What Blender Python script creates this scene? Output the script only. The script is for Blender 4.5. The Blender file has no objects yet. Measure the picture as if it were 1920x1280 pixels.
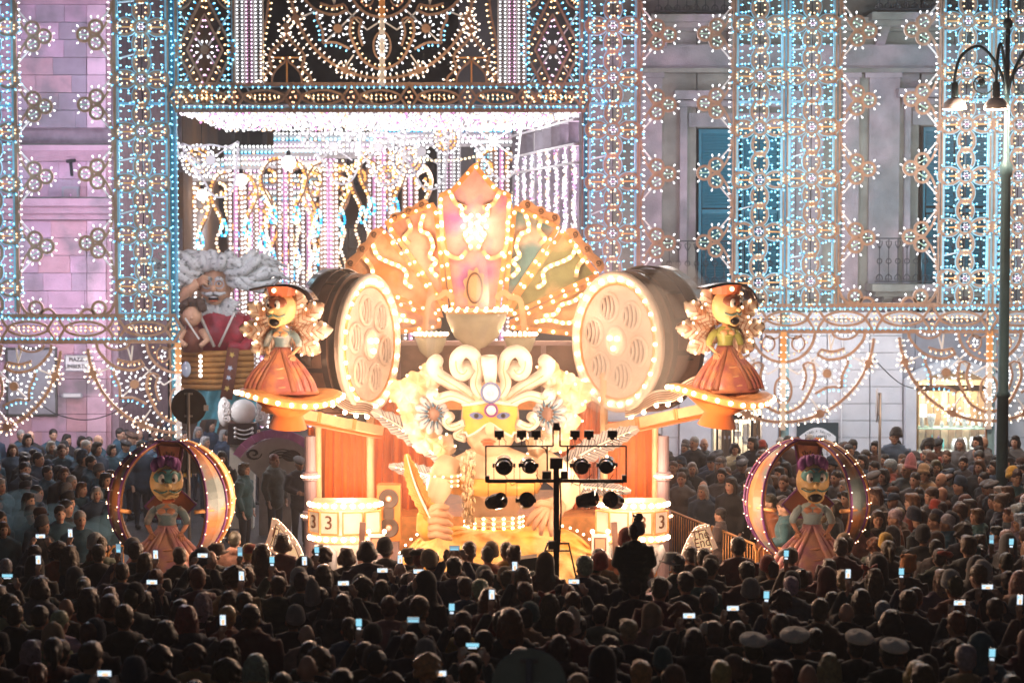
import bpy, bmesh, math, random
from mathutils import Vector, Matrix, noise, Euler
R = random.Random(11)
sc = bpy.context.scene
COL = sc.collection
PI = math.pi

# ------------------------------------------------------------------ camera
FPX, CAMH = 3600.0, 5.8
TILT = math.atan((640 - 450) / FPX)
cam_data = bpy.data.cameras.new('camera')
cam_data.lens = FPX / 1920 * 36
cam_data.sensor_width = 36
cam_data.clip_end = 500
cam = bpy.data.objects.new('camera', cam_data)
COL.objects.link(cam)
cam.location = (0, 0, CAMH)
cam.rotation_euler = (PI / 2 - TILT, 0, 0)
cam_data.dof.use_dof = True
cam_data.dof.focus_distance = 31.0
cam_data.dof.aperture_fstop = 1.4
sc.camera = cam

# ------------------------------------------------------------------ night sky
world = bpy.data.worlds.new('World')
sc.world = world
world.use_nodes = True
wn = world.node_tree.nodes
sky_node = wn.new('ShaderNodeTexSky')
sky_node.sky_type = 'NISHITA'
sky_node.sun_disc = False
sky_node.sun_elevation = math.radians(-4)
sky_node.sun_rotation = math.radians(200)
world.node_tree.links.new(sky_node.outputs[0], wn['Background'].inputs[0])
wn['Background'].inputs[1].default_value = 0.55

# ------------------------------------------------------------------ exposure and sampling
sc.view_settings.view_transform = 'Standard'
sc.view_settings.look = 'None'
sc.view_settings.exposure = 0.35
sc.view_settings.gamma = 1.0
sc.view_settings.use_curve_mapping = False
sc.cycles.use_denoising = True
sc.cycles.use_adaptive_sampling = True
sc.cycles.adaptive_threshold = 0.03
sc.cycles.max_bounces = 4
sc.cycles.diffuse_bounces = 2
sc.cycles.glossy_bounces = 2
sc.cycles.transmission_bounces = 3
sc.cycles.transparent_max_bounces = 6
sc.cycles.volume_bounces = 0
sc.cycles.sample_clamp_indirect = 3.0
sc.cycles.sample_clamp_direct = 0.0
sc.cycles.caustics_reflective = False
sc.cycles.caustics_refractive = False

# ------------------------------------------------------------------ picture geometry
_ct, _st = math.cos(TILT), math.sin(TILT)
def P(px, py, Y):
    """The point at distance Y that the photograph shows at pixel (px, py)."""
    u, v = (px - 960) / FPX, (640 - py) / FPX
    d = Vector((u, _ct + v * _st, -_st + v * _ct))
    k = Y / d.y
    return Vector((d.x * k, Y, CAMH + d.z * k))
def S(Y):
    return Y / FPX
def depth_for(py, z):
    """Distance at which something z metres above the ground shows at row py."""
    v = (640 - py) / FPX
    return (z - CAMH) / (-_st + v * _ct) * (_ct + v * _st)

# ------------------------------------------------------------------ materials
MATS = {}
def pm(name, col, rough=0.6, var=0.15, scale=6.0, metal=0.0, bump=0.0, bscale=30.0, spec=0.4,
       obcol=False, emit=None, estr=0.0, sheen=0.0, col2=None, c2scale=2.0, c2pos=0.5, alpha=1.0, trans=0.0, sss=0.0, sample='AUTO'):
    m = bpy.data.materials.new(name)
    m.use_nodes = True
    nt = m.node_tree; N = nt.nodes; Lk = nt.links.new
    b = N['Principled BSDF']
    b.inputs['Roughness'].default_value = rough
    b.inputs['Metallic'].default_value = metal
    b.inputs['Specular IOR Level'].default_value = spec
    b.inputs['Alpha'].default_value = alpha
    b.inputs['Transmission Weight'].default_value = trans
    if sheen: b.inputs['Sheen Weight'].default_value = sheen
    tc = N.new('ShaderNodeTexCoord')
    src = None
    if obcol:
        oi = N.new('ShaderNodeObjectInfo'); src = oi.outputs['Color']
    if col2 is not None:
        nz = N.new('ShaderNodeTexNoise'); nz.inputs['Scale'].default_value = c2scale; nz.inputs['Detail'].default_value = 5
        Lk(tc.outputs['Object'], nz.inputs['Vector'])
        rp = N.new('ShaderNodeValToRGB')
        rp.color_ramp.elements[0].position = c2pos - 0.08; rp.color_ramp.elements[1].position = c2pos + 0.08
        Lk(nz.outputs['Fac'], rp.inputs[0])
        mx = N.new('ShaderNodeMix'); mx.data_type = 'RGBA'
        Lk(rp.outputs[0], mx.inputs[0])
        if src: Lk(src, mx.inputs[6])
        else: mx.inputs[6].default_value = (*col, 1)
        mx.inputs[7].default_value = (*col2, 1)
        src = mx.outputs[2]
    if var:
        nz = N.new('ShaderNodeTexNoise'); nz.inputs['Scale'].default_value = scale; nz.inputs['Detail'].default_value = 4
        Lk(tc.outputs['Object'], nz.inputs['Vector'])
        mr = N.new('ShaderNodeMapRange'); mr.inputs[1].default_value = 0.3; mr.inputs[2].default_value = 0.7
        mr.inputs[3].default_value = 1 - var; mr.inputs[4].default_value = 1 + var
        Lk(nz.outputs['Fac'], mr.inputs[0])
        hs = N.new('ShaderNodeHueSaturation'); hs.inputs['Color'].default_value = (*col, 1)
        Lk(mr.outputs[0], hs.inputs['Value'])
        if src: Lk(src, hs.inputs['Color'])
        src = hs.outputs[0]
    if src: Lk(src, b.inputs['Base Color'])
    else: b.inputs['Base Color'].default_value = (*col, 1)
    if bump:
        nb = N.new('ShaderNodeTexNoise'); nb.inputs['Scale'].default_value = bscale; nb.inputs['Detail'].default_value = 5
        Lk(tc.outputs['Object'], nb.inputs['Vector'])
        bp = N.new('ShaderNodeBump'); bp.inputs['Strength'].default_value = bump; bp.inputs['Distance'].default_value = 0.03
        Lk(nb.outputs['Fac'], bp.inputs['Height']); Lk(bp.outputs[0], b.inputs['Normal'])
    if emit:
        b.inputs['Emission Color'].default_value = (*emit, 1)
        b.inputs['Emission Strength'].default_value = estr
        m.cycles.emission_sampling = sample
    MATS[name] = m
    return m
def em(name, col, s, sample='NONE'):
    m = bpy.data.materials.new(name)
    m.use_nodes = True
    nt = m.node_tree; nt.nodes.clear()
    e = nt.nodes.new('ShaderNodeEmission'); o = nt.nodes.new('ShaderNodeOutputMaterial')
    e.inputs[0].default_value = (*col, 1); e.inputs[1].default_value = s
    nt.links.new(e.outputs[0], o.inputs[0])
    m.cycles.emission_sampling = sample
    MATS[name] = m
    return m

# ------------------------------------------------------------------ mesh builder
class MB:
    def __init__(self, org=(0, 0, 0)):
        self.v = []; self.f = []; self.m = []; self.mats = []; self.org = Vector(org)
    def mi(self, mat):
        if mat not in self.mats: self.mats.append(mat)
        return self.mats.index(mat)
    def add(self, vs, fs, mat):
        b = len(self.v); k = self.mi(mat); o = self.org
        for p in vs: self.v.append((p[0] - o.x, p[1] - o.y, p[2] - o.z))
        for f in fs:
            self.f.append(tuple(i + b for i in f)); self.m.append(k)
        return self
    def box(self, c, s, mat, rot=None, taper=1.0):
        c = Vector(c); hx, hy, hz = s[0] / 2, s[1] / 2, s[2] / 2
        vs = []
        for z in (-1, 1):
            t = taper if z > 0 else 1
            for x, y in ((-1, -1), (1, -1), (1, 1), (-1, 1)):
                p = Vector((x * hx * t, y * hy * t, z * hz))
                if rot: p = rot @ p
                vs.append(c + p)
        return self.add(vs, [(3, 2, 1, 0), (4, 5, 6, 7), (0, 1, 5, 4), (1, 2, 6, 5), (2, 3, 7, 6), (3, 0, 4, 7)], mat)
    def bar(self, a, b, w, d, mat, up=(0, 0, 1)):
        """A square bar from a to b, w wide and d deep."""
        a, b = Vector(a), Vector(b); t = (b - a)
        if t.length < 1e-6: return self
        L = t.length; t.normalize(); up = Vector(up)
        if abs(t.dot(up)) > 0.98: up = Vector((0, 1, 0)) if abs(t.y) < 0.9 else Vector((1, 0, 0))
        s = t.cross(up).normalized(); n = s.cross(t)
        vs = []
        for p in (a, b):
            for i, j in ((-1, -1), (1, -1), (1, 1), (-1, 1)):
                vs.append(p + s * (i * w / 2) + n * (j * d / 2))
        return self.add(vs, [(3, 2, 1, 0), (4, 5, 6, 7), (0, 1, 5, 4), (1, 2, 6, 5), (2, 3, 7, 6), (3, 0, 4, 7)], mat)
    def tube(self, pts, r, mat, n=6, closed=False, caps=True):
        pts = [Vector(p) for p in pts]; K = len(pts)
        if isinstance(r, (int, float)): r = [r] * K
        vs, fs = [], []
        prev = None
        for i, p in enumerate(pts):
            if closed: t = pts[(i + 1) % K] - pts[i - 1]
            else: t = pts[min(i + 1, K - 1)] - pts[max(i - 1, 0)]
            if t.length < 1e-9: t = Vector((0, 0, 1))
            t.normalize()
            if prev is None:
                a = Vector((0, 1, 0)) if abs(t.y) < 0.8 else Vector((1, 0, 0))
                s = t.cross(a).normalized()
            else:
                s = (prev - t * prev.dot(t))
                s = s.normalized() if s.length > 1e-6 else t.orthogonal().normalized()
            prev = s; q = t.cross(s)
            for k in range(n):
                a = 2 * PI * k / n
                vs.append(p + (s * math.cos(a) + q * math.sin(a)) * r[i])
        for i in range(K if closed else K - 1):
            j = (i + 1) % K
            for k in range(n):
                k2 = (k + 1) % n
                fs.append((i * n + k, i * n + k2, j * n + k2, j * n + k))
        if caps and not closed:
            fs.append(tuple(range(n))[::-1]); fs.append(tuple((K - 1) * n + k for k in range(n)))
        return self.add(vs, fs, mat)
    def ribbon(self, pts, w, d, mat, closed=False, nrm=(0, -1, 0)):
        """A flat strip that follows pts, w wide in the plane across nrm and d deep along nrm."""
        pts = [Vector(p) for p in pts]; K = len(pts); nv = Vector(nrm).normalized()
        vs, fs = [], []
        for i, p in enumerate(pts):
            if closed: t = pts[(i + 1) % K] - pts[i - 1]
            else: t = pts[min(i + 1, K - 1)] - pts[max(i - 1, 0)]
            s = t.cross(nv)
            s = s.normalized() if s.length > 1e-9 else Vector((1, 0, 0))
            ww = w[i] if isinstance(w, (list, tuple)) else w
            for a, b in ((-1, -1), (1, -1), (1, 1), (-1, 1)):
                vs.append(p + s * (a * ww / 2) + nv * (b * d / 2))
        for i in range(K if closed else K - 1):
            j = (i + 1) % K
            for k in range(4):
                k2 = (k + 1) % 4
                fs.append((i * 4 + k, i * 4 + k2, j * 4 + k2, j * 4 + k))
        if not closed:
            fs.append((3, 2, 1, 0)); b = (K - 1) * 4; fs.append((b, b + 1, b + 2, b + 3))
        return self.add(vs, fs, mat)
    def plate(self, pts, d, mat, nrm=(0, -1, 0), side=None, dome=0.0):
        """A flat outline with thickness d along nrm; dome lifts the middle of the front face."""
        pts = [Vector(p) for p in pts]; K = len(pts); nv = Vector(nrm).normalized()
        vs = [p + nv * (d / 2) for p in pts] + [p - nv * (d / 2) for p in pts]
        c = sum(pts, Vector()) / K
        vs.append(c + nv * (d / 2 + dome)); vs.append(c - nv * (d / 2))
        self.add(vs, [(i, (i + 1) % K, 2 * K) for i in range(K)] + [((i + 1) % K + K, i + K, 2 * K + 1) for i in range(K)], mat)
        fs = [(i, i + K, (i + 1) % K + K, (i + 1) % K) for i in range(K)]
        return self.add(vs[:2 * K], fs, side or mat)
    def lathe(self, prof, mat, c=(0, 0, 0), n=16, rot=None, sx=1.0, sy=1.0, mats=None):
        """prof: (radius, height) pairs turned about local z."""
        c = Vector(c); vs, fs = [], []
        for r, z in prof:
            for k in range(n):
                a = 2 * PI * k / n
                p = Vector((r * math.cos(a) * sx, r * math.sin(a) * sy, z))
                if rot: p = rot @ p
                vs.append(c + p)
        for i in range(len(prof) - 1):
            for k in range(n):
                k2 = (k + 1) % n
                fs.append((i * n + k, i * n + k2, (i + 1) * n + k2, (i + 1) * n + k))
        fs.append(tuple(range(n))[::-1]); fs.append(tuple((len(prof) - 1) * n + k for k in range(n)))
        return self.add(vs, fs, mat)
    def ell(self, c, s, mat, nu=12, nv=8, rot=None):
        prof = []
        for i in range(nv + 1):
            a = -PI / 2 + PI * i / nv
            prof.append((max(math.cos(a), 0.02), math.sin(a)))
        c = Vector(c); vs, fs = [], []
        for r, z in prof:
            for k in range(nu):
                a = 2 * PI * k / nu
                p = Vector((r * math.cos(a) * s[0], r * math.sin(a) * s[1], z * s[2]))
                if rot: p = rot @ p
                vs.append(c + p)
        for i in range(nv):
            for k in range(nu):
                k2 = (k + 1) % nu
                fs.append((i * nu + k, i * nu + k2, (i + 1) * nu + k2, (i + 1) * nu + k))
        fs.append(tuple(range(nu))[::-1]); fs.append(tuple(nv * nu + k for k in range(nu)))
        return self.add(vs, fs, mat)
    def loft(self, rings, mat, caps=True):
        n = len(rings[0]); vs = [p for r in rings for p in r]; fs = []
        for i in range(len(rings) - 1):
            for k in range(n):
                k2 = (k + 1) % n
                fs.append((i * n + k, i * n + k2, (i + 1) * n + k2, (i + 1) * n + k))
        if caps:
            fs.append(tuple(range(n))[::-1]); fs.append(tuple((len(rings) - 1) * n + k for k in range(n)))
        return self.add(vs, fs, mat)
    def grid(self, fn, nu, nv, mat):
        vs = [fn(i / nu, j / nv) for j in range(nv + 1) for i in range(nu + 1)]
        w = nu + 1
        fs = [(j * w + i, j * w + i + 1, (j + 1) * w + i + 1, (j + 1) * w + i) for j in range(nv) for i in range(nu)]
        return self.add(vs, fs, mat)
    def bulb(self, p, d, L, r, glass, core, socket=None, n=5):
        """A small lamp at p that points along d: holder, tinted glass, bright tip."""
        p = Vector(p); d = Vector(d).normalized()
        s = d.orthogonal().normalized(); q = d.cross(s)
        cs = [(math.cos(2 * PI * k / n), math.sin(2 * PI * k / n)) for k in range(n)]
        def ring(t, rr): return [p + d * (L * t) + (s * a + q * b) * rr for a, b in cs]
        vs = ring(0, r * 0.5) + ring(0.3, r * 0.55) + ring(0.62, r) + ring(0.86, r * 0.75) + [p + d * L]
        fsA = [(k, (k + 1) % n, n + (k + 1) % n, n + k) for k in range(n)]
        fsB = [(n + k, n + (k + 1) % n, 2 * n + (k + 1) % n, 2 * n + k) for k in range(n)]
        fsC = [(2 * n + k, 2 * n + (k + 1) % n, 3 * n + (k + 1) % n, 3 * n + k) for k in range(n)] + [(3 * n + k, 3 * n + (k + 1) % n, 4 * n) for k in range(n)]
        b = len(self.v); o = self.org
        for x in vs: self.v.append((x[0] - o.x, x[1] - o.y, x[2] - o.z))
        for fs, mt in ((fsA, socket or glass), (fsB, glass), (fsC, core)):
            k = self.mi(mt)
            for f in fs: self.f.append(tuple(i + b for i in f)); self.m.append(k)
        return self
    def dot(self, p, r, mat, n=6, st=(1, 1, 1)):
        p = Vector(p); vs = [p + Vector((0, 0, r * st[2]))]
        for z, rr in ((0.5, 0.87), (-0.5, 0.87)):
            for k in range(n):
                a = 2 * PI * k / n
                vs.append(p + Vector((math.cos(a) * rr * r * st[0], math.sin(a) * rr * r * st[1], z * r * st[2])))
        vs.append(p - Vector((0, 0, r * st[2])))
        fs = [(0, 1 + k, 1 + (k + 1) % n) for k in range(n)]
        fs += [(1 + k, 1 + n + k, 1 + n + (k + 1) % n, 1 + (k + 1) % n) for k in range(n)]
        fs += [(1 + n + (k + 1) % n, 1 + n + k, 1 + 2 * n) for k in range(n)]
        return self.add(vs, fs, mat)
    def mesh(self, name, smooth=True):
        me = bpy.data.meshes.new(name)
        me.from_pydata(self.v, [], self.f)
        for mt in self.mats: me.materials.append(MATS[mt])
        me.polygons.foreach_set('material_index', self.m)
        me.polygons.foreach_set('use_smooth', [bool(smooth)] * len(self.f))
        me.update()
        return me
    def build(self, name, parent=None, smooth=False, loc=None, kind=None, label=None):
        if not self.f: return None
        o = bpy.data.objects.new(name, self.mesh(name, smooth))
        COL.objects.link(o)
        if parent is not None: o.parent = parent
        if loc is not None: o.location = loc
        if kind: o['kind'] = kind
        if label: o['label'] = label
        return o

def tag(o, label, cat, group=None, kind=None):
    o['label'] = label
    if cat: o['category'] = cat
    if group: o['group'] = group
    if kind: o['kind'] = kind
    return o
def thing(name, loc, label, cat, group=None):
    o = bpy.data.objects.new(name, None)
    o.empty_display_size = 0.2
    COL.objects.link(o); o.location = loc
    return tag(o, label, cat, group)
def inst(me, name, parent, loc=(0, 0, 0), rot=(0, 0, 0), scale=1.0, color=None, kind=None):
    o = bpy.data.objects.new(name, me)
    COL.objects.link(o); o.parent = parent; o.location = loc; o.rotation_euler = rot
    o.scale = (scale,) * 3 if isinstance(scale, (int, float)) else scale
    if color: o.color = (*color, 1)
    if kind: o['kind'] = kind
    return o
def text_mesh(txt, size, mat, depth=0.006, align='CENTER'):
    cu = bpy.data.curves.new('lettering', 'FONT')
    cu.body = txt; cu.size = size; cu.extrude = depth / 2; cu.align_x = align; cu.align_y = 'CENTER'
    cu.resolution_u = 3
    o = bpy.data.objects.new('lettering', cu)
    COL.objects.link(o)
    dg = bpy.context.evaluated_depsgraph_get()
    me = bpy.data.meshes.new_from_object(o.evaluated_get(dg))
    bpy.data.objects.remove(o)
    me.materials.clear(); me.materials.append(MATS[mat])
    return me
def lamp(name, loc, watt, col, r=0.25):
    ld = bpy.data.lights.new(name, 'POINT')
    ld.energy = watt; ld.color = col; ld.shadow_soft_size = r
    o = bpy.data.objects.new(name, ld)
    COL.objects.link(o); o.location = loc
    return o
def catmull(pts, n=6, closed=False):
    pts = [Vector(p) if len(p) == 3 else Vector((p[0], p[1], 0)) for p in pts]
    out = []; K = len(pts)
    for i in range(K if closed else K - 1):
        g = (lambda k: pts[k % K]) if closed else (lambda k: pts[min(max(k, 0), K - 1)])
        a, b, c, d = g(i - 1), g(i), g(i + 1), g(i + 2)
        for j in range(n):
            t = j / n
            out.append(0.5 * ((2 * b) + (c - a) * t + (2 * a - 5 * b + 4 * c - d) * t * t + (3 * b - a - 3 * c + d) * t ** 3))
    if not closed: out.append(pts[-1])
    return out
def arc2(cx, cy, rx, ry, a0, a1, n=16):
    return [(cx + rx * math.cos(math.radians(a0 + (a1 - a0) * i / n)), cy + ry * math.sin(math.radians(a0 + (a1 - a0) * i / n))) for i in range(n + 1)]

# material palette
pm('pale_wood', (0.42, 0.26, 0.19), 0.6, 0.25)
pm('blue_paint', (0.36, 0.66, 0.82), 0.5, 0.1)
pm('blue_mast', (0.10, 0.34, 0.48), 0.5, 0.15)
pm('white_paint', (0.80, 0.78, 0.80), 0.5, 0.08)
pm('orange_paint', (0.85, 0.42, 0.16), 0.5, 0.1)
pm('green_paint', (0.45, 0.72, 0.58), 0.5, 0.1)
pm('pink_paint', (0.75, 0.42, 0.66), 0.5, 0.1)
pm('socket', (0.55, 0.50, 0.48), 0.5, 0.0)
BULB = {}
def bulb_kind(k, tint, s1, core, s2):
    em('glass_' + k, tint, s1); em('tip_' + k, core, s2); BULB[k] = ('glass_' + k, 'tip_' + k)
bulb_kind('cyan', (0.03, 0.46, 1.0), 1.8, (0.34, 0.86, 1.0), 2.6)
bulb_kind('gold', (1.0, 0.40, 0.10), 1.6, (1.0, 0.78, 0.46), 2.6)
bulb_kind('warm', (1.0, 0.62, 0.38), 1.8, (1.0, 0.90, 0.78), 2.4)
bulb_kind('white', (0.86, 0.88, 0.95), 1.6, (1.0, 1.0, 1.0), 2.4)
bulb_kind('green', (0.50, 0.95, 0.74), 1.2, (0.80, 1.0, 0.92), 1.9)
bulb_kind('pink', (0.95, 0.35, 0.75), 1.3, (1.0, 0.80, 0.96), 2.0)
bulb_kind('red', (1.0, 0.22, 0.06), 1.6, (1.0, 0.62, 0.36), 2.0)
bulb_kind('lilac', (0.70, 0.55, 0.95), 1.2, (0.95, 0.90, 1.0), 1.9)
# ------------------------------------------------------------------ shapes of people, made once and shared
pm('skin', (0.52, 0.30, 0.21), 0.5, 0.08, obcol=True)
pm('eye_dark', (0.02, 0.015, 0.015), 0.3, 0.0)
pm('lip', (0.36, 0.13, 0.11), 0.4, 0.0)
pm('trouser', (0.03, 0.035, 0.05), 0.8, 0.2)
pm('shoe', (0.02, 0.02, 0.02), 0.5, 0.1)
pm('coat_cloth', (0.05, 0.05, 0.05), 0.75, 0.25, 9.0, bump=0.35, bscale=22, obcol=True, sheen=0.25)
pm('hair_fibre', (0.05, 0.03, 0.02), 0.36, 0.35, 40.0, bump=0.5, bscale=70, obcol=True, spec=0.5)
pm('knit', (0.3, 0.3, 0.3), 0.85, 0.18, 60.0, bump=0.6, bscale=90, obcol=True, sheen=0.3)
pm('phone_case', (0.012, 0.012, 0.014), 0.25, 0.0)

def remeshed(mb, voxel, name, smooth=2, disp=0.0, dscale=6.0):
    tmp = mb.build('tmp')
    md = tmp.modifiers.new('r', 'REMESH'); md.mode = 'VOXEL'; md.voxel_size = voxel; md.use_smooth_shade = True
    sm = tmp.modifiers.new('s', 'SMOOTH'); sm.factor = 0.5; sm.iterations = smooth
    me = bpy.data.meshes.new_from_object(tmp.evaluated_get(bpy.context.evaluated_depsgraph_get()))
    old = tmp.data; bpy.data.objects.remove(tmp); bpy.data.meshes.remove(old)
    me.name = name
    me.materials.clear()
    if disp:
        for v in me.vertices: v.co += v.normal * (noise.noise(v.co * dscale) * 1.2 * disp)
    me.polygons.foreach_set('use_smooth', [True] * len(me.polygons))
    return me
def arms(pose):
    if pose == 'phone2': return [[(s_ * .19, 0, 1.39), (s_ * .25, -.17, 1.36), (s_ * .13, -.33, 1.64)] for s_ in (-1, 1)], [[(s_ * .13, -.33, 1.66), (s_ * .095, -.37, 1.74)] for s_ in (-1, 1)]
    if pose == 'phone1': return [[(-.19, 0, 1.39), (-.25, .02, 1.12), (-.16, -.17, 1.0)], [(.19, 0, 1.39), (.27, -.18, 1.36), (.12, -.33, 1.66)]], [[(-.16, -.17, 1.0), (-.1, -.2, .98)], [(.12, -.33, 1.68), (.10, -.36, 1.77)]]
    if pose == 'front': return [[(s_ * .19, 0, 1.39), (s_ * .27, .02, 1.14), (s_ * .12, -.19, 1.06)] for s_ in (-1, 1)], [[(s_ * .12, -.19, 1.06), (s_ * .03, -.22, 1.05)] for s_ in (-1, 1)]
    return [[(s_ * .19, 0, 1.39), (s_ * .25, .03, 1.12), (s_ * .23, -.06, .86)] for s_ in (-1, 1)], [[(s_ * .23, -.06, .85), (s_ * .22, -.09, .76)] for s_ in (-1, 1)]
def body_mesh(pose, voxel):
    m = MB()
    m.ell((0, 0, 1.605), (.077, .097, .115), 'skin', 16, 12); m.ell((0, -.032, 1.54), (.056, .066, .062), 'skin', 14, 10)
    m.ell((0, -.10, 1.585), (.014, .022, .026), 'skin', 8, 6); m.ell((0, -.093, 1.635), (.05, .014, .012), 'skin', 10, 6)
    m.ell((0, -.088, 1.532), (.026, .016, .012), 'skin', 8, 6); m.ell((0, -.08, 1.497), (.022, .02, .018), 'skin', 8, 6)
    for s_ in (-1, 1):
        m.ell((s_ * .08, .005, 1.585), (.014, .024, .034), 'skin', 8, 6); m.ell((s_ * .045, -.074, 1.575), (.022, .02, .02), 'skin', 8, 6)
    m.tube([(0, .015, 1.53), (0, .02, 1.44), (0, .02, 1.36)], [.052, .056, .075], 'skin', 12)
    m.ell((0, 0, 1.27), (.165, .105, .2), 'skin', 16, 12); m.ell((0, 0, 1.05), (.145, .10, .2), 'skin', 16, 12); m.ell((0, .01, .92), (.165, .115, .13), 'skin', 16, 12)
    up, hands = arms(pose)
    for a in up: m.tube([Vector(p) for p in [(x, y, z) for x, y, z in a]], [.055, .043, .032], 'skin', 10)
    for h in hands:
        a, b_ = Vector(h[0]), Vector(h[1]); d = (b_ - a).normalized(); sd = d.cross(Vector((0, 1, 0)))
        sd = sd.normalized() if sd.length > .2 else Vector((1, 0, 0)); fw = d.cross(sd)
        m.ell((a + b_) / 2, (.030, .024, .048), 'skin', 10, 8)
        for f in range(4):
            q0 = b_ + sd * ((f - 1.5) * .021); L_ = (.05, .06, .056, .042)[f]
            m.tube([q0 - d * .02, q0 + d * L_ * .6 + fw * .008, q0 + d * L_ + fw * .024], [.0115, .0105, .008], 'skin', 6)
        m.tube([a + sd * .02, a + sd * .052 + d * .03, a + sd * .054 + d * .062], [.013, .012, .008], 'skin', 6)
    for s_ in (-1, 1):
        m.tube([(s_ * .09, 0, .92), (s_ * .10, -.01, .5), (s_ * .10, .01, .1)], [.095, .068, .048], 'skin', 12); m.ell((s_ * .10, -.05, .045), (.05, .125, .045), 'skin', 12, 8)
    me = remeshed(m, voxel, 'person', 1)
    for n_ in ('skin', 'trouser', 'shoe', 'eye_dark', 'lip'): me.materials.append(MATS[n_])
    idx = []
    for p in me.polygons:
        c = p.center
        k = 0
        if c.z < .09: k = 2
        elif c.z < .98 and abs(c.x) < .2 and not (pose == 'down' and abs(c.x) > .185): k = 1
        if c.y < -.06 and abs(abs(c.x) - .031) < .012 and abs(c.z - 1.607) < .007: k = 3
        if c.y < -.08 and abs(c.x) < .024 and abs(c.z - 1.532) < .009: k = 4
        idx.append(k)
    me.polygons.foreach_set('material_index', idx)
    return me
def coat_mesh(pose, style, voxel=.026):
    m = MB()
    bulk = 1.12 if style == 'puffer' else 1.0
    m.ell((0, 0, 1.25), (.205 * bulk, .15 * bulk, .21), 'skin', 18, 14); m.ell((0, 0, 1.0), (.19 * bulk, .145 * bulk, .24), 'skin', 18, 14); m.ell((0, .005, .82), (.195 * bulk, .15 * bulk, .16), 'skin', 18, 12)
    m.tube([(-.17, .01, 1.385), (0, .02, 1.42), (.17, .01, 1.385)], [.075, .085, .075], 'skin', 12)
    if style == 'collar': m.tube([(.075 * math.cos(a), .012 + .08 * math.sin(a), 1.455 + .012 * math.sin(a)) for a in [2 * PI * i / 14 for i in range(14)]], .032, 'skin', 8, True)
    if style in ('hood', 'puffer'): m.ell((0, .085, 1.43), (.13, .085, .07), 'skin', 14, 10); m.tube([(.085 * math.cos(a), .012 + .09 * math.sin(a), 1.445 + .03 * math.sin(a)) for a in [2 * PI * i / 14 for i in range(14)]], .042, 'skin', 8, True)
    if style == 'scarf':
        for z in (1.45, 1.49): m.tube([((.082 - (z - 1.45) * .2) * math.cos(a), .01 + .085 * math.sin(a), z + .012 * math.sin(a * 2)) for a in [2 * PI * i / 14 for i in range(14)]], .03, 'skin', 8, True)
    for a in arms(pose)[0]:
        pts = [Vector(p) for p in a]; mid = (pts[1] + pts[2]) / 2
        m.tube([pts[0], (pts[0] + pts[1]) / 2, pts[1], mid, pts[2] + (pts[2] - pts[1]).normalized() * -.005], [.088 * bulk, .08 * bulk, .072 * bulk, .062 * bulk, .052], 'skin', 12)
    if style == 'puffer':
        for i in range(6): m.tube([(.2 * bulk * math.cos(a), .148 * bulk * math.sin(a), .82 + i * .1) for a in [2 * PI * j / 18 for j in range(18)]], .026, 'skin', 6, True)
    me = remeshed(m, voxel, 'coat', 2, .008, 9.0)
    me.materials.append(MATS['coat_cloth'])
    return me
def hair_mesh(kind, voxel=.016):
    m = MB(); d, sc_ = .004, 40
    m.ell((0, .014, 1.645), (.088, .106, .098), 'skin', 16, 12); m.ell((0, .05, 1.585), (.076, .062, .075), 'skin', 14, 10)
    if kind in ('long', 'bob', 'curly'): m.ell((0, -.055, 1.695), (.07, .05, .04), 'skin', 12, 8)
    if kind == 'short': d, sc_ = .006, 45
    if kind == 'side':
        m.ell((.02, -.055, 1.70), (.065, .045, .035), 'skin', 12, 8); d = .006
    if kind == 'long':
        m.loft([[Vector((rx * math.cos(a), .055 + ry * math.sin(a), z)) for a in [2 * PI * i / 14 for i in range(14)]] for z, rx, ry in ((1.62, .092, .07), (1.52, .10, .062), (1.42, .112, .06), (1.33, .115, .05), (1.27, .09, .035))], 'skin'); d, sc_ = .007, 30
        for s_ in (-1, 1): m.tube([(s_ * .075, -.01, 1.66), (s_ * .096, .0, 1.55), (s_ * .10, .0, 1.42)], [.026, .03, .024], 'skin', 8)
    if kind == 'bob':
        m.ell((0, .03, 1.58), (.108, .09, .1), 'skin', 16, 12)
        for s_ in (-1, 1): m.ell((s_ * .085, -.005, 1.57), (.035, .05, .075), 'skin', 10, 8)
        d = .008
    if kind == 'curly':
        r2 = random.Random(3)
        for i in range(70):
            a = r2.uniform(0, 2 * PI); b_ = r2.uniform(-.5, 1.5); p = Vector((.105 * math.cos(a) * math.cos(b_), .035 + .10 * math.sin(a) * math.cos(b_), 1.62 + .115 * math.sin(b_)))
            if p.y > -.06 or p.z > 1.68: m.ell(p, (.03, .03, .03), 'skin', 7, 5)
        d = .006
    if kind == 'bun': m.ell((0, .10, 1.71), (.045, .045, .045), 'skin', 10, 8)
    if kind == 'pony': m.tube([(0, .10, 1.67), (0, .15, 1.64), (0, .15, 1.54), (0, .12, 1.44)], [.028, .036, .034, .012], 'skin', 8)
    me = remeshed(m, voxel, 'hair_' + kind, 1, d, sc_); me.materials.append(MATS['hair_fibre']); return me
BODY = {p: body_mesh(p, .014) for p in ('down', 'front', 'phone1', 'phone2')}
COAT = {(p, s_): coat_mesh(p, s_) for p in ('down', 'front', 'phone1', 'phone2') for s_ in ('collar', 'hood', 'scarf', 'puffer') if not (s_ == 'scarf' and p[:5] == 'phone')}
HAIR = {k: hair_mesh(k) for k in ('short', 'side', 'long', 'bob', 'curly', 'bun', 'pony')}
LOWB = {p: body_mesh(p, .026) for p in ('down', 'front')}
LOWC = coat_mesh('down', 'hood', .034); LOWH = {k: hair_mesh(k, .024) for k in ('short', 'bob', 'long')}
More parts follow.
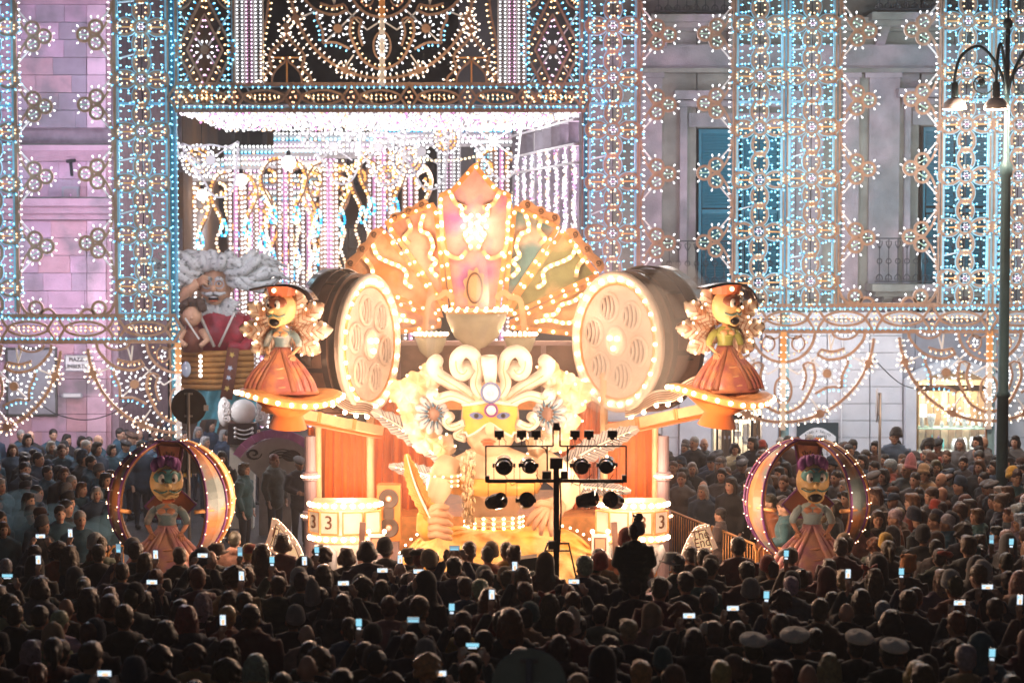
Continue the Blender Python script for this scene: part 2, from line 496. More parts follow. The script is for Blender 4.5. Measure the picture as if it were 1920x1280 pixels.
# ================================================================== setting: square, houses
pm('paving', (0.055, 0.052, 0.055), 0.55, 0.3, 3.0, bump=0.3, bscale=12)
g = MB()
g.grid(lambda u, v: Vector((-68 + 136 * u, -11 + 122 * v, 0)), 24, 26, 'paving')
o = g.build('ground'); o['kind'] = 'structure'
pm('slab_stone', (0.10, 0.095, 0.10), 0.5, 0.25, 4.0, bump=0.25, bscale=25, obcol=True)
me_slab = MB().box((0, 0, 0.012), (0.985, 0.985, 0.024), 'slab_stone', taper=0.985).mesh('paving_slab', False)
for i in range(-6, 6):          # paving slabs of the open strip between the crowd and the float
    for j in range(6):
        c = 0.08 + 0.05 * R.random()
        inst(me_slab, 'paving_slab', o, (i + 0.5, 26.2 + j, 0), color=(c, c * 0.97, c))

pm('pavement_stone', (0.16, 0.15, 0.155), 0.7, 0.2, 3.0, bump=0.25)
m = MB(); m.box((8.6, 40.2, .068), (12.4, 6.0, .136), 'pavement_stone'); o = m.build('pavement'); o['kind'] = 'structure'
m = MB(); m.box((8.6, 37.12, .07), (12.4, .15, .14), 'slab_stone'); m.build('kerb', o).color = (.22, .21, .21, 1)
YA = 42.0      # left house front
YB = 43.0      # right house front
pm('pink_stone', (0.55, 0.34, 0.46), 0.85, 0.12, 3.0, bump=0.25, bscale=18, obcol=True, col2=(0.26, 0.21, 0.24), c2scale=1.0, c2pos=0.57)
pm('mortar', (0.34, 0.24, 0.29), 0.9, 0.2)
pm('mauve_plaster', (0.20, 0.183, 0.160), 0.9, 0.35, 1.6, bump=0.3, bscale=14, col2=(0.30, 0.21, 0.25), c2scale=0.6, c2pos=0.64)
pm('pilaster_stone', (0.31, 0.24, 0.26), 0.85, 0.2, 3.0, bump=0.3, col2=(0.20, 0.185, 0.19), c2scale=0.8, c2pos=0.5)
pm('white_stucco', (0.66, 0.64, 0.68), 0.85, 0.06, 3.0, bump=0.25, bscale=40)
pm('groove', (0.30, 0.29, 0.33), 0.9, 0.1)
pm('teal_shutter', (0.012, 0.13, 0.19), 0.55, 0.15)
pm('iron', (0.035, 0.03, 0.035), 0.5, 0.2, metal=0.6)
pm('dark_glass', (0.012, 0.015, 0.02), 0.08, 0.0, spec=0.6)
pm('warm_wood', (0.42, 0.24, 0.10), 0.5, 0.25, 8.0)
pm('dark_brown', (0.10, 0.06, 0.04), 0.6, 0.2)
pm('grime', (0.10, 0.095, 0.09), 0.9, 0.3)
pm('ivory', (0.80, 0.76, 0.68), 0.5, 0.06)

def px_box(mb, x0, y0, x1, y1, Y, d, mat):
    """A box whose front face fills the pixel rectangle at distance Y and which reaches d metres back."""
    a, b = P(x0, y1, Y), P(x1, y0, Y)
    mb.box(((a.x + b.x) / 2, Y + d / 2, (a.z + b.z) / 2), (b.x - a.x, d, b.z - a.z), mat)
    return mb

# ---- left house: rusticated pink corner
org = P(60, 900, YA); org.z = 0
LH = thing('corner_house', org, 'pink stone corner house with weathered blocks and dark stained ledges behind the trefoil lights', 'house')
m = MB(org); px_box(m, -120, -60, 214, 940, YA + 0.09, 6, 'mortar'); m.build('wall', LH)
ledges = [(272, 302), (372, 412), (-20, 8)]
y = -44
row = 0
while y < 925:
    h = 33
    hit = [l for l in ledges if y + h > l[0] and y < l[1]]
    if hit: y = hit[0][1] + 1; continue
    for l in ledges:
        if y < l[0] < y + h + 14: h = l[0] - y - 1
    x = -110 - (row % 2) * 30
    while x < 160:
        w = 48 + R.random() * 26
        x1 = min(x + w, 163)
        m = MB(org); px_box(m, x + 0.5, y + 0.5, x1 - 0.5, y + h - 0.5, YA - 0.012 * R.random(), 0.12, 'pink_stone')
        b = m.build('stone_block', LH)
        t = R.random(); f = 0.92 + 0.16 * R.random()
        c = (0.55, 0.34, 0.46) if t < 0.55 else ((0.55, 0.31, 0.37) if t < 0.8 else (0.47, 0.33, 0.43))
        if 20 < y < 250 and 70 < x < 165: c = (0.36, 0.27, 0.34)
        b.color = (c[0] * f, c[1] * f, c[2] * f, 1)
        x = x1
    m = MB(org); px_box(m, 163.5, y + 0.5, 198, y + h - 0.5, YA - 0.06, 0.2, 'pink_stone'); b = m.build('corner_block', LH)
    f = 0.95 + 0.2 * R.random(); b.color = (0.62 * f, 0.40 * f, 0.50 * f, 1)
    m = MB(org); px_box(m, 198.6, y + 0.5, 208, y + h - 0.5, YA + 0.02, 0.2, 'pink_stone'); b = m.build('corner_block', LH)
    b.color = (0.52, 0.30, 0.36, 1)
    y += h; row += 1
for (a, b_) in ledges:
    m = MB(org)
    px_box(m, -120, a, 212, a + (b_ - a) * 0.35, YA - 0.34, 0.5, 'pink_stone')
    px_box(m, -120, a + (b_ - a) * 0.35, 209, a + (b_ - a) * 0.7, YA - 0.22, 0.4, 'pink_stone')
    px_box(m, -120, a + (b_ - a) * 0.7, 206, b_, YA - 0.12, 0.3, 'pink_stone')
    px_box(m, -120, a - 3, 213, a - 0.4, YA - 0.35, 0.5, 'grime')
    b = m.build('ledge', LH); b.color = (0.50, 0.30, 0.38, 1)
m = MB(org); px_box(m, -120, 868, 209, 940, YA - 0.2, 0.4, 'pilaster_stone'); m.build('plinth', LH)
m = MB(org); px_box(m, 12, 652, 106, 780, YA - 0.07, 0.08, 'grime'); px_box(m, 16, 656, 102, 776, YA - 0.085, 0.02, 'groove')
m.build('stone_plaque', LH, label='grey stone plaque with worn lettering')
m = MB(org); px_box(m, 116, 350, 147, 380, YA - 0.12, 0.12, 'groove'); px_box(m, 120, 354, 143, 376, YA - 0.14, 0.03, 'mortar'); m.dot(P(132, 366, YA - 0.15), 0.03, 'pink_paint')
m.build('meter_box', LH)
m = MB(org)
for (a, b_) in (((132, 300), (135, 330)), ((125, 303), (141, 301))):
    m.tube([P(a[0], a[1], YA - 0.2), P(b_[0], b_[1], YA - 0.25)], 0.035, 'iron')
m.build('wall_bracket', LH)

# street sign on the pink corner
pm('enamel', (0.66, 0.64, 0.66), 0.35, 0.08)
pm('sign_ink', (0.04, 0.04, 0.05), 0.5, 0.0)
so = P(147, 681, YA - 0.13)
sg = thing('street_sign', so, 'white enamel street name plate lettered PIAZZA UMBERTO on the pink stone corner', 'street sign')
m = MB(so); px_box(m, 122, 666, 172, 695, YA - 0.13, 0.03, 'enamel'); m.build('plate', sg)
m = MB(so)
for a, b_ in (((122, 666), (172, 666)), ((172, 666), (172, 695)), ((172, 695), (122, 695)), ((122, 695), (122, 666))):
    m.bar(P(*a, YA - 0.14), P(*b_, YA - 0.14), 0.02, 0.02, 'groove')
m.build('rim', sg)
for tx, yy, sz in (('PIAZZA', 674, 0.125), ('UMBERTO I', 687, 0.125)):
    me = text_mesh(tx, sz, 'sign_ink'); p = P(146, yy, YA - 0.15) - so
    inst(me, 'lettering', sg, p, (PI / 2, 0, 0), (0.92, 1, 1))
so = P(134, 741, YA - 0.13)
sg = thing('arrow_sign', so, 'small worn metal direction plate with pointed ends below the street name plate', 'street sign')
m = MB(so); m.plate([P(x, y, YA - 0.11) for x, y in ((114, 741), (119, 736), (152, 736), (156, 741), (152, 746), (119, 746))], 0.03, 'groove')
m.build('plate', sg)
m = MB(so); m.plate([P(x, y, YA - 0.13) for x, y in ((119, 738), (151, 738), (151, 744), (119, 744))], 0.01, 'enamel'); m.build('label_strip', sg)

# ---- right house: grey plaster above, white courses below
org = P(1520, 900, YB); org.z = 0
RH = thing('palace_house', org, 'long grey plaster house with teal shutters above a white rusticated ground floor', 'house')
def rb(name, rects, mat=None, **kw):
    m = MB(org)
    for r in rects:
        x0, y0, x1, y1, Y, d = r[:6]; px_box(m, x0, y0, x1, y1, Y, d, r[6] if len(r) > 6 else mat)
    return m.build(name, RH, **kw)
# wall pieces round the window openings
wins = [(1307, 240, 1467, 545), (1727, 236, 1868, 545)]
rb('upper_wall', [(1085, -120, 1307, 600, YB, 3), (1467, -120, 1727, 600, YB, 3), (1868, -120, 2060, 600, YB, 3)] +
   [(w[0], -120, w[2], w[1], YB, 3) for w in wins] + [(w[0], w[3], w[2], 600, YB, 3) for w in wins], 'mauve_plaster')
for a, b_ in ((1100, 1150), (1200, 1242), (1490, 1545), (1578, 1612), (1627, 1688), (1902, 1960)):
    rb('pilaster', [(a, 132, b_, 560, YB - 0.08, 0.1, 'pilaster_stone'), (a - 4, 130, b_ + 4, 146, YB - 0.14, 0.2, 'pilaster_stone')])
rb('string_course', [(1085, 84, 2060, 128, YB - 0.10, 0.2, 'pilaster_stone')])
rb('cornice', [(1085, 32, 2060, 44, YB - 0.5, 0.6, 'mauve_plaster'), (1085, 44, 2060, 58, YB - 0.3, 0.5, 'mauve_plaster'), (1085, 128, 2060, 136, YB - 0.2, 0.3, 'mauve_plaster')])
for w in wins:
    x0, y0, x1, y1 = w
    rb('window_surround', [(x0 - 33, y0 - 50, x0 - 18, y1, YB - 0.14, 0.2), (x1 + 10, y0 - 50, x1 + 25, y1, YB - 0.14, 0.2),
        (x0 - 42, y0 - 70, x1 + 34, y0 - 54, YB - 0.34, 0.4), (x0 - 33, y0 - 52, x1 + 25, y0 - 40, YB - 0.2, 0.25),
        (x0 - 16, y0 - 28, x1 + 6, y0 - 2, YB - 0.07, 0.2)], 'pilaster_stone')
    xm = (x0 + x1) / 2
    for a, b_ in ((x0 + 2, xm - 2), (xm + 2, x1 - 2)):
        m = MB(org)
        for q in ((a, y0 + 2, a + 7, y1), (b_ - 7, y0 + 2, b_, y1), (a + 7.3, y0 + 2, b_ - 7.3, y0 + 10), (a + 7.3, (y0 + y1) / 2, b_ - 7.3, (y0 + y1) / 2 + 8)):
            px_box(m, *q, YB + 0.10, 0.06, 'teal_shutter')
        sh = m.build('shutter', RH)
        me = None
        yy = y0 + 12
        while yy < y1 - 4:
            if not (y0 + y1) / 2 - 5 < yy < (y0 + y1) / 2 + 9:
                ca, cb = P(a + 7.5, yy, YB + 0.13), P(b_ - 7.5, yy, YB + 0.13)
                if me is None:
                    me = MB().box((0, 0, 0), (cb.x - ca.x, 0.012, 0.075), 'teal_shutter', rot=Matrix.Rotation(0.6, 3, 'X')).mesh('slat', False)
                inst(me, 'slat', sh, (ca + cb) / 2 - org)
            yy += 5.4
    rb('window_reveal', [(x0 - 2, y0 - 2, x1 + 2, y1, YB + 0.3, 0.1)], 'dark_glass')
# balconies with wrought iron rails
def balcony(x0, x1, ytop, ybot, label):
    Yf = YB - 0.9
    a, b_ = P(x0, ybot, Yf), P(x1, ybot, Yf)
    bo = Vector(((a.x + b_.x) / 2, YB - 0.45, a.z))
    bl = thing('balcony', bo, label, 'balcony', 'balconies of the grey house')
    m = MB(bo); m.box((bo.x, bo.y, bo.z - 0.09), (b_.x - a.x + 0.1, 0.9, 0.16), 'mauve_plaster'); m.box((bo.x, bo.y + 0.05, bo.z - 0.23), (b_.x - a.x - 0.1, 0.75, 0.11), 'mauve_plaster')
    m.build('slab', bl)
    for t in (0.12, 0.88):
        xx = a.x + (b_.x - a.x) * t
        m = MB(bo); m.loft([[Vector((xx + i * 0.1, YB - 0.75 * k, bo.z - 0.29 - j)) for i, j in ((-1, 0), (1, 0), (1, 0.02 + 0.4 * (1 - k)), (-1, 0.02 + 0.4 * (1 - k)))] for k in (0.0, 0.4, 1.0)], 'mauve_plaster')
        m.build('corbel', bl)
    zt = P(x0, ytop, Yf).z
    m = MB(bo); m.bar((a.x, Yf, zt), (b_.x, Yf, zt), 0.05, 0.03, 'iron'); m.bar((a.x, Yf, bo.z + 0.05), (b_.x, Yf, bo.z + 0.05), 0.03, 0.03, 'iron')
    for xx in (a.x, b_.x): m.bar((xx, Yf, zt), (xx, YB, zt), 0.03, 0.05, 'iron')
    m.build('handrail', bl)
    h = zt - bo.z
    k = MB(); k.bar((0, 0, 0.05), (0, 0, h), 0.018, 0.018, 'iron')
    ring = [(0.055 * math.cos(t), 0, h * 0.5 + 0.055 * math.sin(t)) for t in [i * PI / 5 for i in range(10)]]
    k.tube(ring, 0.009, 'iron', n=4, closed=True)
    for s in (-1, 1):
        k.tube([(0, 0, h * 0.22), (s * 0.06, 0, h * 0.16), (s * 0.07, 0, h * 0.09), (s * 0.03, 0, h * 0.08), (s * 0.035, 0, h * 0.12)], 0.009, 'iron', n=4)
        k.tube([(0, 0, h * 0.78), (s * 0.05, 0, h * 0.86), (s * 0.06, 0, h * 0.93), (s * 0.02, 0, h * 0.94)], 0.009, 'iron', n=4)
    me = k.mesh('baluster', False)
    n = max(4, int((b_.x - a.x) / 0.19))
    for i in range(n): inst(me, 'baluster', bl, Vector((a.x + (b_.x - a.x) * (i + 0.5) / n, Yf, bo.z)) - bo)
balcony(1246, 1486, 452, 536, 'wrought iron balcony in front of teal shutters, beside the arch of lights')
balcony(1640, 1880, 447, 532, 'wrought iron balcony in front of teal shutters, behind the lamp post')
balcony(1226, 1402, -52, 26, 'wrought iron balcony over the string course beside the arch, cut by picture top')
balcony(1640, 1840, -56, 22, 'wrought iron balcony over the string course near the lamp heads, cut by picture top')

# ground floor courses
rb('ground_wall', [(1085, 596, 1336, 940, YB + 0.05, 3, 'groove'), (1432, 596, 1716, 940, YB + 0.05, 3, 'groove'), (1862, 596, 2060, 940, YB + 0.05, 3, 'groove'),
                   (1336, 596, 1432, 756, YB + 0.05, 3, 'groove'), (1716, 596, 1862, 700, YB + 0.05, 3, 'groove')])
y = 598
while y < 930:
    for a, b_ in ((1085, 1240), (1242, 1272), (1462, 1550), (1552, 1630), (1632, 1692), (1886, 1960), (1962, 2060)):
        rb('stone_course', [(a, y, b_, y + 30.6, YB - 0.012 * R.random(), 0.1)], 'white_stucco')
    y += 31.8
for a, b_ in ((1274, 1334), (1428, 1460)):
    rb('pier', [(a, 600, b_, 940, YB - 0.1, 0.3, 'white_stucco'), (a - 3, 600, b_ + 3, 612, YB - 0.14, 0.3, 'white_stucco')])
rb('band_course', [(1085, 586, 2060, 597, YB - 0.2, 0.4, 'white_stucco')])
rb('door_head', [(1336, 612, 1426, 752, YB - 0.005, 0.1, 'white_stucco')])
rb('downpipe', [(1576, 560, 1581, 930, YB - 0.12, 0.08, 'white_paint')])
# lit doorway with iron grille
rb('shop_door', [(1336, 756, 1432, 764, YB - 0.2, 0.3, 'white_paint')])
m = MB(org)
px_box(m, 1338, 764, 1430, 930, YB + 1.6, 0.1, 'ivory')
px_box(m, 1334, 752, 1338, 940, YB + 0.2, 1.5, 'ivory'); px_box(m, 1430, 752, 1434, 940, YB + 0.2, 1.5, 'ivory')
m.build('doorway_room', RH)
m = MB(org)
for x, w in ((1345, 5), (1376, 4), (1410, 6), (1429, 4)): px_box(m, x - w / 2, 764, x + w / 2, 935, YB + 0.06, 0.07, 'iron')
px_box(m, 1343, 778, 1431, 786, YB + 0.08, 0.04, 'iron')
px_box(m, 1352, 786, 1358, 935, YB + 0.6, 0.05, 'dark_brown'); px_box(m, 1357.5, 786, 1372, 935, YB + 0.7, 0.05, 'dark_brown'); px_box(m, 1412, 786, 1429, 935, YB + 0.7, 0.05, 'dark_brown')
for x in (1350, 1359, 1367, 1384, 1393, 1402, 1420): m.tube([P(x, 766, YB + 0.02), P(x, 935, YB + 0.02)], 0.010, 'iron', n=5); m.dot(P(x, 820, YB + 0.02), 0.035, 'groove', st=(0.7, 0.7, 1.5))
for i in range(8):
    x = 1344 + i * 11; m.tube([P(x, 775, YB - 0.02), P(x + 5.5, 765, YB - 0.02), P(x + 11, 775, YB - 0.02)], 0.012, 'white_paint', n=4)
m.build('door_grille', RH)
m = MB(org)
for x0, y0, x1, y1 in ((1376, 792, 1386, 806), (1394, 794, 1406, 818), (1392, 818, 1401, 830), (1394, 828, 1408, 833), (1374, 808, 1390, 818)):
    px_box(m, x0, y0, x1, y1, YB + 0.5, 0.01, 'white_paint')
m.build('paper_notice', RH)
lamp('doorway_lamp', P(1385, 775, YB + 0.9), 60, (1.0, 0.82, 0.58), 0.2)

# arched shop window
pm('shop_beige', (0.72, 0.52, 0.30), 0.6, 0.12)  # plain beige of the display walls
pm('clear_glass', (0.75, 0.85, 0.85), 0.03, 0.0, alpha=0.10)
arch = [(1716, 860)] + [(1716, 716)] + [(1716 + (1862 - 1716) * t, 716 - 24 * math.sin(PI * t)) for t in [i / 12 for i in range(1, 12)]] + [(1862, 716), (1862, 860)]
m = MB(org)
for i in range(len(arch) - 1): pass
m.ribbon([P(x, y, YB - 0.1) for x, y in [(1706, 935), (1706, 712)] + [(1706 + 166 * t, 712 - 28 * math.sin(PI * t)) for t in [i / 12 for i in range(1, 12)]] + [(1872, 712), (1872, 935)]], 0.24, 0.24, 'white_stucco')
m.build('window_arch', RH)
m = MB(org)
px_box(m, 1716, 690, 1862, 712, YB + 0.1, 0.3, 'shop_beige'); px_box(m, 1718, 722, 1850, 733, YB + 0.02, 0.05, 'dark_brown')
px_box(m, 1718, 700, 1722, 935, YB + 0.0, 0.1, 'warm_wood'); px_box(m, 1847, 700, 1853, 935, YB + 0.0, 0.1, 'warm_wood'); px_box(m, 1853, 700, 1862, 935, YB + 0.02, 0.1, 'white_stucco')
px_box(m, 1718, 848, 1850, 862, YB - 0.05, 0.7, 'ivory'); px_box(m, 1718, 862, 1776, 935, YB + 0.04, 0.1, 'ivory')
m.build('window_frame', RH)
m = MB(org); px_box(m, 1714, 690, 1864, 935, YB + 1.0, 0.1, 'shop_beige'); px_box(m, 1714, 680, 1864, 690, YB + 0.1, 0.9, 'ivory')
px_box(m, 1709, 690, 1714, 935, YB + 0.05, 1.0, 'shop_beige'); px_box(m, 1864, 690, 1869, 935, YB + 0.05, 1.0, 'shop_beige')
m.build('display_case', RH)
for i in range(9): rb('back_plank', [(1722 + i * 14, 733, 1734.6 + i * 14, 848, YB + 0.95 - 0.01 * (i % 2), 0.04)], 'warm_wood' if i % 3 else 'shop_beige')
m = MB(org); px_box(m, 1722, 803, 1847, 805, YB + 0.15, 0.7, 'green_paint'); m.build('glass_shelf', RH)
m = MB(org); px_box(m, 1722, 735, 1847, 846, YB + 0.03, 0.008, 'clear_glass'); m.build('window_pane', RH)
lamp('shop_lamp', P(1760, 742, YB + 0.35), 34, (1.0, 0.88, 0.70), 0.08)
lamp('shop_lamp', P(1820, 742, YB + 0.35), 34, (1.0, 0.90, 0.74), 0.08)
lamp('shop_lamp', P(1800, 812, YB + 0.2), 14, (1.0, 0.95, 0.88), 0.06)
# ceramic heads and vases on show
pm('ceramic', (0.82, 0.81, 0.80), 0.25, 0.03)
pm('ceramic_teal', (0.10, 0.52, 0.52), 0.25, 0.1)
pm('ceramic_violet', (0.26, 0.14, 0.40), 0.25, 0.1)
def vase(px, base, w, h, mat, kind, label):
    Y = YB + 0.32 + 0.2 * R.random(); p = P(px, base, Y); s = S(Y)
    t = thing('ceramic_vase', p, label, 'vase', 'ceramics in the shop window')
    m = MB(p); hh, r = h * s, w * s / 2
    if kind == 'head':
        m.lathe([(r * .45, 0), (r * .5, hh * .08), (r * .4, hh * .16), (r * .62, hh * .3), (r * .8, hh * .5), (r * .86, hh * .66), (r * .95, hh * .74), (r, hh * .84), (r * .9, hh * .95), (r * .7, hh)], mat, p, 12, sy=0.85)
        m.build('head_body', t, smooth=True)
        m = MB(p); m.ell(p + Vector((0, -r * .8, hh * .5)), (r * .13, r * .2, hh * .09), mat, 8, 6); m.build('nose', t, smooth=True)
        m = MB(p)
        for s_ in (-1, 1): m.ell(p + Vector((s_ * r * .34, -r * .66, hh * .58)), (r * .14, r * .1, hh * .035), 'sign_ink', 8, 5)
        m.build('eyes', t)
        m = MB(p)
        for k in range(7):
            a = k * 2 * PI / 7; m.plate([p + Vector((math.cos(a + d) * r * e, math.sin(a + d) * r * .85 * e, hh * z)) for d, e, z in ((-.3, .8, .82), (0, .98, .8), (.3, .8, .82), (0, 1.05, 1.06))], r * .1, mat, nrm=(math.cos(a), math.sin(a), 0))
        m.build('crown_rim', t)
    elif kind == 'figure':
        m.lathe([(r * .7, 0), (r, hh * .06), (r * .4, hh * .12), (r * .35, hh * .4), (r * .8, hh * .5), (r * .5, hh * .62), (r * .3, hh * .7), (r * .5, hh * .8), (r * .45, hh * .93), (r * .2, hh)], mat, p, 10)
        m.build('vase_body', t, smooth=True)
    else:
        m.lathe([(r * .5, 0), (r * .55, hh * .05), (r * .9, hh * .35), (r, hh * .6), (r * .8, hh * .82), (r * .55, hh * .92), (r * .7, hh), (r * .6, hh * .99), (r * .5, hh * .9)], mat, p, 12)
        m.build('vase_body', t, smooth=True)
for k, (x, w, h) in enumerate(((1728, 8, 22), (1746, 17, 27), (1783, 17, 27), (1809, 17, 26))):
    vase(x, 803, w, h, 'ceramic', 'head', f'white ceramic head vase on the glass shelf, {("first", "second", "third", "fourth")[k]} big one from the window jamb')
for k, (x, w, h) in enumerate(((1766, 8, 14), (1795, 9, 14), (1824, 9, 14), (1838, 11, 17))):
    vase(x, 803, w, h, 'ceramic', 'vase', f'small white ceramic pot on the glass shelf, {("first", "second", "third", "fourth")[k]} from the window jamb')
for x, w, h, mt, l in ((1747, 7, 34, 'ceramic_teal', 'tall teal candlestick figure under the glass shelf'), (1754, 9, 20, 'ceramic_teal', 'short teal ceramic figure beside the violet one'),
                       (1759, 6, 32, 'ceramic_violet', 'violet candlestick figure under the glass shelf'), (1768, 7, 26, 'ceramic_teal', 'teal candlestick with flat top beside white vases')):
    vase(x, 848, w, h, mt, 'figure', l)
for k, (x, w, h) in enumerate(((1791, 18, 26), (1808, 13, 28), (1824, 16, 30), (1841, 16, 34))):
    vase(x, 848, w, h, 'ceramic', 'vase', f'large white vase below the glass shelf, {("first", "second", "third", "fourth")[k]} after the teal figures')
p = P(1731, 803, YB + 0.5)
t = thing('table_lamp', p, 'table lamp with white drum shade in the corner of the shop window', 'lamp')
m = MB(p); m.lathe([(0.06, 0), (0.05, 0.02), (0.02, 0.05), (0.02, 0.3)], 'ceramic', p, 10); m.build('lamp_base', t)
em('shade_glow', (1.0, 0.93, 0.82), 1.6, 'AUTO')
m = MB(p); m.lathe([(0.09, 0.26), (0.075, 0.56)], 'shade_glow', p, 12); m.build('lamp_shade', t)

# family name board
so = P(1533, 814, YB - 0.06)
sg = thing('shop_sign', so, 'dark board with white arched plate reading RINO e SALVO CAMPISI 1966 on the white wall', 'shop sign')
pm('sign_board', (0.03, 0.05, 0.06), 0.4, 0.1)
m = MB(so); px_box(m, 1494, 792, 1572, 836, YB - 0.08, 0.05, 'sign_board'); m.build('board', sg)
m = MB(so); m.plate([P(x, y, YB - 0.10) for x, y in [(1499, 834), (1499, 818)] + [(1499 + 68 * t, 818 - 17 * math.sin(PI * t)) for t in [i / 10 for i in range(1, 10)]] + [(1567, 818), (1567, 826), (1556, 829), (1552, 834)]], 0.03, 'white_paint'); m.build('arched_plate', sg)
for k, ch in enumerate('RINO e SALVO'):
    if ch == ' ': continue
    t = (k + 0.5) / 12; a = (t - 0.5)
    inst(text_mesh(ch, 0.07, 'sign_ink'), 'lettering', sg, P(1509 + 48 * t, 816.5 - 9 * math.sin(PI * t), YB - 0.13) - so, (PI / 2, a * 0.75, 0))
inst(text_mesh('CAMPISI', 0.115, 'sign_ink'), 'lettering', sg, P(1533, 819.5, YB - 0.13) - so, (PI / 2, 0, 0))
inst(text_mesh('1966', 0.06, 'sign_ink'), 'lettering', sg, P(1533, 829, YB - 0.13) - so, (PI / 2, 0, 0))

# ---- houses down the street behind the arch
pm('street_plaster', (0.20, 0.16, 0.15), 0.9, 0.25, 0.8, bump=0.2, col2=(0.28, 0.15, 0.08), c2scale=0.4, c2pos=0.5)
pm('street_plaster_grey', (0.17, 0.16, 0.17), 0.9, 0.25, 0.8, bump=0.2)
def far_house(x0, x1, ytop, Y, mat, label, cols, rows, wmat='dark_glass'):
    a, b_ = P(x0, 500, Y), P(x1, 500, Y); o0 = Vector(((a.x + b_.x) / 2, Y, 0)); top = P(x0, ytop, Y).z
    h = thing('street_house', o0, label, 'house', 'houses down the street')
    m = MB(o0); m.box((o0.x, Y + 3, top / 2), (b_.x - a.x, 6, top), mat); m.build('wall', h)
    m = MB(o0); m.box((o0.x, Y + 2.8, top + 0.15), (b_.x - a.x + 0.3, 6.4, 0.3), mat); m.build('roof_cornice', h)
    for i in range(cols):
        for j in range(rows):
            cx = a.x + (b_.x - a.x) * (i + 0.5) / cols; cz = 1.6 + j * 3.6
            if cz + 1.2 > top: continue
            m = MB(o0); m.box((cx, Y - 0.02, cz), (1.3, 0.14, 2.3), 'pilaster_stone'); w = m.build('window', h)
            m = MB(o0); m.box((cx, Y - 0.08, cz), (1.0, 0.1, 2.0), wmat); m.build('pane', w)
            m = MB(o0); m.box((cx, Y - 0.16, cz - 1.2), (1.5, 0.3, 0.1), 'pilaster_stone'); m.build('sill', w)
            m = MB(o0); m.box((cx, Y - 0.15, cz), (0.06, 0.06, 2.0), 'dark_brown'); m.box((cx, Y - 0.15, cz + 0.3), (1.0, 0.05, 0.05), 'dark_brown'); m.build('mullion', w)
far_house(860, 1110, -160, 53, 'street_plaster_grey', 'tall grey house behind the curtain of white lights', 2, 3, 'teal_shutter')
far_house(330, 700, 190, 70, 'street_plaster', 'brown plaster house at the far end of the lit street', 4, 3)
far_house(150, 345, -60, 50, 'street_plaster', 'dim house seen between the pink corner and the arch', 2, 3)
# ================================================================== luminarie: wooden lace hung with lamps
YL = 39.0
s = S(YL)
def LV(x, y, off=0.0): return Vector((x * s, off, -y * s))      # design pixels to metres in the plane of the lights
def path(pts): return [LV(x, y) for x, y in pts]
def resample(pts, gap, closed=False):
    pts = [Vector((p[0], p[1])) for p in pts]
    if closed: pts = pts + [pts[0]]
    L = sum((pts[i + 1] - pts[i]).length for i in range(len(pts) - 1))
    n = max(1, round(L / gap)); step = L / n
    out = []; acc = 0; want = step / 2; i = 0
    while i < len(pts) - 1:
        seg = pts[i + 1] - pts[i]
        if seg.length < 1e-9: i += 1; continue
        if acc + seg.length >= want - 1e-9:
            t = seg.normalized(); p = pts[i] + t * (want - acc); out.append((p, Vector((-t.y, t.x)))); want += step
            if want > L + step * 0.01: break
        else: acc += seg.length; i += 1
    return out
def lights(mb, pts, gap, col, side=1, L=8, r=1.8, closed=False, off=0.0, org=(0, 0, 0)):
    """A row of lamps that stand on the line pts and point to its side."""
    g_, t_ = BULB[col]; o = Vector(org)
    for p, n in resample(pts, gap, closed):
        if R.random() < .035: continue      # a missing lamp
        for sd in ((1, -1) if side == 0 else (side,)):
            d = n * sd
            a = R.uniform(-0.22, 0.22)
            d = Vector((d.x * math.cos(a) - d.y * math.sin(a), d.x * math.sin(a) + d.y * math.cos(a)))
            q = p + d * (1.2 + off)
            mb.bulb(o + LV(q.x, q.y, -0.03), Vector((d.x, -0.35, -d.y)), L * s, r * s, g_, t_, 'socket')
def leaf(cx, cy, a, b, n=20, pw=1.0):
    return [(cx + a * math.cos(t), cy + b * math.sin(t) * abs(math.sin(t)) ** (pw - 1 if pw > 1 else 0)) for t in [2 * PI * i / n for i in range(n)]]

# ---- shared pieces of the flower columns
W = 4.8
def ribp(mb, pts, w=W, mat='pale_wood', d=0.05, closed=False): mb.ribbon(path(pts), w * s, d, mat, closed)
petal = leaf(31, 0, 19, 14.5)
glow_edge = leaf(31, 0, 22.5, 17.6)  # pale blue outline put in for the glow round the cyan lamps
mp = MB(); ribp(mp, petal, closed=True); ribp(mp, glow_edge, 2.0, 'blue_paint', .03, True); ME_PETAL = mp.mesh('petal', False)
mp = MB(); ribp(mp, petal, closed=True); ribp(mp, glow_edge, 2.0, 'blue_paint', .03, True); mp.bar(LV(14, 0), LV(48, 0), 2.6 * s, 0.03, 'orange_paint'); ME_PETAL_BAR = mp.mesh('petal_bar', False)
mp = MB(); ribp(mp, arc2(0, 0, 12.5, 12.5, 0, 342, 19), closed=True); mp.bar(LV(-8, 0), LV(8, 0), 1.5 * s, 0.02, 'pink_paint'); ME_HUB = mp.mesh('flower', False)
def petal_lamps(mb, ang, tint='gold'):
    c, sn = math.cos(ang), math.sin(ang)
    rot = lambda pts: [(x * c - y * sn, x * sn + y * c) for x, y in pts]
    lights(mb, rot(leaf(31, 0, 18.2, 13.6)), 12.5, tint, 1, 5.6, 1.7, True)
    lights(mb, rot([p for p in leaf(31, 0, 21.5, 16.5, 28) if p[0] > 19]), 12.5, 'cyan', -1, 8.0, 1.8)
ME_FLOWER_LAMPS = []
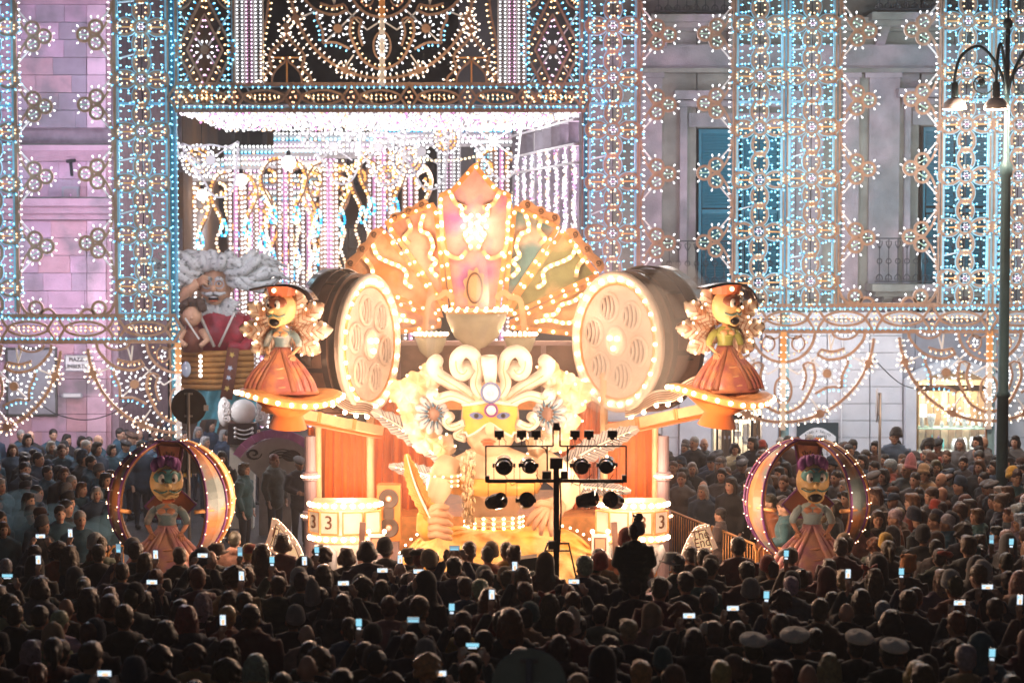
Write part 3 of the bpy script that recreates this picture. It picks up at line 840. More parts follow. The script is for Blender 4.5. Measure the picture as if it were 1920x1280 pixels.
for var_ in range(5):
    mb = MB()
    for k in range(4): petal_lamps(mb, k * PI / 2)
    for k in range(6):
        a = k * PI / 3 + var_; q = LV(7 * math.cos(a), 7 * math.sin(a), -0.03); mb.bulb(q, Vector((-math.cos(a), -1.2, math.sin(a))), 5 * s, 1.8 * s, *BULB['lilac'], 'socket')
    ME_FLOWER_LAMPS.append(mb.mesh('lamps', False))

def flower_column(px, ys, y0, y1, w, label, bars=()):
    org = P(px, y1, YL)
    col = thing('light_column', org, label, 'illumination', 'flower columns of the illuminations')
    for sd in (-1, 1):
        m = MB(); m.bar(LV(sd * w, 0), LV(sd * w, y0 - y1), 2.6 * s, 0.07, 'pale_wood'); m.bar(LV(sd * (w - 3.2), -2, 0.01), LV(sd * (w - 3.2), y0 - y1, 0.01), 4.6 * s, 0.05, 'blue_paint')
        m.build('rail', col)
        m = MB(); lights(m, [(sd * (w - 4), -6), (sd * (w - 4), y0 - y1)], 12.2, 'cyan', -1 if sd < 0 else 1, 8.5, 1.9) if False else lights(m, [(sd * (w - 4), -6), (sd * (w - 4), y0 - y1)], 12.2, 'cyan', 1 if sd < 0 else -1, 8.5, 1.9)
        m.build('lamps', col, kind='stuff')
    for y in bars:
        m = MB(); m.bar(LV(-w, y - y1, 0.06), LV(w, y - y1, 0.06), 7 * s, 0.05, 'blue_paint'); m.build('crossbar', col)
        m = MB(); lights(m, [(-w + 8, y - y1), (w - 8, y - y1)], 13, 'cyan', 0, 6, 1.9); m.build('lamps', col, kind='stuff')
    m = MB(); m.bar(LV(0, -4, 0.05), LV(0, y0 - y1, 0.05), 1.6 * s, 0.03, 'iron'); m.build('hanging_wire', col)
    for k, y in enumerate(ys):
        loc = LV(R.uniform(-.5, .5), y - y1)
        fl = inst(ME_HUB, 'flower', col, loc, (0, R.uniform(-.03, .03), 0))
        for q in range(4): inst(ME_PETAL_BAR if q % 2 == 0 else ME_PETAL, 'petal', fl, (0, 0, 0), (0, q * PI / 2, 0))
        inst(R.choice(ME_FLOWER_LAMPS), 'lamps', fl, (0, 0, 0), kind='stuff')
        if R.random() < 0.45:
            m = MB(); a = loc; m.bar(a + LV(-w, -38 + R.uniform(-8, 8), 0.07), a + LV(4, -52, 0.07), 4 * s, 0.03, 'white_paint'); m.build('brace', col)
    return col
cys = lambda a, n, d: [a + d * i for i in range(n)]
flower_column(-9, cys(-42, 7, 97), -100, 586, 42, 'flower column at the picture edge, half cut off beside the pink corner house', (200, 590))
flower_column(270, cys(-42, 7, 96.6), -100, 590, 49, 'blue lit flower column between the pink corner house and the arch', (196, 588))
flower_column(1148, cys(-44, 7, 96.3), -100, 590, 46, 'flower column just beside the arch, above the film reel with smoke', (196, 588))
flower_column(1422, cys(-46, 7, 96), -100, 574, 45, 'flower column over the teal shutters, left one of the close pair', (193, 575))
flower_column(1519, cys(-48, 7, 95.8), -100, 574, 45, 'flower column right one of the close pair, beside the shuttered window', (192, 575))
flower_column(1808, cys(-52, 7, 95.6), -100, 572, 45, 'flower column over teal shutters just beside the lamp post', (189, 572))
flower_column(1906, cys(-52, 7, 95.6), -100, 572, 45, 'flower column behind the lamp post at the picture edge', (189, 572))

# ---- trefoil panels
def tref(sx):
    m = MB(); l = MB()
    T = lambda pts: [(x * sx, y) for x, y in pts]
    for cy_ in (-1, 1):
        ribp(m, T([(q.x, q.y) for q in catmull([(3, 62 * cy_), (4, 48 * cy_), (7, 34 * cy_), (13, 20 * cy_), (22, 7 * cy_), (27, 0)], 4)]), 3.8)
        m.bar(LV(sx * 2, 52 * cy_, 0.01), LV(sx * 24, 26 * cy_, 0.01), 3 * s, 0.03, 'white_paint')
        ribp(m, T(arc2(32, 14.5 * cy_, 12.5, 12.5, 0, 340, 17)), closed=True)
        m.bar(LV(sx * 24, 18 * cy_, -0.01), LV(sx * 40, 9 * cy_, -0.01), 2.4 * s, 0.02, 'green_paint')
    ribp(m, T(arc2(54, 0, 12.5, 12.5, 0, 340, 17)), closed=True)
    m.bar(LV(sx * 40, 0, -0.01), LV(sx * 64, 0, -0.01), 2.4 * s, 0.02, 'green_paint')
    k = 1 if sx > 0 else -1
    for cy_ in (-1, 1):
        lights(l, T(arc2(32, 14.5 * cy_, 13.5, 13.5, -155 if cy_ < 0 else 155, -45 if cy_ < 0 else 45, 12)), 10, 'white', (1 if cy_ > 0 else -1) * k, 8, 1.85)
        lights(l, T(arc2(32, 14.5 * cy_, 11.4, 11.4, 0, 350, 17)), 15, 'green', k, 4.6, 1.7, True)
    lights(l, T(arc2(54, 0, 13.5, 13.5, -75, 75, 12)), 10, 'white', -k, 8, 1.85)
    lights(l, T(arc2(54, 0, 11.4, 11.4, 0, 350, 17)), 14, 'green', k, 4.6, 1.7, True)
    return m.mesh('trefoil', False), l.mesh('lamps', False)
TREF = {1: tref(1), -1: tref(-1)}
def trefoil_panel(x0, x1, ysl, ysr, y0, y1, label):
    org = P((x0 + x1) / 2, y1, YL)
    pn = thing('trefoil_panel', org, label, 'illumination', 'trefoil panels of the illuminations')
    for sx, x, ys in ((1, x0, ysl), (-1, x1, ysr)):
        lx = x - (x0 + x1) / 2
        m = MB(); m.bar(LV(lx, 0), LV(lx, y0 - y1), 2.8 * s, 0.06, 'pale_wood'); m.build('rail', pn)
        m = MB(); lights(m, [(lx + sx * 2, -20), (lx + sx * 2, y0 - y1)], 11.5, 'white', 1 if sx > 0 else -1, 8, 1.85); m.build('lamps', pn, kind='stuff')
        for y in ys:
            t = inst(TREF[sx][0], 'trefoil', pn, LV(lx, y - y1, -0.01))
            inst(TREF[sx][1], 'lamps', t, kind='stuff')
        # half a trefoil closes the foot
        m = MB(); T = lambda pts: [(lx + q[0] * sx, q[1]) for q in pts]
        ribp(m, T([(q.x, q.y) for q in catmull([(0, -42), (2, -26), (10, -10), (22, -1), (34, 0)], 4)]))
        ribp(m, T(arc2(32, -14, 12.5, 12.5, 0, 340, 17)), closed=True); ribp(m, T(arc2(54, 0, 12.5, 12.5, 180, 360, 9)))
        m.build('foot_scroll', pn)
        m = MB(); k = 1 if sx > 0 else -1
        lights(m, T(arc2(32, -14, 13.5, 13.5, -155, -45, 12)), 10, 'white', -k, 8, 1.85); lights(m, T(arc2(54, 0, 13.5, 13.5, -90, -5, 9)), 9, 'white', -k, 8, 1.85)
        lights(m, T(arc2(32, -14, 11, 11, 0, 350, 17)), 15, 'green', k, 6, 2.0, True); m.build('lamps', pn, kind='stuff')
    m = MB(); m.bar(LV((x0 - x1) / 2, 1), LV((x1 - x0) / 2, 1), 5 * s, 0.07, 'pale_wood'); m.build('foot_rail', pn)
trefoil_panel(36, 218, cys(-58, 5, 130), cys(-60, 5, 129), -100, 592, 'white trefoil panel hung in front of the pink corner house')
trefoil_panel(1198, 1373, cys(-60, 5, 129), cys(-62, 5, 129), -100, 574, 'white trefoil panel over the shuttered window beside the arch')
trefoil_panel(1571, 1758, cys(-66, 5, 128), cys(-68, 5, 128), -100, 570, 'white trefoil panel with orange foot over the bare grey wall near the lamp post')

# ---- friezes of lenses and stars
mp = MB(); ribp(mp, [(39 * math.cos(t), 13.5 * math.sin(t) * (0.62 + 0.38 * abs(math.sin(t)))) for t in [2 * PI * i / 28 for i in range(28)]], 4.4, closed=True)
ME_LENS = mp.mesh('lens', False)
def star_pts(a, b): return [(a * (abs(math.cos(t)) ** 2.2) * (1 if math.cos(t) > 0 else -1), b * (abs(math.sin(t)) ** 2.2) * (1 if math.sin(t) > 0 else -1)) for t in [2 * PI * i / 32 for i in range(32)]]
mp = MB(); ribp(mp, star_pts(17, 27), 4.4, closed=True); ME_STAR = mp.mesh('star', False)
ml = MB(); lights(ml, [(34 * math.cos(t), 9 * math.sin(t)) for t in [2 * PI * i / 28 for i in range(28)]], 9.5, 'gold', 1, 6.5, 1.9, True); ml.bar(LV(-4, -7, -.01), LV(16, 6, -.01), 2.5 * s, .02, 'orange_paint')
ME_LENS_L = ml.mesh('lamps', False)
ml = MB(); lights(ml, star_pts(12, 17), 10, 'red', 1, 6, 2, True); ME_STAR_L = ml.mesh('lamps', False)
def frieze(x0, x1, yc, stars, label, top='pale_wood'):
    org = P((x0 + x1) / 2, yc + 24, YL); cx = (x0 + x1) / 2
    fz = thing('light_frieze', org, label, 'illumination', 'friezes of the illuminations')
    for y in (-24, 24):
        m = MB(); m.bar(LV(x0 - cx, y - 24), LV(x1 - cx, y - 24), 3.6 * s, 0.08, 'pale_wood'); m.bar(LV(x0 - cx, y - 24 - (3.4 if y > 0 else -3.4), .01), LV(x1 - cx, y - 24 - (3.4 if y > 0 else -3.4), .01), 2.4 * s, 0.05, 'blue_paint'); m.build('rail', fz)
        m = MB(); lights(m, [(x0 - cx, y - 24), (x1 - cx, y - 24)], 10.8, 'cyan', 1 if y < 0 else -1, 7.5, 1.85); m.build('lamps', fz, kind='stuff')
    for x in stars:
        t = inst(ME_STAR, 'star', fz, LV(x - cx, -24, -.01)); inst(ME_STAR_L, 'lamps', t, kind='stuff')
        x2 = x + 54
        if x2 < x1 + 10: t = inst(ME_LENS, 'lens', fz, LV(x2 - cx, -24, -.01)); inst(ME_LENS_L, 'lamps', t, kind='stuff')
        m = MB(); m.bar(LV(x - cx + 20, -44, .05), LV(x - cx + 46, -4, .05), 3 * s, .03, 'white_paint'); m.build('brace', fz)
frieze(-60, 331, 616, [-108, -1, 106, 219, 327], 'frieze of lens and star shapes below the trefoil panel on the pink house')
frieze(1405, 1990, 597, [1421, 1529, 1638, 1746, 1855], 'frieze of lens and star shapes above the shop and lit doorway')
frieze(330, 1096, 183, [334, 442, 551, 659, 767, 876, 984, 1092], 'frieze of lens and star shapes across the top of the arch opening')

# ---- half rosettes
def rosette(cx, cy, halves, label, Y=YL):
    org = P(cx, cy, Y)
    ro = thing('light_rosette', org, label, 'illumination', 'half rosettes of the illuminations')
    m = MB(); m.bar(LV(0, 0), LV(0, 58), 11 * s, .06, 'orange_paint'); m.bar(LV(0, 58.3), LV(0, 185), 10 * s, .06, 'white_paint'); m.build('spine', ro)
    m = MB(); lights(m, [(0, 4), (0, 180)], 14, 'warm', 0, 6, 2); m.build('lamps', ro, kind='stuff')
    for h in halves:
        T = lambda pts: [(x * h, y) for x, y in pts]
        C = lambda pts, n=5: T([(q.x, q.y) for q in catmull(pts, n)])
        big = T(arc2(0, 0, 170, 170, 4, 90, 26))
        m = MB(); ribp(m, big, 5); m.build('rim_arc', ro)
        m = MB(); lights(m, big, 11.5, 'warm', 0, 8.5, 1.9); m.build('lamps', ro, kind='stuff')
        inner = T(arc2(0, 0, 59, 57, 0, 90, 14))
        m = MB(); ribp(m, inner, 5); ribp(m, T(leaf(28, 22, 12, 14, 16)), 3, closed=True); ribp(m, T(arc2(20, 4, 14, 9, 0, 180, 8)), 3); m.build('inner_arc', ro)
        m = MB(); lights(m, inner, 10, 'white', -1 * h, 8.5, 1.9); lights(m, T(arc2(0, 0, 52, 50, 5, 85, 12)), 12, 'red', 1 * h, 6, 1.9); lights(m, T(leaf(28, 22, 9, 11, 16)), 11, 'white', h, 6, 2, True); m.build('lamps', ro, kind='stuff')
        ov = C([(56, 60), (60, 84), (52, 108), (36, 136), (14, 150), (0, 153)]); iv = C([(37, 62), (43, 84), (36, 110)])
        m = MB(); ribp(m, ov, 5); ribp(m, iv, 4.4); ribp(m, T([(37, 62), (46, 57), (56, 60)]), 3.4); m.build('horseshoe', ro)
        m = MB(); lights(m, ov, 11, 'gold', 1 * h, 7.5, 1.85); lights(m, ov, 11, 'white', -1 * h, 7.5, 1.85); lights(m, iv, 9, 'white', 1 * h, 6, 2); m.build('lamps', ro, kind='stuff')
        sc_ = C([(64, 43), (80, 51), (93, 52), (112, 48), (130, 38), (145, 22), (151, 12), (153, 0)]); s2 = C([(70, 33), (93, 37), (115, 31)])
        m = MB(); ribp(m, sc_, 5); ribp(m, s2, 4.4); ribp(m, T([(64, 43), (70, 33)]), 3.4); ribp(m, T(arc2(115, 0, 24, 14, 0, 180, 10)), 3.4); m.build('scallop', ro)
        m = MB(); lights(m, sc_, 10.5, 'white', 1 * h, 7.5, 1.85); lights(m, s2, 9, 'gold', 1 * h, 7.5, 1.85); lights(m, T(arc2(115, 0, 22, 12, 10, 170, 10)), 11, 'white', 1 * h, 6, 2); m.build('lamps', ro, kind='stuff')
        st = C([(118, 47), (121, 59), (111, 82), (110, 105)]) ; st2 = C([(110, 105), (86, 104), (60, 116)])
        m = MB(); ribp(m, st, 4.6); ribp(m, st2, 4.6); m.build('star_arc', ro)
        m = MB(); lights(m, st, 11, 'white', 1 * h, 7.5, 1.85); lights(m, st, 11, 'cyan', -1 * h, 7.5, 1.85); lights(m, st2, 11, 'cyan', -1 * h, 7.5, 1.85); m.build('lamps', ro, kind='stuff')
        for x, y, c_ in ((160, 60, 'warm'), (69, 154, 'warm'), (82, 78, 'white')):
            m = MB(); m.plate([LV(h * q[0], q[1], -.03) for q in arc2(x, y, 8.5, 8.5, 0, 330, 11)][::h], .05, 'pale_wood'); nd = m.build('rose_disc', ro)
            m = MB(); lights(m, T(arc2(x, y, 9, 9, 0, 352, 30)), 6.2, c_, -1 * h, 8.5, 2.2, True); m.build('lamps', nd, kind='stuff')
        m = MB()
        for a, b_ in (((39, 38), (104, 100)), ((69, 148), (53, 126)), ((150, 56), (126, 46)), ((66, 44), (28, 80)), ((28, 80), (6, 66)), ((90, 44), (86, 6)), ((88, 36), (98, 2))):
            m.bar(LV(h * a[0], a[1], .03), LV(h * b_[0], b_[1], .03), 3 * s, .03, 'white_paint')
        m.build('strut', ro)
    ov = leaf(0, 110, 16, 26, 24)
    m = MB(); ribp(m, ov, 3.6, closed=True); m.build('oval', ro)
    m = MB(); lights(m, leaf(0, 110, 14, 23, 24), 8, 'white', 1, 6, 2.1, True); m.build('lamps', ro, kind='stuff')
rosette(716, -25, (1, -1), 'large rosette of warm lamps in the top of the arch against the black sky')
rosette(1469, 622, (1, -1), 'half rosette hung over the lit doorway and the family name board')
rosette(1856, 620, (1, -1), 'half rosette hung over the arched shop window behind the lamp post')
rosette(-56, 646, (1,), 'half rosette hung over the grey plaque at the picture edge')
rosette(334, 642, (-1,), 'half rosette quarter hung beside the round black sign')

# ---- arch: masts, diamonds, ladders, onions
def mast(px, y0, y1, w, label):
    p = P(px, y1, YL + 0.12); p.z = 0; z0 = P(px, y1, YL + .12).z; z1 = P(px, y0, YL + .12).z
    t = thing('light_mast', p, label, 'mast', 'blue masts of the illuminations')
    m = MB(p); m.box((p.x, p.y, (z1) / 2), (w * s, w * s, z1), 'blue_mast' if w < 8 else 'blue_paint'); m.build('pole', t)
    m = MB(p); m.box((p.x - (w / 2 + 2.2) * s, p.y - .02, z1 / 2), (2.8 * s, .06, z1), 'pale_wood'); m.build('edge_strip', t)
    m = MB(p); m.box((p.x + (w / 2 + 3.2) * s, p.y + .04, z1 / 2), (5.5 * s, .05, z1), 'blue_paint'); m.build('pale_strip', t)
    m = MB(p); lights(m, [(w / 2 + 3, -(z1 / s)), (w / 2 + 3, -(z0 / s))], 12, 'cyan', 0, 5.5, 1.9, org=(p.x, p.y, 0)); m.build('lamps', t, kind='stuff')
mast(327, -110, 800, 7, 'blue mast at the edge of the arch nearest the pink corner house')
mast(1097, -110, 640, 7, 'blue mast at the edge of the arch nearest the grey house')
mast(1470, -110, 640, 9, 'pale blue mast between the close pair of flower columns')
mast(1857, -110, 640, 9, 'pale blue mast right behind the lamp post')

def diamond_panel(px, label):
    org = P(px, 200, YL); yc = -105
    d = thing('diamond_panel', org, label, 'illumination', 'diamond panels of the arch')
    dm = lambda a, b: [(0, yc - b), (a, yc), (0, yc + b), (-a, yc)]
    def seg(pts):
        out = []
        for i in range(4):
            a, b_ = pts[i], pts[(i + 1) % 4]
            out += [(a[0] + (b_[0] - a[0]) * k / 8, a[1] + (b_[1] - a[1]) * k / 8) for k in range(8)]
        return out
    for n_, a, b_ in (('outer_frame', 53, 104), ('inner_frame', 33, 66)):
        m = MB(); ribp(m, seg(dm(a, b_)), 4.4, closed=True); m.build(n_, d)
    m = MB(); lights(m, seg(dm(50, 98)), 13, 'gold', 1, 8.5, 2.0, True); lights(m, seg(dm(31, 62)), 13, 'pink', 1, 7, 2, True); lights(m, seg(dm(55, 108)), 11, 'cyan', -1, 8.5, 2.0, True); m.build('lamps', d, kind='stuff')
    m = MB(); m.plate([LV(q[0], q[1], -.03) for q in arc2(0, yc, 8, 8, 0, 330, 11)], .05, 'pale_wood'); m.build('rose_disc', d)
    m = MB(); lights(m, arc2(0, yc, 9, 9, 0, 352, 30), 7, 'white', -1, 8.5, 2.2, True); m.build('lamps', d, kind='stuff')
    m = MB()
    for sx in (-1, 1):
        for sy in (-1, 1): m.bar(LV(sx * 6, yc + sy * 8, .03), LV(sx * 48, yc + sy * 70, .03), 3.4 * s, .03, 'white_paint')
    m.build('strut', d)
    for sx in (-1, 1):
        m = MB(); m.bar(LV(sx * 54, 0), LV(sx * 54, -215), 4 * s, .06, 'pale_wood'); m.bar(LV(sx * 50.5, 0, .01), LV(sx * 50.5, -215, .01), 2.2 * s, .05, 'blue_paint'); m.build('rail', d)
        m = MB(); lights(m, [(sx * 51, -12), (sx * 51, -210)], 10.5, 'cyan', 1 if sx < 0 else -1, 8.5, 1.9); m.build('lamps', d, kind='stuff')
        for cy_ in (-4, -206):
            a0, a1 = ((180, 270) if sx > 0 else (270, 360)) if cy_ > -100 else ((90, 180) if sx > 0 else (0, 90))
            q = arc2(sx * 50, cy_, 26, 26, a0, a1, 8); m = MB(); ribp(m, q, 3.6); m.build('corner_arc', d)
            m = MB(); lights(m, arc2(sx * 50, cy_, 22, 22, a0, a1, 8), 9, 'gold', 1, 7, 2); m.build('lamps', d, kind='stuff')
diamond_panel(385, 'orange diamond panel of the arch beside the blue flower column, over dark sky')
diamond_panel(1036, 'orange diamond panel of the arch beside the grey house')

def ladder(px, y0, y1, Y, w, cols, label, cat_group, gap=6.2, base=None):
    """A strip of three lanes of paired lamps between wooden rails."""
    k = Y / YL; org = P(px, y1, Y); hgt = (P(px, y0, Y) - org).z
    t = thing('light_ladder', org, label, 'illumination', cat_group)
    q = Y / FPX; n = len(cols)
    for i in range(n + 1):
        x = (-w / 2 + w * i / n) * q
        m = MB(); m.bar((x, 0, 0), (x, 0, hgt), 2.0 * q, .06, 'white_paint'); m.build('rail', t)
    for i, c in enumerate(cols):
        m = MB(); z = gap * q * .6; xc = (-w / 2 + w * (i + .5) / n) * q; g_, tp = BULB[c]; ww = w / n * q
        while z < hgt:
            for sx in (-1, 1): m.bulb((xc + sx * ww * .06, -.02, z), Vector((sx, -.5, 0)), ww * .36, 2.0 * q, g_, tp, 'socket')
            m.box((xc, .02, z + gap * q / 2), (ww * .9, .02, 1.0 * q), 'white_paint')
            z += gap * q
        m.build('lamps', t, kind='stuff')
ladder(468, -60, 158, YL, 52, ('white', 'pink', 'white'), 'ladder of white and pink lamps in the arch, nearest the dark diamond', 'lamp ladders', 7)
ladder(960, -60, 158, YL, 52, ('white', 'pink', 'white'), 'ladder of white and pink lamps in the arch, nearest the grey house', 'lamp ladders', 7)

def onion(px, label):
    org = P(px, 157, YL)
    t = thing('onion_arch', org, label, 'illumination', 'onion arches under the top rosette')
    for h in (-1, 1):
        o1 = [(q.x * h, q.y) for q in catmull([(0, -108), (3, -88), (14, -72), (28, -60), (33, -46), (28, -32), (34, -22), (44, -12), (46, 0)], 5)]
        o2 = [(q.x * h, q.y) for q in catmull([(0, -50), (4, -40), (16, -30), (26, -16), (28, 0)], 5)]
        o3 = [(q.x * h, q.y) for q in catmull([(46, 0), (50, -40), (44, -90), (36, -130), (32, -175)], 5)]
        m = MB(); ribp(m, o1, 4); ribp(m, o2, 3.6); m.build('onion_line', t)
        m = MB(); lights(m, o1, 11, 'warm', 0, 8.5, 1.9); lights(m, o2, 11, 'gold', -1 * h, 7, 2); m.build('lamps', t, kind='stuff')
        if (px < 716) == (h < 0):
            m = MB(); ribp(m, o3, 4); m.build('bell_line', t)
            m = MB(); lights(m, o3, 11, 'gold', -1 * h, 8.5, 1.9); m.build('lamps', t, kind='stuff')
    m = MB(); m.plate([LV(q[0], q[1], -.03) for q in arc2(0, -104, 8, 8, 0, 330, 11)], .05, 'pale_wood'); m.build('rose_disc', t)
    m = MB(); lights(m, arc2(0, -104, 9, 9, 0, 352, 30), 7, 'warm', -1, 8.5, 2.2, True); m.build('lamps', t, kind='stuff')
    m = MB(); m.bar(LV(-28, -48, .01), LV(28, -48, .01), 3 * s, .03, 'orange_paint'); m.bar(LV(0, 0, .01), LV(0, -50, .01), 3 * s, .03, 'orange_paint'); m.build('cross_strut', t)
onion(538, 'onion shaped arch of warm lamps under the top rosette, nearest the dark diamond')
onion(884, 'onion shaped arch of warm lamps under the top rosette, nearest the grey house')

# ---- lit ceiling of the arch
pm('petal_stone', (0.30, 0.27, 0.32), 0.6, 0.2)
a, b_ = P(333, 207, YL + .1), P(1090, 207, YL + .1); z0 = a.z
cz = thing('light_canopy', ((a.x + b_.x) / 2, 42.2, z0), 'flat ceiling packed with white lamps inside the arch', 'illumination')
m = MB()
W2, D2 = (b_.x - a.x) / 2, 3.1
for i in range(9): m.bar((-W2 + W2 * 2 * i / 8, -D2, .03), (-W2 + W2 * 2 * i / 8, D2, .03), .05, .05, 'white_paint')
for j in range(8): m.bar((-W2, -D2 + D2 * 2 * j / 7, .06), (W2, -D2 + D2 * 2 * j / 7, .06), .05, .05, 'white_paint')
m.build('lattice', cz)
m = MB(); m.box((0, 0, .12), (W2 * 2, D2 * 2, .02), 'petal_stone'); m.build('backing_board', cz)
m = MB()
nx, ny = 60, 40
for i in range(nx):
    for j in range(ny):
        c = R.choice(('white', 'white', 'white', 'warm', 'pink'))
        m.dot((-W2 + W2 * 2 * (i + R.random()) / nx, -D2 + D2 * 2 * (j + R.random()) / ny, -.02 - .06 * R.random()), .028, BULB[c][1] if R.random() < .4 else BULB[c][0], 5)
m.build('lamps', cz, kind='stuff')

# ---- curtain of white lamps at the side of the arch
pm('curtain_white', (0.72, 0.62, 0.70), 0.6, 0.3, 9.0)
A, B = P(1088, 480, YL + .3), P(966, 480, 46.0)
zt = z0 - .05
ct = thing('light_curtain', (A.x, A.y, A.z), 'curtain of dense white and pink lamps closing the side of the arch', 'illumination')
dirv = (B - A); dirv.z = 0; Lc = dirv.length; dirv.normalize(); nv = Vector((-dirv.y, dirv.x, 0))
if nv.x > 0: nv = -nv
hh = zt - A.z
m = MB(); 
for t in (0, .33, .66, 1): m.bar(dirv * Lc * t, dirv * Lc * t + Vector((0, 0, hh)), .06, .06, 'white_paint')
m.build('upright', ct)
for zz in (hh - .12, hh - .62, hh - 1.0):
    m = MB(); m.bar(Vector((0, 0, zz)), dirv * Lc + Vector((0, 0, zz)), .3, .05, 'white_paint', up=(0, 0, 1)); m.build('pelmet', ct)
for k in range(8):
    t0 = (k + .5) / 8; b0 = dirv * Lc * t0; wd = Lc / 8 * .36
    m = MB(); m.bar(b0 - nv * .05, b0 - nv * .05 + Vector((0, 0, hh * .98)), wd * 1.3, .02, 'petal_stone'); m.build('strip_board', ct)
    m = MB()
    for j in range(420):
        zz = hh * R.random() * .78; f = .35 + .65 * abs(math.sin(zz * 3.1 + k * 1.7))
        c = R.choice(('white', 'white', 'warm', 'pink', 'lilac')); m.dot(b0 + dirv * (wd * f * R.uniform(-1, 1)) + nv * (.03 + .06 * R.random()) + Vector((0, 0, zz)), .021, BULB[c][1] if R.random() < .45 else BULB[c][0], 5)
    m.build('lamps', ct, kind='stuff')
    m = MB(); pts = [b0 + Vector((0, 0, hh * (.08 + .68 * j / 8))) + dirv * (.10 * math.sin(j * 1.5 + k)) + nv * .03 for j in range(9)]
    m.ribbon(pts, [.07, .12, .05, .11, .06, .10, .05, .08, .02], .03, 'white_paint', nrm=nv); m.build('flame_strip', ct)
    m = MB(); x_ = b0 + dirv * (Lc / 16)
    m.bar(x_, x_ + Vector((0, 0, hh)), .035, .03, 'white_paint'); m.build('upright', ct)

# ---- white scroll pendants that hang inside the arch
def pendant(cx, cy, Y, label, big=1.0):
    q = Y / FPX * big; org = P(cx, cy, Y)
    t = thing('scroll_pendant', org, label, 'illumination', 'white scroll pendants inside the arch')
    V = lambda x, y: Vector((x * q, 0, -y * q))
    m = MB(); m.plate([V(*p) for p in arc2(0, 0, 9, 9, 0, 330, 11)], .05, 'white_paint'); m.build('rose_disc', t)
    l = MB()
    for k in range(10):
        a_ = k * PI / 5; l.bulb(V(9 * math.cos(a_), 9 * math.sin(a_)), (math.cos(a_), -.4, -math.sin(a_)), 8 * q, 2.6 * q, *BULB['white'], 'socket')
    for pts in ([(-52, -30), (-30, -24), (0, -28), (30, -24), (52, -34)], [(-52, -30), (-46, -6), (-30, 14), (-12, 40), (0, 62), (14, 70)], [(52, -34), (48, 10), (44, 44), (30, 66), (14, 70)], [(-52, -30), (-62, -22), (-58, -8), (-48, -12), (-36, -6), (-16, 14)]):
        cv = catmull(pts, 5); m = MB(); m.ribbon([V(p.x, p.y) for p in cv], 3.6 * q, .05, 'white_paint'); m.build('scroll', t)
        for p, n in resample([(p.x, p.y) for p in cv], 11):
            l.bulb(V(p.x, p.y), (n.x, -.4, -n.y), 7.5 * q, 2.2 * q, *BULB['white'], 'socket')
    m = MB()
    for a_ in (40, 130, 220, 320): m.bar(V(8 * math.cos(a_ / 57.3), 8 * math.sin(a_ / 57.3)), V(46 * math.cos(a_ / 57.3), 40 * math.sin(a_ / 57.3)), 2.6 * q, .03, 'white_paint')
    m.build('strut', t); l.build('lamps', t, kind='stuff')
pendant(625, 275, 43, 'white scroll pendant with star rose above the drum of the film reel')
pendant(709, 276, 43.6, 'white scroll pendant with star rose in the middle of the arch')
pendant(925, 266, 42.5, 'white scroll pendant with star rose near the white lamp curtain')
pendant(790, 285, 44.2, 'white scroll pendant with star rose over the tip of the fan')
pendant(395, 300, 44.5, 'white scroll pendant above the bearded giant statue')

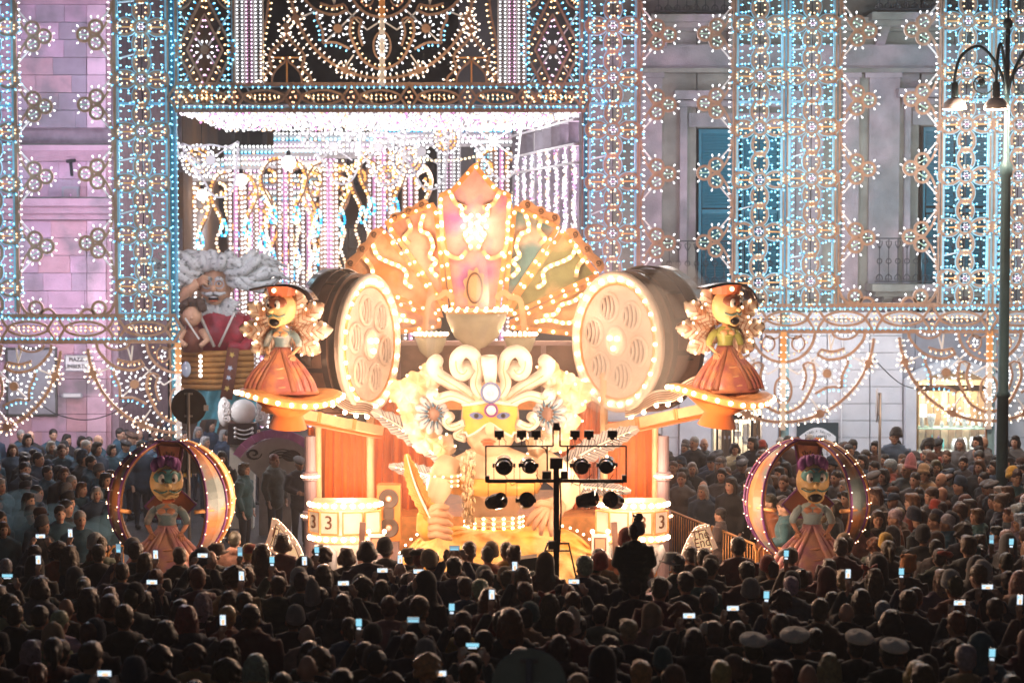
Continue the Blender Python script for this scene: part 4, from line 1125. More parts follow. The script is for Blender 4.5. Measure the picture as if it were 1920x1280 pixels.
# ---- arches that follow one another down the street
def gallery_arch(x0, x1, ytop, ybot, Y, label):
    q = Y / FPX; org = P((x0 + x1) / 2, ybot, Y); cx = (x0 + x1) / 2
    t = thing('gallery_arch', org, label, 'illumination', 'arches of lamps down the street')
    V = lambda x, y: Vector(((x - cx) * q, 0, -(y - ybot) * q))
    for k, (yy, c1) in enumerate(((ytop, 'white'), (ytop + 11, 'cyan'), (ytop + 22, 'pink'), (ytop + 32, 'white'))):
        m = MB(); m.bar(V(x0, yy + 5), V(x1, yy + 5), 1.8 * q, .08, 'white_paint'); 
        x = x0 + 3
        m.build('band_rail', t); m = MB()
        while x < x1:
            cc = c1 if R.random() < .8 else R.choice(('warm', 'white')); m.bulb(V(x, yy + 4), (0, -.4, 1), 8 * q, 2.9 * q, *BULB[cc], 'socket'); x += 7.5
        m.build('lamps', t, kind='stuff')
    for xs, sg in ((x0 + 20, 1), (x1 - 20, -1)):
        for i, c in enumerate(('white', 'pink', 'white')):
            m = MB(); xx = xs + (i - 1) * 11; yy = ytop + 44
            while yy < ybot: m.bulb(V(xx - 3, yy), (1, -.4, 0), 8 * q, 2.8 * q, *BULB[c], 'socket'); yy += 8.5
            m.build('lamps', t, kind='stuff')
            m = MB(); m.bar(V(xx, ytop + 42), V(xx, ybot), 8.5 * q, .03, 'pale_wood' if c != 'pink' else 'pink_paint') ; m.v = [(v[0], v[1] + .06, v[2]) for v in m.v]; m.build('lane_board', t)
        for sd in (-1, 1):
            og = catmull([(xs + sd * 8, ytop + 48), (xs + sd * 30, ytop + 54), (xs + sd * 42, ytop + 78), (xs + sd * 38, ytop + 104), (xs + sd * 26, ytop + 128), (xs + sd * 20, ytop + 150)], 6)
            sp = catmull([(xs + sd * 30, ytop + 62), (xs + sd * 16, ytop + 70), (xs + sd * 14, ytop + 86), (xs + sd * 24, ytop + 92), (xs + sd * 30, ytop + 84), (xs + sd * 24, ytop + 80)], 5)
            sn = catmull([(xs + sd * 20, ytop + 150), (xs + sd * 32, ytop + 176), (xs + sd * 24, ytop + 206), (xs + sd * 34, ytop + 240), (xs + sd * 26, ytop + 270)], 5)
            m = MB(); m.ribbon([V(p.x, p.y) for p in og], 3.4 * q, .05, 'pale_wood'); m.ribbon([V(p.x, p.y) for p in sp], 3 * q, .05, 'pale_wood'); m.build('ogive', t)
            m = MB()
            for pp, c in ((og, 'gold'), (sp, 'gold'), (sn, 'warm')):
                for p, n in resample([(p.x, p.y) for p in pp], 7): m.dot(V(p.x + n.x * 4, p.y + n.y * 4) + Vector((0, -.03, 0)), 3.1 * q, BULB[c][1] if R.random() < .5 else BULB[c][0], 6)
            dr = [(xs + sd * 22 + 8 * math.sin(a_) * math.sin(a_ / 2), ytop + 150 - 16 * math.cos(a_)) for a_ in [2 * PI * i / 16 for i in range(16)]]
            for p, n in resample(dr, 6, True): m.dot(V(p.x, p.y) + Vector((0, -.03, 0)), 3.0 * q, BULB['cyan'][R.randint(0, 1)], 6)
            m.build('lamps', t, kind='stuff')
            m = MB(); m.ribbon([V(*p) for p in dr], 3 * q, .05, 'blue_paint', True); m.build('drop', t)
    # spandrel of warm lamps
    m = MB()
    for p, n in resample(arc2(cx, ytop + 40, (x1 - x0) / 2 - 44, 26, 0, 180, 16), 8): m.dot(V(p.x, p.y) + Vector((0, -.03, 0)), 2.6 * q, BULB['gold'][1], 6)
    m.build('lamps', t, kind='stuff')
gallery_arch(600, 790, 258, 740, 48.6, 'arch of lamps behind the dark film drum')
gallery_arch(700, 960, 236, 700, 46.0, 'nearest arch of lamps, half hidden by the tall fan')
gallery_arch(516, 724, 252, 760, 47.4, 'arch of lamps with gold scrolls between fan and white globe lamps')
gallery_arch(424, 636, 276, 800, 49.5, 'arch of lamps with gold scrolls just right of the giant white hair')
gallery_arch(336, 492, 300, 800, 51.5, 'arch of lamps right over the giant white hair')
gallery_arch(470, 600, 330, 800, 58, 'small arch of lamps in the middle of the lit street')
gallery_arch(492, 588, 362, 700, 66, 'farthest smallest arch of lamps at the street end')
def medallion(px, py, r_, Y, label):
    q = Y / FPX; org = P(px, py, Y); t = thing('light_medallion', org, label, 'illumination', 'ring medallions inside the arch'); V = lambda x, y: Vector((x * q, 0, -y * q))
    m = MB(); m.ribbon([V(*p) for p in arc2(0, 0, r_, r_, 0, 348, 29)], 5 * q, .06, 'petal_stone', True); m.build('ring', t)
    m = MB(); m.ribbon([V(r_ * (.75 - .04 * i) * math.cos(.55 * i), r_ * (.75 - .04 * i) * math.sin(.55 * i)) for i in range(16)], 4 * q, .05, 'petal_stone'); m.build('spiral', t)
    m = MB(); m.bar(V(-r_ * .8, -r_ * .5), V(r_ * .6, r_ * .7), 3 * q, .04, 'pink_paint'); m.bar(V(-r_ * .6, -r_ * .7), V(r_ * .8, r_ * .5), 3 * q, .04, 'white_paint'); m.build('strut', t)
    m = MB()
    for rr, c in ((r_ * .86, 'gold'), (r_ * 1.15, 'white'), (r_ * .5, 'gold')):
        for p, n in resample(arc2(0, 0, rr, rr, 0, 350, 30), 7.5, True): m.dot(V(p.x, p.y) + Vector((0, -.04, 0)), 2.7 * q, BULB[c][R.randint(0, 1)], 6)
    m.build('lamps', t, kind='stuff')
medallion(766, 300, 26, 45.2, 'ring medallion of gold lamps just left of the fan tip')
medallion(728, 330, 20, 45.6, 'small ring medallion of gold lamps above the fan shoulder')
medallion(372, 302, 26, 46.2, 'ring medallion of gold lamps beside the blue mast')
medallion(835, 262, 22, 45.0, 'small ring medallion of gold lamps high behind the fan tip')
ladder(842, 240, 440, 45.4, 42, ('white', 'pink', 'white'), 'ladder of white and pink lamps just behind the fan tip', 'lamp ladders', 7)
ladder(912, 240, 440, 46.2, 38, ('white', 'cyan', 'white'), 'ladder of white and cyan lamps between fan tip and lamp curtain', 'lamp ladders', 7)
# side panels of paired lamps beyond the flower column
for k, (x, Y) in enumerate(((232, 47), (292, 49))):
    ladder(x, 215, 700, Y, 30, ('white', 'cyan'), ('lamp ladder glimpsed beyond the blue flower column, near the pink house', 'lamp ladder glimpsed beyond the blue flower column, near the blue mast')[k], 'lamp ladders', 8)
# white globe lamps strung in the arch
em('globe_glow', (1.0, 0.97, 0.94), 3.0, 'AUTO')
for k, (x, y, r, Y) in enumerate(((541, 306, 14, 46.5), (452, 338, 12, 49), (379, 366, 11, 51), (342, 364, 10, 51.2))):
    p = P(x, y, Y); t = thing('globe_lamp', p, ('largest white globe lamp hanging in the arch', 'second white globe lamp along the string', 'third white globe lamp along the string, above the white hair', 'last white globe lamp beside the blue mast')[k], 'lamp', 'white globe lamps')
    m = MB(p); m.ell(p, (r * Y / FPX,) * 3, 'globe_glow', 16, 10); m.build('globe', t, smooth=True)
    m = MB(p); m.tube([p + Vector((0, 0, r * Y / FPX)), p + Vector((0, 0, r * Y / FPX + .12))], .05, 'iron'); m.tube([p + Vector((0, 0, .2)), Vector((p.x, p.y, P(x, 215, Y).z))], .008, 'iron', n=4); m.build('cord', t)
# ------------------------------------------------------------------ added lights before and behind the lamp fields, brightening frames and walls
CY, WH, GO, PK = (0.45, 0.82, 1.0), (1.0, 0.95, 0.95), (1.0, 0.72, 0.42), (1.0, 0.66, 0.90)
for x, c, e in ((10, CY, 45), (270, CY, 55), (1148, PK, 60), (1470, CY, 70), (1808, CY, 55), (1900, CY, 45)):
    for y in (80, 300, 500):
        lamp('column_lamp_light', P(x, y, YL + .5), e, c, .3); lamp('column_lamp_light', P(x, y, YL - 1.0), e * .42, c, .4)
for x in (127, 1285, 1665):
    for y in (70, 330, 540):
        lamp('panel_fill_light', P(x, y, YL + .6), 85 if x < 200 else 48, PK if x < 200 else WH, .4); lamp('panel_fill_light', P(x, y, YL - 1.2), 10, GO, .5)  # front ones added with a peach tint to brighten the frames
for x, y in ((40, 720), (230, 720), (1470, 700), (1580, 690), (1850, 700)):
    lamp('rosette_fill_light', P(x, y, YL + .6), 60, WH, .3); lamp('rosette_fill_light', P(x, y, YL - 1.0), 16, GO, .4)
lamp('rosette_fill_light', P(345, 730, YL - 1.3), 45, WH, .3)  # added where no lamp hangs, to brighten the wigged figure
for x, y in ((640, 90), (790, 90)): lamp('rosette_fill_light', P(x, y, YL - .8), 18, GO, .3)
for x, y, Y, e in ((450, 240, 42, 60), (700, 240, 42, 60), (950, 240, 42, 60), (860, 330, 49.5, 70), (560, 420, 48.5, 90), (430, 420, 53, 90), (800, 330, 48.5, 90), (480, 420, 60, 80)): lamp('street_fill_light', P(x, y, Y), e, WH, .4)  # added to brighten the ceiling, arches and house down the street
# ================================================================== the carnival float
em('float_lamp', (1.0, 0.64, 0.37), 20.0, 'AUTO')
em('float_lamp_soft', (1.0, 0.62, 0.36), 6.0, 'AUTO')
pm('gold_paint', (0.76, 0.36, 0.13), 0.4, 0.2, 9.0, bump=0.15)
pm('gold_pale', (0.80, 0.54, 0.30), 0.45, 0.15)
pm('cream', (0.84, 0.74, 0.66), 0.45, 0.12, bump=0.15, col2=(0.78, 0.54, 0.42), c2scale=3.0, c2pos=0.62)
pm('cream_white', (0.88, 0.80, 0.70), 0.4, 0.08)
pm('brown_line', (0.16, 0.07, 0.03), 0.6, 0.1)
pm('fan_violet', (0.42, 0.15, 0.44), 0.5, 0.15, col2=(0.72, 0.44, 0.42), c2scale=1.3, c2pos=0.46)
pm('fan_salmon', (0.72, 0.27, 0.17), 0.5, 0.15, col2=(0.78, 0.52, 0.40), c2scale=1.6, c2pos=.44)
pm('fan_orange', (0.76, 0.30, 0.08), 0.5, 0.15, col2=(0.80, 0.56, 0.36), c2scale=1.6, c2pos=.44)
pm('fan_teal', (0.14, 0.32, 0.36), 0.5, 0.15, col2=(0.62, 0.50, 0.42), c2scale=1.4, c2pos=.55)
pm('fan_olive', (0.30, 0.34, 0.16), 0.5, 0.15, col2=(0.76, 0.56, 0.32), c2scale=1.4, c2pos=.55)
pm('fan_yellow', (0.76, 0.50, 0.26), 0.5, 0.15)
pm('curtain', (0.80, 0.20, 0.03), 0.75, 0.18, 1.5, sheen=0.3)
pm('film_black', (0.035, 0.022, 0.025), 0.22, 0.1, spec=0.6)
pm('film_brown', (0.20, 0.11, 0.08), 0.4, 0.2, col2=(0.12, 0.06, 0.045), c2scale=2.5)
pm('face_yellow', (0.90, 0.62, 0.28), 0.4, 0.08)
pm('mask_orange', (0.90, 0.45, 0.10), 0.35, 0.12)
pm('lip_red', (0.70, 0.18, 0.08), 0.3, 0.1)
pm('ink', (0.015, 0.012, 0.015), 0.4, 0.0)
pm('sclera', (0.85, 0.83, 0.80), 0.3, 0.0)
pm('jewel', (0.62, 0.72, 0.85), 0.1, 0.05, spec=0.8)
pm('jewel_ring', (0.16, 0.22, 0.45), 0.2, 0.1)
pm('petal_grey', (0.52, 0.53, 0.57), 0.5, 0.12)
pm('petal_blue', (0.06, 0.15, 0.24), 0.5, 0.1)
pm('dress_yellow', (0.78, 0.38, 0.07), 0.6, 0.2, 3.0, bump=0.2, col2=(0.80, 0.54, 0.22), c2scale=2.2)
pm('feather_white', (0.50, 0.47, 0.47), 0.6, 0.12)
pm('feather_edge', (0.10, 0.13, 0.17), 0.6, 0.1)
pm('feather_orange', (0.85, 0.36, 0.10), 0.7, 0.15)
pm('bowl_glass', (0.50, 0.52, 0.42), 0.25, 0.25, 2.0)
pm('mauve_board', (0.42, 0.32, 0.36), 0.6, 0.2, 2.0)
pm('slot_white', (0.85, 0.80, 0.72), 0.4, 0.08)
pm('speaker_case', (0.62, 0.22, 0.05), 0.5, 0.15)
pm('speaker_cone', (0.09, 0.06, 0.05), 0.5, 0.15)
pm('skin_paint', (0.82, 0.48, 0.26), 0.45, 0.1)
pm('rose_skin', (0.72, 0.34, 0.20), 0.45, 0.12)
YF = 31.0
pm('crest_peach', (0.82, 0.44, 0.22), 0.5, 0.15)

def gl(name, pts, Y, parent, org, r=4.0, gap=None, mat='float_lamp'):
    """Round lamps on the float at pixel points (or every gap pixels along them)."""
    m = MB(org)
    if gap: pts = [(p.x, p.y) for p, n in resample(pts, gap)]
    for x, y in pts: m.dot(P(x, y, Y), r * Y / FPX, mat, 6)
    return m.build(name, parent, kind='stuff' if len(pts) > 1 else None)

# ---- stage body
org = Vector((P(915, 900, YF).x, YF + 1.2, 0))
FL = thing('carnival_float', org, 'wide carnival float stage with orange curtains, gold poles and yellow lifting arms', 'float')
m = MB(org); px_box(m, 590, 968, 1238, 1120, 31.4, 3.4, 'gold_paint'); m.build('chassis', FL)
m = MB(org); px_box(m, 745, 640, 1085, 760, 33.0, 0.3, 'mauve_board'); px_box(m, 700, 752, 1130, 768, 32.6, 0.4, 'gold_paint'); m.build('back_wall', FL)
for k in range(5):
    x = 752 + k * 68; m = MB(org); px_box(m, x, 648, x + 58, 745, 32.95, 0.05, 'film_brown'); b = m.build('wall_panel', FL)
def drape(x0, x1, ytl, ytr, ybl, ybr, Y, folds, amp, flare=0.0, mat='curtain'):
    m = MB(org)
    ph = R.random() * 6
    def fn(u, v):
        yt = ytl + (ytr - ytl) * u; yb = ybl + (ybr - ybl) * u
        x = x0 + (x1 - x0) * u + flare * (u - .5) * v
        w = math.sin(u * folds * 2 * PI + ph + 0.5 * math.sin(v * 2.2)) * amp * (0.5 + 0.7 * v) + 0.35 * amp * math.sin(u * folds * 4.7 * PI + ph * 2 + v)
        p = P(x, yt + (yb - yt) * v, Y); p.y += w
        return p
    m.grid(fn, int(folds * 9), 8, mat)
    return m.build('curtain', FL, smooth=True)
drape(602, 694, 796, 800, 950, 950, 32.0, 5, 0.07)
drape(700, 812, 748, 712, 960, 960, 32.3, 6, 0.09, 30)
drape(1045, 1128, 720, 745, 960, 960, 32.3, 5, 0.09, -20)
drape(1128, 1232, 790, 790, 952, 952, 32.0, 5, 0.06, 12)
drape(577, 600, 800, 802, 955, 960, 31.6, 2, 0.05)
for x, w, y0, y1 in ((695, 15, 712, 950), (597, 13, 795, 950), (1132, 15, 700, 950), (1228, 12, 795, 950)):
    a, b_ = P(x, y1, 31.5), P(x, y0, 31.5); m = MB(org); r = w / 2 * 31.5 / FPX
    h = b_.z - a.z
    m.lathe([(r * 1.3, 0), (r * 1.3, .06), (r, .1), (r, h - .08), (r * 1.25, h - .06), (r * .5, h + .05)], 'gold_pale', a, 12); m.build('pole', FL, smooth=True)
# valance over the curtains
for pts in ([(702, 742), (730, 728), (762, 735), (800, 705)], [(1052, 738), (1085, 744), (1120, 748)]):
    cv = [(p.x, p.y) for p in catmull(pts, 6)]
    m = MB(org); m.ribbon([P(x, y, 32.0) for x, y in cv], .10, .08, 'gold_pale'); m.ribbon([P(x, y - 18, 32.0) for x, y in cv], .05, .06, 'gold_pale')
    for x, y in cv[::5]: m.bar(P(x, y, 32.0), P(x, y - 18, 32.0), .05, .05, 'gold_pale')
    m.build('valance', FL); gl('lamps', cv, 31.93, FL, org, 3.2, 14, 'float_lamp_soft')
# columns at the picture left of the stage
for x, sgn in ((583, 1), (1243, -1)):
    m = MB(org); p = P(x, 1120, 31.3); p.z = 0
    m.lathe([(.10, 0), (.10, 1.2), (.13, 1.22), (.13, 1.36), (.10, 1.38), (.10, 1.86), (.13, 1.88), (.13, 2.0), (.09, 2.02), (.09, 2.6)], 'mauve_board', p, 14); m.build('side_column', FL, smooth=False)
    m = MB(org)
    for z in (1.29, 1.94):
        for k in range(9):
            a = PI + PI * k / 8; m.dot(p + Vector((.14 * math.cos(a), .14 * math.sin(a), z)), .022, 'float_lamp_soft', 6)
    m.build('lamps', FL, kind='stuff')
# lifting arms
for (xa, ya, xb, yb) in ((705, 806, 512, 766), (1148, 803, 1360, 758)):
    a, b_ = P(xa, ya, 31.0), P(xb, yb, 29.3)
    m = MB(org); m.bar(a, b_, .34, .15, 'gold_pale'); m.build('arm_beam', FL)
    m = MB(org); d = (b_ - a).normalized(); m.bar(b_ + d * .004, b_ + d * .10, .30, .12, 'orange_paint'); m.build('arm_tip', FL)
    m = MB(org)
    for t in (.28, .3, .62, .64): m.bar(a + (b_ - a) * t, a + (b_ - a) * (t + .015), .36, .17, 'gold_paint')
    m.build('arm_clamp', FL)
    m = MB(org); m.bar(a + Vector((0, .25, -.12)), b_ + Vector((0, .3, -.13)) - d * .3, .3, .08, 'curtain'); m.build('arm_tarpaulin', FL)
# wavy music sheets on the arms
for (x0, y0, x1, y1, Y0, Y1) in ((572, 752, 700, 796, 29.6, 31.0), (1172, 792, 1310, 742, 31.0, 29.6)):
    def fn(u, v, x0=x0, y0=y0, x1=x1, y1=y1, Y0=Y0, Y1=Y1):
        p = P(x0 + (x1 - x0) * u, y0 + (y1 - y0) * u - 10 - 26 * (1 - v) + 5 * math.sin(u * 12), Y0 + (Y1 - Y0) * u); p.y += .1 * math.sin(u * 12) ; return p
    m = MB(org); m.grid(fn, 26, 4, 'cream'); sh = m.build('music_sheet', FL, smooth=True)
    m = MB(org)
    for v in (.2, .36, .52, .68, .84): m.ribbon([fn(i / 26, v) + Vector((0, -.02, 0)) for i in range(27)], .014, .01, 'brown_line')
    m.build('stave_line', sh)
    gl('lamps', [], 30, FL, org) if False else None
    m = MB(org)
    for i in range(6): m.dot(fn((i + .5) / 6, 1.08) + Vector((0, -.05, 0)), .04, 'float_lamp', 6)
    m.build('lamps', FL, kind='stuff')

# ---- fan backdrop
YN = 33.6
fo = P(890, 640, YN); fo.z = P(890, 640, YN).z
FAN = thing('fan_backdrop', fo, 'tall painted fan of seven framed panels edged with glowing lamps behind the mask', 'backdrop')
blades = [
    ('fan_violet', [(848, 590), (822, 397), (824, 364), (849, 353), (890, 305), (931, 353), (957, 364), (960, 397), (934, 590)], 0.0),
    ('fan_salmon', [(840, 592), (803, 530), (721, 415), (812, 380), (819, 398)], .12),
    ('fan_orange', [(832, 596), (640, 514), (713, 424), (799, 531)], .2),
    ('fan_salmon', [(828, 612), (640, 640), (632, 522), (828, 600)], .28),
    ('fan_teal', [(942, 592), (963, 398), (966, 385), (1050, 424), (968, 548)], .12),
    ('fan_olive', [(950, 596), (970, 553), (1056, 429), (1124, 515)], .2),
    ('fan_yellow', [(954, 604), (1128, 520), (1112, 632), (956, 614)], .28)]
for mt, pg, off in blades:
    Y = YN + off
    m = MB(fo); cg = (sum(a[0] for a in pg) / len(pg), sum(a[1] for a in pg) / len(pg)); pg = [(cg[0] + (x - cg[0]) * .955, cg[1] + (y - cg[1]) * .955) for x, y in pg]; m.plate([P(x, y, Y) for x, y in pg], .06, mt); bl = m.build('fan_blade', FAN)
    dense = []
    for i in range(len(pg)):
        a, b_ = pg[i], pg[(i + 1) % len(pg)]; n = max(2, int(math.hypot(b_[0] - a[0], b_[1] - a[1]) / 10))
        dense += [(a[0] + (b_[0] - a[0]) * k / n, a[1] + (b_[1] - a[1]) * k / n) for k in range(n)]
    m = MB(fo); m.ribbon([P(x, y, Y - .06) for x, y in dense], .085, .09, 'gold_paint', True); m.build('frame', bl)
    m = MB(fo)
    for p, n in resample(dense, 25, True): m.dot(P(p.x, p.y, Y - .12), 2.8 * Y / FPX, 'float_lamp_soft' if R.random() < .5 else 'float_lamp', 6)
    m.build('lamps', bl, kind='stuff')
# scroll work and lamp clusters on the panels
def scroll(pts, Y, w=.075, mat='gold_pale', gap=29, r=3.0, lampm='float_lamp'):
    cv = [(p.x, p.y) for p in catmull(pts, 6)]
    m = MB(fo); m.ribbon([P(x, y, Y - .08) for x, y in cv], w, .07, mat); o = m.build('scroll', FAN)
    if gap:
        m = MB(fo)
        for p, n in resample(cv, gap): m.dot(P(p.x, p.y, Y - .14), r * Y / FPX, lampm, 6)
        m.build('lamps', o, kind='stuff')
for h in (-1, 1):
    X = lambda x: 890 + h * (x - 890)
    scroll([(X(938), 357), (X(928), 378), (X(922), 384), (X(905), 390)], YN)
    scroll([(X(955), 372), (X(952), 420), (X(950), 460), (X(938), 478), (X(918), 484), (X(905), 470)], YN)
    scroll([(X(912), 385), (X(914), 402), (X(902), 410), (X(896), 425), (X(908), 440), (X(900), 455), (X(896), 468)], YN, gap=12)
    scroll([(X(930), 560), (X(944), 548), (X(956), 556), (X(974), 562), (X(980), 590), (X(984), 630)], YN - .1, .10, 'skin_paint', 0)
    scroll([(X(985), 400), (X(992), 430), (X(976), 440), (X(968), 462), (X(974), 480), (X(962), 490), (X(972), 505), (X(958), 520)], YN + .12, gap=13)
    scroll([(X(1016), 410), (X(1010), 430), (X(1022), 446), (X(1012), 458)], YN + .12)
    scroll([(X(1082), 455), (X(1072), 480), (X(1050), 492), (X(1030), 500), (X(1018), 512), (X(1020), 530), (X(1005), 540)], YN + .2, gap=13)
    scroll([(X(1100), 480), (X(1084), 500), (X(1080), 520)], YN + .2)
    scroll([(X(1095), 550), (X(1075), 565), (X(1052), 572), (X(1042), 588), (X(1018), 592)], YN + .28, gap=13)
    scroll([(X(1085), 600), (X(1060), 606), (X(1030), 600), (X(1000), 604)], YN + .28, gap=13)
    # scalloped crests along the rim
    for (a, b_, n) in (((972, 386), (1048, 422), 3), ((1060, 432), (1126, 512), 3)):
        cr = []
        for i in range(n):
            t0 = i / n; t1 = (i + 1) / n
            for k in range(9):
                t = t0 + (t1 - t0) * (.5 - .5 * math.cos(PI * k / 8)); nx, ny = (b_[1] - a[1]), -(b_[0] - a[0]); l_ = math.hypot(nx, ny)
                hgt = 15 * math.sin(PI * k / 8) + 3
                cr.append((X(a[0] + (b_[0] - a[0]) * t + nx / l_ * hgt), a[1] + (b_[1] - a[1]) * t + ny / l_ * hgt))
        base = [(X(b_[0]), b_[1]), (X(a[0]), a[1])]
        m = MB(fo); m.plate([P(x, y, YN + .06) for x, y in (cr + base)[::h]], .05, 'crest_peach'); c_ = m.build('crest', FAN)
        m = MB(fo)
        for i in range(n):
            t = (i + .5) / n; nx, ny = (b_[1] - a[1]), -(b_[0] - a[0]); l_ = math.hypot(nx, ny)
            cx, cy = a[0] + (b_[0] - a[0]) * t + nx / l_ * 9, a[1] + (b_[1] - a[1]) * t + ny / l_ * 9
            sp = [(X(cx + (1.2 + j * .42) * math.cos(j * .75) * 1.0), cy + (1.2 + j * .42) * math.sin(j * .75)) for j in range(12)]
            m.ribbon([P(x, y, YN + .02) for x, y in sp], .018, .012, 'brown_line')
        m.build('swirl_line', c_)
gl('lamps', [(890 + 22 * math.cos(k * PI / 5), 425 + 22 * math.sin(k * PI / 5)) for k in range(10)] + [(890 + 10 * math.cos(k * PI / 2.5), 428 + 10 * math.sin(k * PI / 2.5)) for k in range(5)], YN - .16, FAN, fo, 3.6)
m = MB(fo); m.plate([P(890 + (20 + 3 * math.cos(9 * t)) * math.cos(t), 540 + (36 + 4 * math.cos(9 * t)) * math.sin(t), YN - .05) for t in [2 * PI * i / 40 for i in range(40)]][::-1], .06, 'skin_paint'); md = m.build('medallion', FAN)
m = MB(fo); m.ribbon([P(890 + 14 * math.cos(t), 540 + 28 * math.sin(t), YN - .1) for t in [2 * PI * i / 30 for i in range(30)]], .03, .03, 'brown_line', True); m.build('medallion_ring', md)

# ---- bowls in front of the fan
for k, (x, y, rx, h_, Y, lb) in enumerate(((893, 583, 58, 70, 32.4, 'large pale bowl rimmed with lamps at the foot of the fan'), (808, 628, 30, 44, 32.6, 'small pale bowl rimmed with lamps beside the large bowl, nearer the dark drum'), (975, 628, 30, 44, 32.6, 'small pale bowl rimmed with lamps beside the large bowl, nearer the smoke'))):
    p = P(x, y + h_, Y); q = Y / FPX
    t = thing('lamp_bowl', p, lb, 'bowl', 'lamp bowls on the float')
    m = MB(p); r = rx * q; hh = h_ * q
    m.lathe([(r * .12, -.5), (r * .14, 0), (r * .3, .02), (r * .7, hh * .3), (r * .95, hh * .75), (r, hh), (r * .95, hh), (r * .88, hh * .75), (r * .6, hh * .3)], 'bowl_glass', p, 24); m.build('basin', t, smooth=True)
    m = MB(p)
    for i in range(20):
        a = 2 * PI * i / 20; m.dot(p + Vector((r * 1.02 * math.cos(a), r * 1.02 * math.sin(a), hh + .02)), .03, 'float_lamp', 6)
    m.build('lamps', t, kind='stuff')
    m = MB(p); m.lathe([(r * 1.03, hh - .03), (r * 1.06, hh), (r * 1.0, hh + .02)], 'gold_pale', p, 24); m.build('rim', t, smooth=True)

# ---- film reels
def reel(px, py, Y, ang, dep, digit, label):
    c = P(px, py, Y); rt = thing('film_reel', c, label, 'film reel', 'film reels on the float'); rt.rotation_euler = (0, 0, ang)
    Rr = 1.10; ry = Matrix.Rotation(PI / 2, 3, 'X')
    m = MB(); m.lathe([(.05, -.02), (Rr * .98, -.02), (Rr, 0), (Rr, .08), (Rr * .98, .1), (.05, .1)], 'cream', (0, 0, 0), 40, rot=ry); m.build('disc', rt, smooth=False)
    m = MB(); m.tube([(Rr * 1.0 * math.cos(t), -.1, Rr * 1.0 * math.sin(t)) for t in [2 * PI * i / 40 for i in range(40)]], .055, 'cream_white', 8, True); m.tube([(Rr * .86 * math.cos(t), -.1, Rr * .86 * math.sin(t)) for t in [2 * PI * i / 40 for i in range(40)]], .025, 'gold_paint', 6, True); m.build('rim', rt, smooth=True)
    for k in range(7):
        a = PI / 2 + .3 + k * PI / 3; rr = .58 if k < 6 else 0; hr = .225 if k < 6 else .235
        cx, cz_ = rr * math.cos(a), rr * math.sin(a)
        m = MB(); m.tube([(cx + hr * math.cos(t), -.12, cz_ + hr * math.sin(t)) for t in [2 * PI * i / 20 for i in range(20)]], .035, 'cream', 6, True); hl = m.build('hole_ring' if k < 6 else 'hub_ring', rt, smooth=True)
        m = MB(); m.lathe([(.01, .106), (hr * .97, .106), (hr * .97, .112), (.01, .112)], 'film_brown' if k < 6 else 'cream_white', (cx, 0, cz_), 18, rot=ry); m.build('hole_plate', hl)
        if k < 6:
            m = MB()
            for j in range(4):
                x0 = -hr * .7 + hr * .45 * j; hh = math.sqrt(max(.01, hr * hr - x0 * x0)) * .86
                m.tube([(cx + x0 + .05 * math.cos(t * PI / 2), -.125, cz_ + hh * t) for t in [-1 + 2 * i / 8 for i in range(9)]], .026, 'cream', 5)
            m.build('film_coil', hl, smooth=True)
    m = MB()
    for k in range(26):
        a = 2 * PI * k / 26; m.dot((Rr * .93 * math.cos(a), -.15, Rr * .93 * math.sin(a)), .032, 'float_lamp', 6)
    for k in range(3):
        a = 2 * PI * k / 3 + .5; m.dot((.11 * math.cos(a), -.17, .11 * math.sin(a)), .05, 'float_lamp_soft', 6)
    m.build('lamps', rt, kind='stuff')
    # drum of film behind the disc
    m = MB(); n = 40; rin, rout = Rr * .99, Rr * 1.05
    for (ra, rb_, mt) in ((rout, rout, 'film_black'), (rin, rin, 'film_brown')):
        m.add([(ra * math.cos(2 * PI * i / n), d_, ra * math.sin(2 * PI * i / n)) for d_ in (.12, dep) for i in range(n)], [(i, (i + 1) % n, n + (i + 1) % n, n + i) for i in range(n)], mt)
    for d_ in (.12, dep):
        m.add([(r_ * math.cos(2 * PI * i / n), d_, r_ * math.sin(2 * PI * i / n)) for r_ in (rin, rout) for i in range(n)], [(i, (i + 1) % n, n + (i + 1) % n, n + i) for i in range(n)], 'film_brown')
    m.lathe([(.05, -dep + .02), (Rr * 1.0, -dep + .02), (Rr * 1.0, -dep), (.05, -dep)], 'film_brown', (0, 0, 0), 40, rot=ry)
    m.build('drum', rt, smooth=True)
    for k in range(14):
        a = 2 * PI * k / 14 + .1; m = MB(); w = 2 * PI / 14 * .84
        m.loft([[Vector(((rout + e) * math.cos(a + b_), d_, (rout + e) * math.sin(a + b_))) for e, d_ in ((.0, .22), (.02, .22), (.02, dep - .1), (.0, dep - .1))] for b_ in (-w / 2, 0, w / 2)], 'film_brown'); m.build('film_frame', rt)
    me = text_mesh(digit, .3, 'ink', .01); sgn = -1 if ang > 0 else 1
    a = PI + .15 if ang > 0 else -.15
    dg = inst(me, 'lettering', rt, ((rout + .03) * math.cos(a), (dep + .12) / 2, (rout + .03) * math.sin(a)), (PI / 2, 0, -PI / 2 if ang > 0 else PI / 2))
    # free loop of film
    m = MB(); pts = [(Rr * 1.16 * math.cos(t) + sgn * .1, dep * .72, Rr * 1.06 * math.sin(t) + .06) for t in [.15 * PI + PI * .95 * i / 24 for i in range(25)]]
    m.ribbon([Vector(p) for p in pts], .02, dep * .5, 'film_black', nrm=(0, -1, 0)); m.build('film_loop', rt, smooth=True)
    return rt
reel(683, 645, 31.3, math.radians(69), .62, '7', 'giant film reel with dark film drum on the side of the bearded giant')
reel(1165, 640, 31.3, math.radians(-54), .80, '2', 'giant film reel with drum numbered 2, wrapped in smoke')

